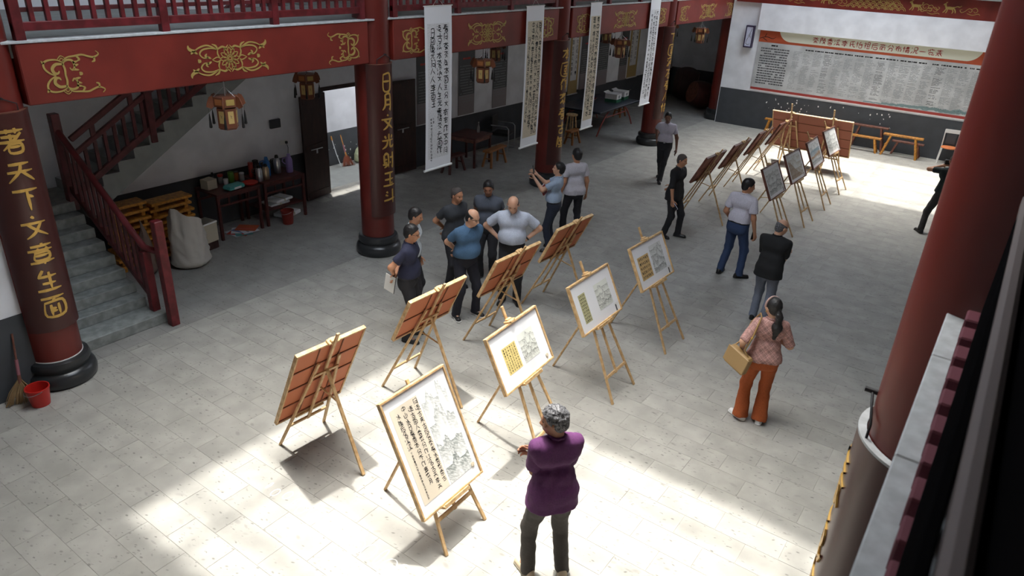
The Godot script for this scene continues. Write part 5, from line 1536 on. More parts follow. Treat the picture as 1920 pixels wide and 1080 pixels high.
	plank_bench("long_bench", "second long yellow bench, a little lower, against the far wall at the picture's left end", Vector3(-5.75, 0, zf + 0.33), 0, 1.7, 0.5, 0.14, M.yellow_wood, M.yellow_wood)
	plank_bench("bench", "tall dark brown bench against the far wall, behind a lower yellow bench", Vector3(-3.58, 0, zf - 0.02), 0, 1.0, 0.7, 0.15, M.brown_wood, M.brown_wood, "", 0.14)
	plank_bench("bench", "low yellow bench in front of the tall dark brown bench by the far wall", Vector3(-3.67, 0, zf + 0.3), 0, 1.0, 0.44, 0.15, M.yellow_wood, M.yellow_wood, "", 0.12)
	plank_bench("bench", "tall yellow bench by the far wall, nearest to the white chair", Vector3(-2.62, 0, zf + 0.3), 0, 1.05, 0.62, 0.16, M.yellow_wood, M.yellow_wood, "", 0.14)
	plank_bench("bench", "low brown bench mostly hidden behind the tall yellow bench", Vector3(-2.5, 0, zf - 0.03), 0, 0.85, 0.4, 0.13, M.brown_wood, M.brown_wood, "", 0.1)
	var wc := thing("chair", "white metal chair with an orange seat against the far wall", "chair", Vector3(-1.45, 0, zf + 0.02), 0.12)
	q = MB.new(); q.lathe([Vector2(0, 0.42), Vector2(0.19, 0.42), Vector2(0.21, 0.435), Vector2(0.2, 0.455), Vector2(0, 0.46)], 24)
	put("seat", q, mat("orange_seat", Color("cf7a4a"), 0.5), wc)
	for sx in [-1.0, 1.0]:
		q = MB.new(); q.tube([Vector3(sx * 0.2, 0, -0.2), Vector3(sx * 0.18, 0.42, -0.17), Vector3(sx * 0.19, 0.9, -0.2)], [0.015], 8)
		put("rear_leg", q, M.white, wc)
		q = MB.new(); q.tube([Vector3(sx * 0.2, 0, 0.2), Vector3(sx * 0.17, 0.43, 0.15)], [0.014], 8)
		put("front_leg", q, M.white, wc)
		q = MB.new(); q.tube([Vector3(sx * 0.18, 0.41, -0.17), Vector3(sx * 0.17, 0.41, 0.15)], [0.012], 8)
		put("seat_rail", q, M.white, wc)
	put("top_slat", bx(Vector3(-0.19, 0.8, -0.205), Vector3(0.19, 0.91, -0.185), 0.005), M.white, wc)
	put("mesh_back", bx(Vector3(-0.12, 0.5, -0.19), Vector3(0.12, 0.8, -0.184)), M.dado_grey, wc)

func bucket(at: Vector3, label: String, r: float, h: float, m: Material) -> void:
	var t := thing("bucket", label, "bucket", at)
	var q := MB.new()
	q.lathe([Vector2(0, 0), Vector2(r * 0.78, 0), Vector2(r * 0.8, 0.01), Vector2(r, h - 0.02), Vector2(r + 0.006, h - 0.02), Vector2(r + 0.006, h), Vector2(r - 0.004, h), Vector2(r * 0.78, 0.02), Vector2(0, 0.02)], 28)
	put("pail", q, m, t)
	q = MB.new()
	var pts := []
	for k in 13: pts.append(Vector3(cos(PI * k / 12.0) * (r + 0.006), h - 0.015 - sin(PI * k / 12.0) * r * 0.35, sin(PI * k / 12.0) * (r + 0.02)))
	q.tube(pts, [0.004], 6)
	put("handle", q, M.steel, t)

func broom(at: Vector3, label: String, lean: Vector3, handle: Material, straw: Material) -> void:
	var t := thing("broom", label, "broom", at)
	var d := lean.normalized()
	var q := MB.new()
	q.tube([d * 0.24, d * 0.5], [0.022, 0.016], 10)
	q.tube([d * 0.5, lean], [0.012], 8)
	put("handle", q, handle, t)
	q = MB.new(); q.tube([d * 0.26, d * 0.52], [0.02, 0.019], 10)
	put("wrap", q, mat("pink_wrap", Color("8f5a62"), 0.6) if not M.has("pink_wrap") else M.pink_wrap, t)
	var r := RandomNumberGenerator.new(); r.seed = 6
	q = MB.new()
	var side := d.cross(Vector3(1, 0, 0.3)).normalized()
	for k in 70:
		var u := r.randf_range(-1, 1); var w := r.randf_range(-1, 1)
		var top := d * r.randf_range(0.2, 0.28) + side * u * 0.025 + d.cross(side) * w * 0.015
		var bot := side * (u * 0.15 + r.randfn() * 0.012) + d.cross(side).normalized() * w * 0.04
		bot.y = maxf(0.005, r.randf_range(0.0, 0.03))
		q.tube([top, top.lerp(bot, 0.5) + side * u * 0.02, bot], [0.006, 0.006, 0.003], 5)
	stuff(put("bristles", q, straw, t))

func sack(label: String, at: Vector3, r: float, h: float, m: Material, seed_: int, open_: float) -> void:
	var t := thing("sack", label, "sack", at, 0.4 * seed_)
	var f := FastNoiseLite.new(); f.seed = seed_; f.frequency = 2.4
	var q := MB.new()
	var rows := 22; var seg := 36
	var pt := func(i: int, k: int, inner: float) -> Vector3:
		var v := float(i) / rows
		var a := TAU * k / seg
		var rr := r * (0.55 + 0.5 * sqrt(clampf(v * 9.0, 0.0, 1.0))) * (1.0 - 0.22 * v) + (0.0 if open_ > 0.5 else -r * 0.8 * pow(v, 4.0))
		rr *= 1.0 + 0.12 * f.get_noise_3d(cos(a) * 1.2, v * 2.2, sin(a) * 1.2) + (0.1 * sin(a * 7.0 + v * 3.0) + 0.05 * sin(a * 13.0 - v * 5.0)) * v
		var y := v * h * (1.0 + open_ * 0.32 * v * v * sin(a - 0.6))
		if open_ > 0.5: y += 0.05 * v * sin(a * 3.0)
		return Vector3(cos(a) * (rr - inner), y, sin(a) * (rr - inner) * 0.85)
	for side in 2:
		var s := q.v.size()
		for i in rows + 1:
			for k in seg + 1:
				var p: Vector3 = pt.call(i, k % seg, 0.006 * side)
				var px: Vector3 = pt.call(i, (k + 1) % seg, 0.006 * side) - pt.call(i, (k + seg - 1) % seg, 0.006 * side)
				var py: Vector3 = pt.call(mini(i + 1, rows), k % seg, 0.006 * side) - pt.call(maxi(i - 1, 0), k % seg, 0.006 * side)
				var nn := py.cross(px).normalized()
				q.vert(p, nn if side == 0 else -nn)
		for i in rows:
			for k in seg:
				var o := s + i * (seg + 1) + k
				var c := [o, o + 1, o + seg + 2, o, o + seg + 2, o + seg + 1]
				if side == 1: c = [o, o + seg + 2, o + 1, o, o + seg + 1, o + seg + 2]
				for j in c: q.ix.append(j)
	put("cloth", q, m, t)

# ------------------------------------------------------------------ people: smooth unions of tapered limbs, meshed as surface nets
class Field:
	var a := PackedVector3Array()
	var b := PackedVector3Array()
	var ra := PackedFloat32Array()
	var rb := PackedFloat32Array()
	var kind := PackedInt32Array()       # 0 limb, 1 limb with a flat far end, 2 ellipsoid, 3 limb flat at both ends
	var axes: Array[Basis] = []
	var clips: Array = []                # [normal, limit]: keeps what lies below the plane
	var k := 0.03
	var cell := 0.012
	var amp := 0.0
	var freq := 9.0
	var seed_ := 1
	func limb(p: Vector3, q: Vector3, r0: float, r1: float, t := 0) -> Field:
		a.append(p); b.append(q); ra.append(r0); rb.append(r1); kind.append(t); axes.append(Basis.IDENTITY)
		return self
	func egg(c: Vector3, r: Vector3, o := Basis.IDENTITY) -> Field:
		a.append(c); b.append(r); ra.append(maxf(r.x, maxf(r.y, r.z))); rb.append(minf(r.x, minf(r.y, r.z))); kind.append(2); axes.append(o)
		return self
	func one(i: int, p: Vector3) -> float:
		if kind[i] == 2:
			var q := (p - a[i]) * axes[i]
			var r := b[i]
			q = q / r
			var m := q.length()
			if m < 1e-4: return -rb[i]
			return m * (m - 1.0) / (q / r).length()
		var ba := b[i] - a[i]
		var pa := p - a[i]
		var L2 := ba.length_squared()
		var t := pa.dot(ba) / L2
		var tc := clampf(t, 0.0, 1.0)
		var d := (pa - ba * tc).length() - lerpf(ra[i], rb[i], tc)
		if kind[i] >= 1:
			d = maxf(d, (t - 1.0) * sqrt(L2))
			if kind[i] == 3: d = maxf(d, -t * sqrt(L2))
		return d
	func build(mb: MB) -> void:
		var n := a.size()
		var lo := Vector3(1e9, 1e9, 1e9)
		var hi := -lo
		for i in n:
			var pts := [a[i], b[i]] if kind[i] != 2 else [a[i]]
			for p: Vector3 in pts:
				var r := maxf(ra[i], rb[i]) + amp + cell * 2.0
				lo = lo.min(p - Vector3(r, r, r)); hi = hi.max(p + Vector3(r, r, r))
		var B := 6
		var N := B + 1
		var bs := B * cell
		var half := bs * 0.5 * 1.7321
		var dims := Vector3i(((hi - lo) / bs).ceil())
		var noise := FastNoiseLite.new()
		noise.seed = seed_; noise.frequency = freq; noise.fractal_octaves = 2
		var key := {}
		var nets := PackedInt64Array()
		var first := mb.v.size()
		var s := PackedFloat32Array(); s.resize(N * N * N)
		for bx_ in dims.x: for by_ in dims.y: for bz_ in dims.z:
			var o := lo + Vector3(bx_, by_, bz_) * bs
			var c := o + Vector3(bs, bs, bs) * 0.5
			var dm := 1e9
			var ds := PackedFloat32Array()
			for i in n:
				var d := one(i, c)
				ds.append(d); dm = minf(dm, d)
			if dm > half + k * 0.5 + amp or dm < -half - k - amp: continue
			var out := false
			for cl in clips:
				if (cl[0] as Vector3).dot(c) - float(cl[1]) > half: out = true
			if out: continue
			var use := PackedInt32Array()
			for i in n:
				if ds[i] < dm + 2.0 * half + k: use.append(i)
			var any_in := false
			var any_out := false
			var q := 0
			for x in N: for y in N: for z in N:
				var p := o + Vector3(x, y, z) * cell
				var d := one(use[0], p)
				for j in range(1, use.size()):
					var e := one(use[j], p)
					var h := k - absf(d - e)
					d = minf(d, e)
					if h > 0.0: d -= h * h / (4.0 * k)
				if amp > 0.0: d += amp * noise.get_noise_3dv(p)
				for cl in clips: d = maxf(d, (cl[0] as Vector3).dot(p) - float(cl[1]))
				s[q] = d
				if d < 0.0: any_in = true
				else: any_out = true
				q += 1
			if not (any_in and any_out): continue
			for x in B: for y in B: for z in B:
				var i0 := (x * N + y) * N + z
				var v0 := s[i0]; var v1 := s[i0 + 1]; var v2 := s[i0 + N]; var v3 := s[i0 + N + 1]
				var i4 := i0 + N * N
				var v4 := s[i4]; var v5 := s[i4 + 1]; var v6 := s[i4 + N]; var v7 := s[i4 + N + 1]
				var inside := int(v0 < 0) + int(v1 < 0) + int(v2 < 0) + int(v3 < 0) + int(v4 < 0) + int(v5 < 0) + int(v6 < 0) + int(v7 < 0)
				if inside == 0 or inside == 8: continue
				var sum := Vector3.ZERO
				var cnt := 0.0
				if (v0 < 0) != (v1 < 0): sum += Vector3(0, 0, v0 / (v0 - v1)); cnt += 1
				if (v2 < 0) != (v3 < 0): sum += Vector3(0, 1, v2 / (v2 - v3)); cnt += 1
				if (v4 < 0) != (v5 < 0): sum += Vector3(1, 0, v4 / (v4 - v5)); cnt += 1
				if (v6 < 0) != (v7 < 0): sum += Vector3(1, 1, v6 / (v6 - v7)); cnt += 1
				if (v0 < 0) != (v2 < 0): sum += Vector3(0, v0 / (v0 - v2), 0); cnt += 1
				if (v1 < 0) != (v3 < 0): sum += Vector3(0, v1 / (v1 - v3), 1); cnt += 1
				if (v4 < 0) != (v6 < 0): sum += Vector3(1, v4 / (v4 - v6), 0); cnt += 1
				if (v5 < 0) != (v7 < 0): sum += Vector3(1, v5 / (v5 - v7), 1); cnt += 1
				if (v0 < 0) != (v4 < 0): sum += Vector3(v0 / (v0 - v4), 0, 0); cnt += 1
				if (v1 < 0) != (v5 < 0): sum += Vector3(v1 / (v1 - v5), 0, 1); cnt += 1
				if (v2 < 0) != (v6 < 0): sum += Vector3(v2 / (v2 - v6), 1, 0); cnt += 1
				if (v3 < 0) != (v7 < 0): sum += Vector3(v3 / (v3 - v7), 1, 1); cnt += 1
				var gx := bx_ * B + x; var gy := by_ * B + y; var gz := bz_ * B + z
				key[(gx * 4096 + gy) * 4096 + gz] = mb.vert(o + (Vector3(x, y, z) + sum / cnt) * cell, Vector3.ZERO)
				var g := (gx * 4096 + gy) * 4096 + gz
				if (v0 < 0) != (v4 < 0): nets.append(g * 8 + (0 if v0 < 0 else 1))
				if (v0 < 0) != (v2 < 0): nets.append(g * 8 + 2 + (0 if v0 < 0 else 1))
				if (v0 < 0) != (v1 < 0): nets.append(g * 8 + 4 + (0 if v0 < 0 else 1))
		var sx := 4096 * 4096; var sy := 4096; var sz := 1
		for e in nets:
			var g := e >> 3
			var t := e & 7
			var u := [sy, sz, sx][t >> 1] as int
			var w := [sz, sx, sy][t >> 1] as int
			var A: int = key.get(g - u - w, -1); var Bq: int = key.get(g - w, -1); var C: int = key.get(g, -1); var D: int = key.get(g - u, -1)
			if A < 0 or Bq < 0 or C < 0 or D < 0: continue
			var m := (mb.v[C] - mb.v[A]).cross(mb.v[D] - mb.v[Bq])
			if t & 1: m = -m
			for vi in [A, Bq, C, D]: mb.n[vi] += m
			if t & 1 == 0: mb.ix.append_array(PackedInt32Array([A, C, Bq, A, D, C]))
			else: mb.ix.append_array(PackedInt32Array([A, Bq, C, A, C, D]))
		for i in range(first, mb.v.size()): mb.n[i] = mb.n[i].normalized() if mb.n[i].length_squared() > 0.0 else Vector3.UP

var jobs := []          # [mesh builder, fields, name, material, parent]

func job(parent: Node, called: String, m: Material, fields: Array, extra: MB = null) -> void:
	jobs.append([extra if extra else MB.new(), fields, called, m, parent])

func run_jobs() -> void:
	var task := WorkerThreadPool.add_group_task(func(i: int) -> void:
		for f: Field in jobs[i][1]: f.build(jobs[i][0]), jobs.size(), -1, true)
	WorkerThreadPool.wait_for_group_task_completion(task)
	for j in jobs: put(j[2], j[0], j[3], j[4])

func bend(p: Vector3, q: Vector3, l0: float, l1: float, hint: Vector3) -> Array:    # two-bone chain: [middle joint, end]
	var d := q - p
	var L := minf(d.length(), (l0 + l1) * 0.998)
	d = d.normalized()
	var x := (l0 * l0 - l1 * l1 + L * L) / (2.0 * L)
	var y := sqrt(maxf(0.0, l0 * l0 - x * x))
	var h := (hint - d * hint.dot(d)).normalized()
	return [p + d * x + h * y, p + d * L]

func hand_field(w: Vector3, d: Vector3, nn: Vector3, left: bool, s: float, curl: float, cell: float) -> Field:
	var f := Field.new()
	f.k = 0.008 * s
	f.cell = cell
	d = d.normalized()
	nn = (nn - d * nn.dot(d)).normalized()
	var th := d.cross(nn) * (-1.0 if left else 1.0)
	f.limb(w + th * 0.016 * s, w + (d * 0.082 + th * 0.026) * s, 0.017 * s, 0.016 * s)
	f.limb(w - th * 0.014 * s, w + (d * 0.08 - th * 0.026) * s, 0.017 * s, 0.015 * s)
	f.limb(w - d * 0.05 * s, w + d * 0.01 * s, 0.026 * s, 0.025 * s)
	for i in 4:
		var p: Vector3 = w + (d * [0.084, 0.09, 0.087, 0.078][i] + th * [0.031, 0.011, -0.01, -0.03][i]) * s
		var L: float = [0.072, 0.08, 0.075, 0.06][i] * s
		var ang := curl * (0.35 + 0.05 * i)
		for j in 3:
			var dir: Vector3 = (d * cos(ang) + nn * sin(ang) + th * [0.1, 0.02, -0.05, -0.13][i] * (1.0 - 0.3 * j)).normalized()
			var q: Vector3 = p + dir * L * [0.44, 0.31, 0.25][j]
			f.limb(p, q, [0.0092, 0.0085, 0.0078][j] * s, [0.0085, 0.0078, 0.0068][j] * s)
			p = q
			ang += curl * 0.75
	var p := w + (d * 0.022 + th * 0.026) * s
	var dir := (d * 0.6 + th * 0.8 + nn * (0.25 + 0.3 * curl)).normalized()
	for j in 3:
		var q: Vector3 = p + dir * [0.04, 0.032, 0.026][j] * s
		f.limb(p, q, [0.0125, 0.0105, 0.0092][j] * s, [0.0105, 0.0092, 0.0075][j] * s)
		p = q
		dir = (dir + d * 0.35 - th * 0.25 * curl + nn * 0.15 * curl).normalized()
	return f

# one standing figure. In its own frame +z is forward and +x is its left.
func person(c: Dictionary) -> Node3D:
	var at: Vector3 = c.at
	var away := Vector3(at.x, 0, at.z).normalized()
	var left := -Vector3(-away.z, 0, away.x)
	var phi := deg_to_rad(c.phi)
	var face := away * cos(phi) + left * sin(phi)
	var t := thing("person", c.label, "person", at, atan2(face.x, face.z))
	var s: float = c.h / 1.72
	var dist := at.distance_to(cam.position)
	var cell := clampf(dist * 0.0014, 0.0085, 0.017)
	var fine := clampf(dist * 0.00062, 0.004, 0.0075)
	var lean := deg_to_rad(c.get("lean", 3.0))
	var twist := deg_to_rad(c.get("twist", 0.0))
	var belly: float = c.get("belly", 0.0)
	var wide: float = c.get("wide", 1.0)
	var sway: Vector3 = c.get("sway", Vector3.ZERO) * s
	var P := Vector3(0, 0.93, 0) * s + sway
	var tr := Basis(Vector3.UP, twist) * Basis(Vector3.RIGHT, lean)
	var T := func(x: float, y: float, z: float) -> Vector3: return P + tr * (Vector3(x, y, z) * s)
	var N: Vector3 = T.call(0, 0.52, -0.012)
	var hb := Basis(Vector3.UP, deg_to_rad(c.get("head", 0.0))) * Basis(Vector3.RIGHT, lean * 0.4 + deg_to_rad(c.get("nod", 5.0))) * Basis(Vector3(0, 0, 1), deg_to_rad(c.get("roll", 0.0)))
	var HC: Vector3 = N + Vector3(0, 0.02, 0) * s + hb * Vector3(0, 0.128, 0.018) * s
	var X := func(x: float, y: float, z: float) -> Vector3: return HC + hb * (Vector3(x, y, z) * s)
	# legs
	var hips := []; var knees := []; var ankles := []; var toes := []
	for i in 2:
		var sg := 1.0 if i == 0 else -1.0
		var fp: Vector3 = (c.feet[i] if c.has("feet") else Vector3(sg * 0.11, 0, 0.0)) * s
		var hip := P + Vector3(sg * 0.088, -0.035, 0) * s
		var an := fp + Vector3(0, 0.085, 0) * s
		var r := bend(hip, an, 0.43 * s, 0.405 * s, Vector3(sg * 0.12, 0, 1))
		hips.append(hip); knees.append(r[0]); ankles.append(r[1])
		var out := deg_to_rad(c.get("toes", [14.0, 14.0])[i]) * sg
		toes.append(Vector3(sin(out), 0, cos(out)))
	# arms
	var sho := []; var elb := []; var wri := []
	for i in 2:
		var sg := 1.0 if i == 0 else -1.0
		var S: Vector3 = T.call(sg * 0.168 * wide, 0.448, -0.012)
		var spec: Array = c.arms[i]
		var target: Vector3 = Basis(Vector3.UP, twist) * ((spec[0] as Vector3) * s) + sway
		var r := bend(S, target, 0.285 * s, 0.25 * s, Basis(Vector3.UP, twist) * (spec[1] as Vector3))
		sho.append(S); elb.append(r[0]); wri.append(r[1])
	var skin: Material = c.skin
	# body: one surface with head and hands
	var fb := Field.new()
	fb.cell = maxf(cell, 0.011); fb.k = 0.03 * s
	fb.limb(T.call(0, 0.45, -0.01), N + Vector3(0, 0.05, 0.01) * s, 0.062 * s, 0.054 * s)
	fb.limb(T.call(0.09, 0.38, 0), T.call(-0.09, 0.38, 0), 0.095 * s, 0.095 * s)
	fb.limb(T.call(0.05, 0.14, 0), T.call(-0.05, 0.14, 0), 0.095 * s, 0.095 * s)
	fb.limb(P + Vector3(0.06, 0, 0) * s, P + Vector3(-0.06, 0, 0) * s, 0.11 * s, 0.11 * s)
	for i in 2:
		fb.limb(sho[i], elb[i], 0.05 * s, 0.041 * s)
		fb.limb(elb[i], wri[i], 0.042 * s, 0.027 * s)
		fb.limb(hips[i], knees[i], 0.078 * s, 0.052 * s)
		fb.limb(knees[i], ankles[i], 0.052 * s, 0.036 * s)
		fb.limb(ankles[i] + Vector3(0, -0.03, 0) * s, ankles[i] + (toes[i] * 0.12 + Vector3(0, -0.045, 0)) * s, 0.032 * s, 0.025 * s)
	var fh := Field.new()
	fh.cell = fine; fh.k = 0.022 * s
	fh.egg(X.call(0, 0.022, -0.008), Vector3(0.076, 0.094, 0.094) * s, hb)
	fh.egg(X.call(0, -0.05, 0.022), Vector3(0.06, 0.07, 0.066) * s, hb)
	fh.egg(X.call(0, -0.1, 0.05), Vector3(0.03, 0.022, 0.028) * s, hb)
	fh.limb(X.call(0.03, 0.022, 0.072), X.call(-0.03, 0.022, 0.072), 0.014 * s, 0.014 * s)
	fh.limb(X.call(0, 0.01, 0.085), X.call(0, -0.032, 0.104), 0.0085 * s, 0.0135 * s)
	fh.limb(X.call(0.014, -0.036, 0.09), X.call(-0.014, -0.036, 0.09), 0.009 * s, 0.009 * s)
	fh.limb(X.call(0.02, -0.068, 0.078), X.call(-0.02, -0.068, 0.078), 0.011 * s, 0.011 * s)
	for sg in [1.0, -1.0]:
		fh.egg(X.call(sg * 0.044, -0.03, 0.058), Vector3(0.02, 0.02, 0.018) * s, hb)
	fh.limb(X.call(0, -0.06, -0.02), N + Vector3(0, -0.01, 0) * s, 0.052 * s, 0.056 * s)
	var fe := Field.new()
	fe.cell = fine; fe.k = 0.006 * s
	for sg in [1.0, -1.0]:
		fe.egg(X.call(sg * 0.078, -0.012, -0.008), Vector3(0.01, 0.031, 0.019) * s, hb * Basis(Vector3.UP, sg * 0.4))
		fe.limb(X.call(sg * 0.07, -0.012, 0.0), X.call(sg * 0.078, -0.012, -0.002), 0.014 * s, 0.012 * s)
	var parts := [fb, fh, fe]
	for i in 2:
		var spec: Array = c.arms[i]
		var d: Vector3 = (wri[i] - elb[i]).normalized()
		if spec.size() > 4: d = (d + (spec[4] as Vector3)).normalized()
		parts.append(hand_field(wri[i] + d * 0.01 * s, d, spec[2], i == 0, s, spec[3], clampf(fine * 0.8, 0.0038, 0.006)))
	job(t, "body", skin, parts)
	# face
	for sg in [1.0, -1.0]:
		var m := MB.new()
		m.ball(X.call(sg * 0.031, 0.001, 0.0785), Vector3(0.0125, 0.0065, 0.008) * s, hb, 10)
		put("eye", m, M.black, t)
		var fw := Field.new(); fw.cell = fine * 0.7; fw.k = 0.004
		fw.limb(X.call(sg * 0.014, 0.025, 0.088), X.call(sg * 0.046, 0.026, 0.075), 0.0045 * s, 0.0035 * s)
		job(t, "eyebrow", c.hair_mat if c.get("brow", true) else M.ink_grey, [fw])
	var lm := MB.new()
	lm.ball(X.call(0, -0.069, 0.0855), Vector3(0.021, 0.005, 0.006) * s, hb, 10)
	put("mouth", lm, M.lips, t)
	# hair
	var fr := Field.new()
	fr.cell = fine; fr.k = 0.015 * s; fr.amp = c.get("hair_rough", 0.004) * s; fr.freq = 22.0; fr.seed_ = int(at.x * 100)
	var up: float = c.get("hair_up", 0.012)
	fr.egg(X.call(0, 0.022, -0.01), (Vector3(0.076, 0.092, 0.093) + Vector3(up * 0.8, up, up)) * s, hb)
	fr.egg(X.call(0, -0.03, -0.035), (Vector3(0.066, 0.07, 0.062) + Vector3(up * 0.5, 0, up * 0.8)) * s, hb)
	var line: float = c.get("hairline", 0.016)
	fr.clips.append([hb * Vector3(0, -0.62, 0.78), (hb * Vector3(0, -0.62, 0.78)).dot(HC) + line * s])
	fr.clips.append([hb * Vector3(0, -1, 0.25), (hb * Vector3(0, -1, 0.25)).dot(HC) + 0.072 * s])
	if c.get("bald", false): fr.clips.append([hb * Vector3(0, 0.95, 0.3), (hb * Vector3(0, 0.95, 0.3)).dot(HC) + c.get("bald_line", 0.03) * s])
	job(t, "hair", c.hair_mat, [fr])
	# shirt
	var fs := Field.new()
	fs.cell = cell; fs.k = 0.07 * s; fs.amp = c.get("folds", 0.007) * s; fs.freq = 7.0; fs.seed_ = int(at.z * 90)
	var tuck: bool = c.get("tucked", true)
	fs.limb(T.call(0.095 * wide, 0.37, 0.004), T.call(-0.095 * wide, 0.37, 0.004), 0.112 * s, 0.112 * s)
	fs.limb(T.call(0.062 * wide, 0.16, 0.006 + belly * 0.3), T.call(-0.062 * wide, 0.16, 0.006 + belly * 0.3), (0.112 + belly * 0.35) * s, (0.112 + belly * 0.35) * s)
	if belly > 0.0: fs.egg(T.call(0, 0.13, 0.05 + belly * 0.35), Vector3(0.115, 0.14, 0.08 + belly * 0.5) * s, tr)
	for i in 2:
		fs.limb(T.call(0, 0.465, -0.012), sho[i], 0.062 * s, 0.06 * s)
	if tuck:
		fs.limb(P + Vector3(0.066, 0.06, 0) * s, P + Vector3(-0.066, 0.06, 0) * s, 0.122 * s, 0.122 * s)
		fs.clips.append([Vector3(0, -1, 0), -(P.y + 0.055 * s)])
	else:
		var hem: float = c.get("hem", 0.84)
		fs.limb(P + Vector3(0.072, 0.0, 0) * s, P + Vector3(-0.072, 0.0, 0) * s, 0.142 * s, 0.142 * s)
		fs.limb(P + Vector3(0.074, -0.16, 0) * s, P + Vector3(-0.074, -0.16, 0) * s, 0.15 * s, 0.15 * s)
		fs.clips.append([Vector3(0, -1, 0), -hem * s])
	var nk: Vector3 = (tr * Vector3(0, 1, 0.28)).normalized()
	fs.clips.append([nk, nk.dot(N) + 0.012 * s])
	var sl: float = c.get("sleeve", 0.66)
	var fsl := Field.new()
	fsl.cell = cell; fsl.k = 0.03 * s; fsl.amp = fs.amp * 0.8; fsl.freq = 9.0; fsl.seed_ = fs.seed_ + 3
	for i in 2:
		if sl <= 1.0:
			fsl.limb(sho[i], sho[i].lerp(elb[i], sl), 0.064 * s, c.get("cuff", 0.064) * s, 1)
		else:
			fsl.limb(sho[i], elb[i], 0.064 * s, 0.056 * s)
			fsl.limb(elb[i], elb[i].lerp(wri[i], sl - 1.0), 0.06 * s, 0.05 * s, 1)
	job(t, "shirt", c.shirt, [fs, fsl])
	if c.get("collar", true):
		var fc := Field.new()
		fc.cell = fine * 1.2; fc.k = 0.006
		for q in 9:
			var a0 := TAU * q / 9.0 + 0.12; var a1 := TAU * (q + 1) / 9.0 + 0.12
			var rr := 0.064
			if cos((a0 + a1) * 0.5) > 0.93: continue
			var dip0 := 0.03 * maxf(0.0, cos(a0)); var dip1 := 0.03 * maxf(0.0, cos(a1))
			fc.limb(N + tr * Vector3(sin(a0) * rr, 0.012 - dip0, cos(a0) * rr + 0.006) * s, N + tr * Vector3(sin(a1) * rr, 0.012 - dip1, cos(a1) * rr + 0.006) * s, 0.013 * s, 0.013 * s)
		for sg in [1.0, -1.0]:
			fc.limb(N + tr * Vector3(sg * 0.022, -0.018, 0.07) * s, N + tr * Vector3(sg * 0.05, -0.052, 0.088) * s, 0.014 * s, 0.007 * s)
		job(t, "collar", c.get("collar_mat", c.shirt), [fc])
	# trousers, belt
	var ft := Field.new()
	ft.cell = cell; ft.k = 0.05 * s; ft.amp = 0.006 * s; ft.freq = 6.0; ft.seed_ = int(at.x * 70) + 5
	ft.limb(P + Vector3(0.062, 0.02, 0) * s, P + Vector3(-0.062, 0.02, 0) * s, 0.122 * s, 0.122 * s)
	ft.limb(P + Vector3(0.07, -0.06, -0.015) * s, P + Vector3(-0.07, -0.06, -0.015) * s, 0.115 * s, 0.115 * s)
	ft.clips.append([Vector3.UP, P.y + 0.075 * s if tuck else (c.get("hem", 0.84) + 0.05) * s])
	var fl := Field.new()
	fl.cell = cell; fl.k = 0.04 * s; fl.amp = 0.009 * s; fl.freq = 7.0; fl.seed_ = ft.seed_ + 1
	var hemr: float = c.get("flare", 0.064)
	var knee_r: float = c.get("knee_r", 0.068)
	for i in 2:
		fl.limb(hips[i] + Vector3(0, -0.02, 0) * s, knees[i], 0.099 * s, knee_r * s)
		fl.limb(knees[i], ankles[i] + Vector3(0, -0.045, -0.004) * s, (knee_r - 0.002) * s, hemr * s, 1)
	job(t, "trousers", c.trousers, [ft, fl])
	if tuck:
		var fbt := Field.new()
		fbt.cell = cell * 0.8; fbt.k = 0.05 * s
		fbt.limb(P + Vector3(0.064, 0.03, 0) * s, P + Vector3(-0.064, 0.03, 0) * s, 0.127 * s, 0.127 * s)
		fbt.clips.append([Vector3.UP, P.y + 0.078 * s]); fbt.clips.append([Vector3(0, -1, 0), -(P.y + 0.042 * s)])
		job(t, "belt", M.black, [fbt])
		var bk := MB.new(); bk.box(P + Vector3(0, 0.06, 0.127) * s, Vector3(0.045, 0.032, 0.012) * s, 0.004)
		put("buckle", bk, M.steel, t)
	# shoes
	for i in 2:
		var an: Vector3 = ankles[i] - Vector3(0, 0.085, 0) * s
		var dr: Vector3 = toes[i]
		var f0 := Field.new()
		f0.cell = maxf(fine, 0.006); f0.k = 0.03 * s
		f0.limb(an + (dr * -0.045 + Vector3(0, 0.035, 0)) * s, an + (dr * 0.14 + Vector3(0, 0.026, 0)) * s, 0.042 * s, 0.038 * s)
		f0.limb(an + (dr * -0.03 + Vector3(0, 0.07, 0)) * s, an + (dr * 0.03 + Vector3(0, 0.06, 0)) * s, 0.036 * s, 0.034 * s)
		f0.clips.append([Vector3(0, -1, 0), -0.014 * s])
		job(t, "shoe", c.get("shoes", M.black_leather), [f0])
		var f1 := Field.new()
		f1.cell = maxf(fine, 0.006); f1.k = 0.01
		f1.limb(an + (dr * -0.045 + Vector3(0, 0.02, 0)) * s, an + (dr * 0.145 + Vector3(0, 0.02, 0)) * s, 0.045 * s, 0.041 * s)
		f1.clips.append([Vector3(0, -1, 0), -0.002]); f1.clips.append([Vector3.UP, 0.022 * s])
		job(t, "shoe_sole", c.get("soles", M.black), [f1])
	if c.get("glasses", false):
		var g := MB.new()
		for sg in [1.0, -1.0]:
			var ring := []
			for q in 15: ring.append(X.call(sg * 0.033 + cos(TAU * q / 14.0) * 0.024, -0.002 + sin(TAU * q / 14.0) * 0.017, 0.097))
			g.tube(ring, [0.0022 * s], 5, false)
			g.tube([X.call(sg * 0.057, 0.004, 0.097), X.call(sg * 0.077, 0.004, 0.05), X.call(sg * 0.082, 0.0, -0.01)], [0.002 * s], 5)
		g.tube([X.call(0.01, 0.0, 0.1), X.call(-0.01, 0.0, 0.1)], [0.002 * s], 5)
		put("glasses", g, M.black, t)
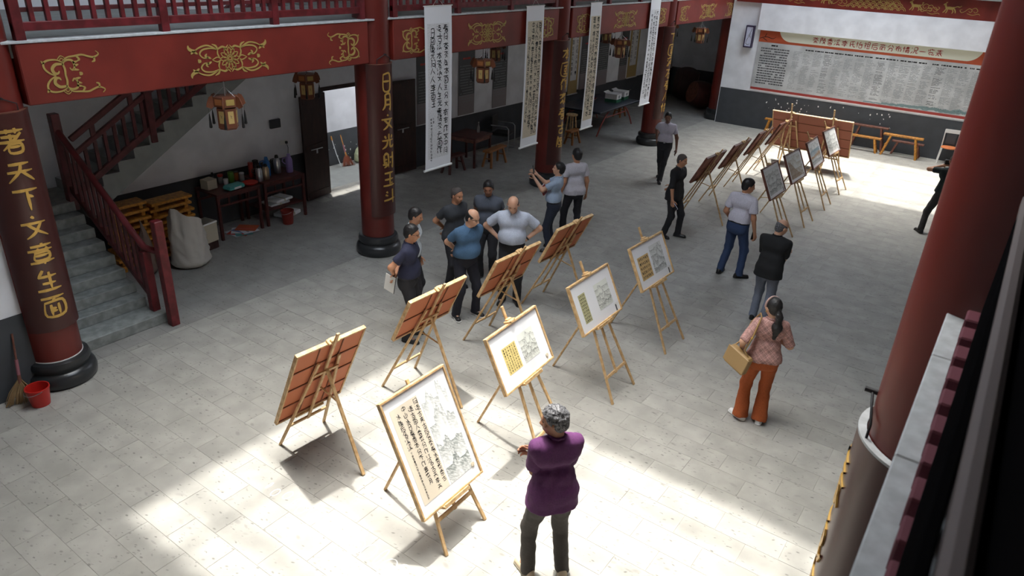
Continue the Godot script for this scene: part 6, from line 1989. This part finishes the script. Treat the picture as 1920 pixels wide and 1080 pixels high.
	t.set_meta("joints", [elb, wri, N, P, HC, sho])
	return t

func slab_at(t: Node3D, called: String, p: Vector3, size: Vector3, b: Basis, m: Material, bev := 0.004) -> void:
	var q := MB.new(); q.box(p, size, bev, b)
	put(called, q, m, t)

const HANG := [[Vector3(0.26, 0.86, 0.05), Vector3(0.3, 0, -1), Vector3(-1, 0, 0), 0.5], [Vector3(-0.26, 0.86, 0.05), Vector3(-0.3, 0, -1), Vector3(1, 0, 0), 0.5]]
const BEHIND := [[Vector3(0.02, 0.98, -0.17), Vector3(1, 0, -0.5), Vector3(0, 0, -1), 0.7], [Vector3(-0.05, 1.0, -0.19), Vector3(-1, 0, -0.5), Vector3(0, 0, -1), 0.7]]
const CROSSED := [[Vector3(-0.07, 1.17, 0.18), Vector3(0.28, -1, 0.0), Vector3(0, 0, -1), 0.8], [Vector3(0.07, 1.13, 0.22), Vector3(-0.28, -1, 0.0), Vector3(0, 0, -1), 0.8]]

func build_people() -> void:
	mat("lips", Color("8a4a42"), 0.5)
	mat("black_leather", Color("1c1b1c"), 0.35)
	var cloth := func(called: String, col: String, rough := 0.85) -> StandardMaterial3D: return grained(mat(called, Color(col), rough), M.weave, Vector3(4, 4, 4))
	var tan_ := mat("skin_tan", Color("b98566"), 0.5); var pale := mat("skin_light", Color("c99b80"), 0.5); var dark := mat("skin_dark", Color("9a6a50"), 0.5)
	var hair := mat("hair_black", Color("171516"), 0.5)
	var grey := grained(mat("hair_grey", Color("7d7d80"), 0.6), noise_tex(61, 0.05, Color(0.25, 0.25, 0.27), Color(1, 1, 1), 128, 3), Vector3(9, 9, 9))
	var shaved := mat("hair_shaved", Color("4a4340"), 0.8)
	var black_trousers: Material = cloth.call("black_trousers", "25252a")
	# the man in purple in the sunlit patch
	person({"at": Vector3(-2.29, 0, -4.04), "h": 1.78, "sway": Vector3(-0.015, 0, 0), "phi": 24.0, "head": 60.0, "nod": 6.0, "lean": 2.0, "label": "grey haired man in a purple polo shirt with crossed arms, standing in the sunlit patch", "skin": dark, "hair_mat": grey, "hair_rough": 0.012, "hair_up": 0.018,
		"shirt": cloth.call("purple_cloth", "5b2a5c"), "trousers": cloth.call("charcoal_trousers", "4a4642"), "tucked": false, "hem": 0.8, "wide": 0.98, "arms": CROSSED, "feet": [Vector3(0.14, 0, 0.04), Vector3(-0.15, 0, -0.03)], "shoes": mat("beige_shoe", Color("b8a88e"), 0.6), "soles": M.box_cream, "sleeve": 0.82, "cuff": 0.075, "folds": 0.009})
	# the woman with the tan bag
	var plaid := plaid_texture()
	var blouse := grained(mat("plaid_blouse", Color("efc3bb"), 0.8), plaid, Vector3(5.5, 5.5, 5.5))
	var w := person({"at": Vector3(-1.63, 0, -7.55), "h": 1.62, "phi": 12.0, "head": 30.0, "nod": 4.0, "label": "woman in a pink checked blouse and orange flared trousers with a dark ponytail", "skin": mat("skin_woman", Color("d0a286"), 0.5), "hair_mat": hair, "hair_up": 0.016, "hairline": 0.01,
		"shirt": blouse, "trousers": cloth.call("orange_trousers", "b0582a"), "tucked": false, "hem": 0.9, "wide": 0.9, "sleeve": 1.0, "cuff": 0.062, "flare": 0.098, "knee_r": 0.07, "folds": 0.006, "soles": M.white, "shoes": M.white, "feet": [Vector3(0.13, 0, 0.0), Vector3(-0.1, 0, -0.03)], "toes": [42.0, 10.0],
		"arms": [[Vector3(0.27, 0.97, 0.04), Vector3(0.6, 0, -1), Vector3(-1, 0, 0), 1.0], [Vector3(-0.13, 1.1, 0.22), Vector3(-0.7, -0.8, -0.5), Vector3(1, 0, 0), 0.7]]})
	var j: Array = w.get_meta("joints")
	var hc: Vector3 = j[4]
	var hy := Basis(Vector3.UP, deg_to_rad(30.0))
	var tail := Field.new()
	tail.cell = 0.007; tail.k = 0.03; tail.amp = 0.008; tail.freq = 14.0
	tail.limb(hc + hy * Vector3(0, -0.01, -0.09), hc + hy * Vector3(0, -0.07, -0.125), 0.035, 0.036)
	tail.limb(hc + hy * Vector3(0, -0.07, -0.125), hc + hy * Vector3(0.0, -0.2, -0.13), 0.03, 0.05)
	tail.limb(hc + hy * Vector3(0, -0.2, -0.13), hc + hy * Vector3(0.0, -0.34, -0.12), 0.052, 0.022)
	job(w, "ponytail", hair, [tail])
	var tie := MB.new()
	var ring := []
	for q in 13: ring.append(hc + hy * (Vector3(cos(TAU * q / 12.0) * 0.037, sin(TAU * q / 12.0) * 0.02 - 0.072, sin(TAU * q / 12.0) * 0.034 - 0.124)))
	tie.tube(ring, [0.008], 6, false)
	put("hair_tie", tie, M.ink_grey, w)
	var band := MB.new()
	var bp := []
	for q in 17:
		var a := PI * q / 16.0
		bp.append(hc + hy * Basis(Vector3.RIGHT, 0.1) * Vector3(cos(a) * 0.092, sin(a) * 0.108 + 0.005, 0.018))
	band.tube(bp, [0.014], 8)
	put("headband", band, grained(mat("headband_cloth", Color("d9c4bd"), 0.8), noise_tex(63, 0.2, Color(0.5, 0.35, 0.32), Color(1, 1, 1), 128, 2), Vector3(12, 12, 12)), w)
	var ear := MB.new(); ear.ball(hc + hy * Vector3(0.085, -0.045, 0.0), Vector3(0.007, 0.012, 0.007))
	put("earring", ear, M.gold, w)
	var bag := thing("handbag", "tan leather shoulder bag with a flap, hanging at the woman's left hip", "handbag", w.position, w.rotation.y)
	var bb := Basis(Vector3.UP, 2.35) * Basis(Vector3(0, 0, 1), -0.25)
	var bc := Vector3(0.29, 0.84, -0.08)
	var tanl := mat("tan_leather", Color("9c7d50"), 0.5)
	slab_at(bag, "pouch", bc, Vector3(0.3, 0.25, 0.1), bb, tanl, 0.02)
	slab_at(bag, "flap", bc + bb * Vector3(0, 0.02, 0.055), Vector3(0.31, 0.22, 0.012), bb, mat("tan_leather_flap", Color("a98a5c"), 0.5), 0.005)
	var strap := MB.new()
	strap.tube([bc + bb * Vector3(-0.13, 0.1, 0), Vector3(0.25, 1.02, 0.1), Vector3(0.2, 1.25, 0.1), Vector3(0.13, 1.41, 0.03), Vector3(0.13, 1.4, -0.05), Vector3(0.19, 1.2, -0.14), Vector3(0.25, 1.0, -0.13), bc + bb * Vector3(0.13, 0.1, 0)], [0.011], 6)
	put("strap", strap, tanl, bag)
	var rg := MB.new(); rg.ball(Vector3(0.2, 1.17, -0.145), Vector3(0.014, 0.018, 0.008))
	put("ring", rg, M.gold, bag)
	# the group of visitors
	var navy := person({"at": Vector3(-6.09, 0, -6.37), "h": 1.71, "phi": -105.0, "head": 0.0, "nod": 10.0, "label": "man in a navy polo shirt and glasses holding white papers behind his back", "skin": tan_, "hair_mat": hair, "glasses": true, "shirt": cloth.call("navy_cloth", "23263f"), "trousers": black_trousers, "belly": 0.03, "arms": BEHIND})
	var nj: Array = navy.get_meta("joints")
	var pap := thing("papers", "white papers and a dark folder held behind the navy shirted man's back", "papers", navy.position, navy.rotation.y)
	slab_at(pap, "sheets", nj[1][1] + Vector3(-0.02, -0.14, -0.05), Vector3(0.17, 0.25, 0.006), Basis(Vector3.UP, 1.1) * Basis(Vector3(0, 0, 1), 0.2), M.white, 0.0)
	slab_at(pap, "folder", nj[1][1] + Vector3(-0.012, -0.14, -0.046), Vector3(0.18, 0.26, 0.006), Basis(Vector3.UP, 1.1) * Basis(Vector3(0, 0, 1), 0.2), M.dado_grey, 0.0)
	person({"at": Vector3(-6.56, 0, -6.95), "h": 1.68, "phi": -100.0, "head": -5.0, "nod": 12.0, "label": "man in a white shirt, half hidden behind the man in navy", "skin": tan_, "hair_mat": hair, "shirt": cloth.call("white_cloth_a", "cdd6dc"), "trousers": black_trousers, "arms": HANG})
	person({"at": Vector3(-5.94, 0, -7.4), "h": 1.73, "phi": -148.0, "head": 28.0, "nod": 14.0, "lean": 10.0, "belly": 0.07, "label": "balding man in a blue polo shirt and glasses, leaning forward with hands behind him", "skin": pale, "hair_mat": hair, "bald": true, "bald_line": 0.045, "hair_up": 0.007, "glasses": true, "shirt": cloth.call("blue_cloth", "486888"), "trousers": cloth.call("navy_trousers", "22232e"), "arms": BEHIND, "soles": M.white, "feet": [Vector3(0.16, 0, 0.05), Vector3(-0.15, 0, 0.0)], "wide": 1.05})
	person({"at": Vector3(-6.68, 0, -8.03), "h": 1.70, "phi": -140.0, "head": 10.0, "nod": 8.0, "label": "man in a dark grey round necked shirt standing behind the man in blue", "skin": tan_, "hair_mat": shaved, "hair_up": 0.007, "hairline": 0.0, "collar": false, "shirt": cloth.call("slate_cloth", "3a3d42"), "trousers": black_trousers, "arms": BEHIND, "wide": 1.06, "tucked": false, "hem": 0.86})
	person({"at": Vector3(-6.5, 0, -8.66), "h": 1.72, "phi": 168.0, "head": 6.0, "nod": 14.0, "label": "dark haired man in a grey shirt, looking on from behind the tall man", "skin": dark, "hair_mat": hair, "hair_up": 0.015, "shirt": cloth.call("grey_cloth", "565b66"), "trousers": black_trousers, "arms": BEHIND})
	var tall := person({"at": Vector3(-5.69, 0, -8.2), "h": 1.79, "phi": 178.0, "head": -4.0, "nod": 24.0, "lean": 5.0, "belly": 0.07, "wide": 1.1, "label": "tall balding man in a pale blue shirt with both hands on his hips", "skin": pale, "hair_mat": shaved, "bald": true, "bald_line": 0.05, "hair_up": 0.005, "shirt": cloth.call("pale_blue_cloth", "bcc3d2"), "trousers": black_trousers,
		"arms": [[Vector3(0.2, 1.03, 0.02), Vector3(1, 0.1, -0.35), Vector3(-1, 0, 0), 0.6, Vector3(-0.5, -0.4, 0.2)], [Vector3(-0.2, 1.03, 0.02), Vector3(-1, 0.1, -0.35), Vector3(1, 0, 0), 0.6, Vector3(0.5, -0.4, 0.2)]], "sleeve": 0.75, "cuff": 0.072})
	var tj: Array = tall.get_meta("joints")
	var wt := MB.new()
	var wd: Vector3 = (tj[1][0] - tj[0][0]).normalized()
	wt.tube([tj[1][0] - wd * 0.035, tj[1][0] - wd * 0.012], [0.034], 14)
	put("wristwatch", wt, M.black, tall)
	# two men further back
	var ph := person({"at": Vector3(-6.36, 0, -10.42), "h": 1.67, "phi": 78.0, "head": 8.0, "nod": -6.0, "lean": -4.0, "label": "man in a light blue shirt raising a phone to photograph the scrolls", "skin": pale, "hair_mat": hair, "hair_up": 0.016, "shirt": cloth.call("light_blue_cloth", "a9bad0"), "trousers": cloth.call("dark_blue_trousers", "2c3140"), "belly": 0.03,
		"arms": [[Vector3(0.1, 1.38, 0.36), Vector3(0.3, -1, 0.1), Vector3(0.2, 0.2, 1), 0.9], [Vector3(-0.06, 1.42, 0.37), Vector3(-0.3, -1, 0.1), Vector3(-0.2, 0.2, 1), 0.9]]})
	var pj: Array = ph.get_meta("joints")
	var fo := thing("phone", "dark phone held up by the man in the light blue shirt", "phone", ph.position, ph.rotation.y)
	slab_at(fo, "case", (pj[1][0] + pj[1][1]) * 0.5 + Vector3(0, 0.13, 0.05), Vector3(0.075, 0.15, 0.009), Basis(Vector3.RIGHT, 0.15), M.black, 0.003)
	slab_at(fo, "screen", (pj[1][0] + pj[1][1]) * 0.5 + Vector3(0, 0.13, 0.045), Vector3(0.068, 0.14, 0.002), Basis(Vector3.RIGHT, 0.15), M.dark_glass, 0.0)
	var rb := thing("folder", "dark red folder under the arm of the man taking a photograph", "folder", ph.position, ph.rotation.y)
	slab_at(rb, "cover", Vector3(0.05, 1.15, 0.19), Vector3(0.22, 0.16, 0.03), Basis(Vector3.RIGHT, 0.4), M.folder_red, 0.006)
	slab_at(rb, "pages", Vector3(0.05, 1.15, 0.19), Vector3(0.21, 0.162, 0.018), Basis(Vector3.RIGHT, 0.4), M.paper, 0.0)
	person({"at": Vector3(-6.46, 0, -11.3), "h": 1.72, "phi": 24.0, "head": 18.0, "nod": -4.0, "label": "young man in a loose white T shirt seen from behind, beside the photographing man", "skin": tan_, "hair_mat": hair, "hair_up": 0.018, "collar": false, "shirt": cloth.call("white_cloth_b", "c9c5cc"), "trousers": black_trousers, "tucked": false, "hem": 0.86, "arms": HANG, "folds": 0.012, "shoes": mat("grey_shoe", Color("8d8d8f"), 0.6), "soles": M.white, "feet": [Vector3(0.15, 0, 0.1), Vector3(-0.13, 0, -0.02)]})
	# the man walking in from the far column
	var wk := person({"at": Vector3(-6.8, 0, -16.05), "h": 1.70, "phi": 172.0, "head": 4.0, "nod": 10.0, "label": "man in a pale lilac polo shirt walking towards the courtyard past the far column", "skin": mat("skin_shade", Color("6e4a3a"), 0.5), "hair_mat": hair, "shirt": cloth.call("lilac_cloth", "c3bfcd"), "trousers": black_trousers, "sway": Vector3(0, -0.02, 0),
		"arms": [[Vector3(0.3, 0.88, 0.08), Vector3(0.4, 0, -1), Vector3(-1, 0, 0), 0.8], [Vector3(-0.24, 0.98, -0.2), Vector3(-0.6, 0, -1), Vector3(1, 0, 0), 0.6]], "feet": [Vector3(0.02, 0, 0.26), Vector3(-0.06, 0.02, -0.3)]})
	var wj: Array = wk.get_meta("joints")
	var p2 := thing("phone", "phone in the hand of the man walking in a lilac polo shirt", "phone", wk.position, wk.rotation.y)
	slab_at(p2, "case", wj[1][0] + Vector3(-0.01, -0.1, 0.03), Vector3(0.012, 0.15, 0.07), Basis(Vector3.RIGHT, 0.3), M.black, 0.003)
	slab_at(p2, "screen", wj[1][0] + Vector3(-0.017, -0.1, 0.03), Vector3(0.002, 0.14, 0.064), Basis(Vector3.RIGHT, 0.3), M.dark_glass, 0.0)
	# the man in black before the far easels
	var bk := person({"at": Vector3(-5.0, 0, -12.6), "h": 1.67, "phi": -120.0, "head": 8.0, "nod": 8.0, "label": "short haired man in a long black shirt beside the far easels, holding a phone", "skin": tan_, "hair_mat": shaved, "hair_up": 0.006, "shirt": cloth.call("black_cloth", "1f1f22"), "collar_mat": M.ink_grey, "trousers": cloth.call("black_trousers_b", "26262a"), "tucked": false, "hem": 0.8, "sleeve": 1.12,
		"arms": [[Vector3(0.12, 1.02, -0.18), Vector3(1, 0, -0.4), Vector3(0, 0, -1), 0.6], [Vector3(-0.26, 0.86, 0.12), Vector3(-0.3, 0, -1), Vector3(1, 0, 0), 0.7]], "feet": [Vector3(0.14, 0, 0.12), Vector3(-0.12, 0, -0.06)]})
	var bj: Array = bk.get_meta("joints")
	var p3 := thing("phone", "grey phone hanging from the hand of the man in black", "phone", bk.position, bk.rotation.y)
	slab_at(p3, "case", bj[1][1] + Vector3(0.0, -0.12, 0.07), Vector3(0.014, 0.15, 0.07), Basis(Vector3.RIGHT, -0.8), M.lamp_shade, 0.003)
	slab_at(p3, "screen", bj[1][1] + Vector3(-0.008, -0.12, 0.07), Vector3(0.002, 0.14, 0.064), Basis(Vector3.RIGHT, -0.8), M.dark_glass, 0.0)
	# the man in a white shirt and jeans
	var je := person({"at": Vector3(-3.38, 0, -11.55), "h": 1.76, "phi": -28.0, "head": -44.0, "nod": 8.0, "label": "man in a white short sleeved shirt and blue jeans seen from behind", "skin": tan_, "hair_mat": hair, "hair_up": 0.015, "shirt": cloth.call("white_cloth_c", "d5d2de"), "trousers": cloth.call("jeans_cloth", "35476a"), "wide": 1.08, "sleeve": 0.72, "cuff": 0.074,
		"arms": [[Vector3(0.22, 0.92, 0.14), Vector3(0.4, 0, -1), Vector3(-1, 0, 0), 0.8], [Vector3(-0.29, 0.86, 0.04), Vector3(-0.3, 0, -1), Vector3(1, 0, 0), 0.8]], "feet": [Vector3(0.17, 0, -0.02), Vector3(-0.15, 0, 0.05)], "toes": [10.0, 40.0]})
	var jj: Array = je.get_meta("joints")
	var p4 := thing("phone", "phone held at the side by the man in jeans", "phone", je.position, je.rotation.y)
	slab_at(p4, "case", jj[1][1] + Vector3(0.03, -0.06, 0.01), Vector3(0.012, 0.14, 0.07), Basis(Vector3.RIGHT, 0.2), M.black, 0.003)
	slab_at(p4, "screen", jj[1][1] + Vector3(0.023, -0.06, 0.01), Vector3(0.002, 0.13, 0.064), Basis(Vector3.RIGHT, 0.2), M.dark_glass, 0.0)
	# the bald man in black with crossed arms
	person({"at": Vector3(-2.4, 0, -10.15), "h": 1.66, "phi": -18.0, "head": -34.0, "nod": 12.0, "lean": 6.0, "label": "bald man in a black polo shirt and grey trousers with crossed arms, beyond the woman", "skin": pale, "hair_mat": grey, "bald": true, "bald_line": 0.035, "hair_up": 0.006, "shirt": cloth.call("black_cloth_b", "1a1b1d"), "trousers": cloth.call("grey_blue_trousers", "7b8190"), "tucked": false, "hem": 0.8, "wide": 1.12, "belly": 0.04, "arms": CROSSED, "sleeve": 0.85, "cuff": 0.074, "feet": [Vector3(0.12, 0, 0.06), Vector3(-0.08, 0, -0.08)]})
	# the man with a camera half behind the near column
	var cm := person({"at": Vector3(-0.86, 0, -16.85), "h": 1.70, "phi": 24.0, "head": 2.0, "nod": 4.0, "lean": 2.0, "label": "man in a dark green shirt raising a camera, half hidden by the large near column", "skin": tan_, "hair_mat": shaved, "hair_up": 0.008, "shirt": cloth.call("dark_green_cloth", "1f2b2a"), "trousers": cloth.call("dark_trousers", "30302e"), "tucked": false, "hem": 0.84, "sway": Vector3(0, -0.09, 0),
		"arms": [[Vector3(0.12, 1.42, 0.25), Vector3(1, -0.3, 0.1), Vector3(-1, 0, 0.3), 0.8], [Vector3(-0.1, 1.42, 0.25), Vector3(-1, -0.3, 0.1), Vector3(1, 0, 0.3), 0.8]], "feet": [Vector3(0.36, 0, -0.25), Vector3(-0.3, 0, 0.15)]})
	var cj: Array = cm.get_meta("joints")
	var kam := thing("camera", "black camera held to the face of the man in dark green", "camera", cm.position, cm.rotation.y)
	var kc: Vector3 = (cj[1][0] + cj[1][1]) * 0.5 + Vector3(0, 0.09, 0.0)
	slab_at(kam, "camera_body", kc, Vector3(0.13, 0.09, 0.06), Basis.IDENTITY, M.black, 0.01)
	var ln := MB.new(); ln.tube([kc + Vector3(0, 0, 0.03), kc + Vector3(0, 0, 0.12)], [0.035, 0.032], 14)
	put("lens", ln, M.iron, kam)
	run_jobs()

func plaid_texture() -> ImageTexture:
	var n := 96
	var by := PackedByteArray(); by.resize(n * n * 3)
	for y in n:
		for x in n:
			var u := posmod(x + y, 48); var v := posmod(x - y, 48)
			var q := 0.6
			if u < 16: q += 0.13
			if v < 16: q += 0.13
			var line := u == 24 or u == 25 or v == 24 or v == 25
			var c := Color(q, q * 0.94, q * 0.93)
			if line: c = Color(1, 1, 1)
			var i := 3 * (y * n + x)
			by[i] = int(clampf(c.r, 0, 1) * 255); by[i + 1] = int(clampf(c.g, 0, 1) * 255); by[i + 2] = int(clampf(c.b, 0, 1) * 255)
	return ImageTexture.create_from_image(Image.create_from_data(n, n, false, Image.FORMAT_RGB8, by))
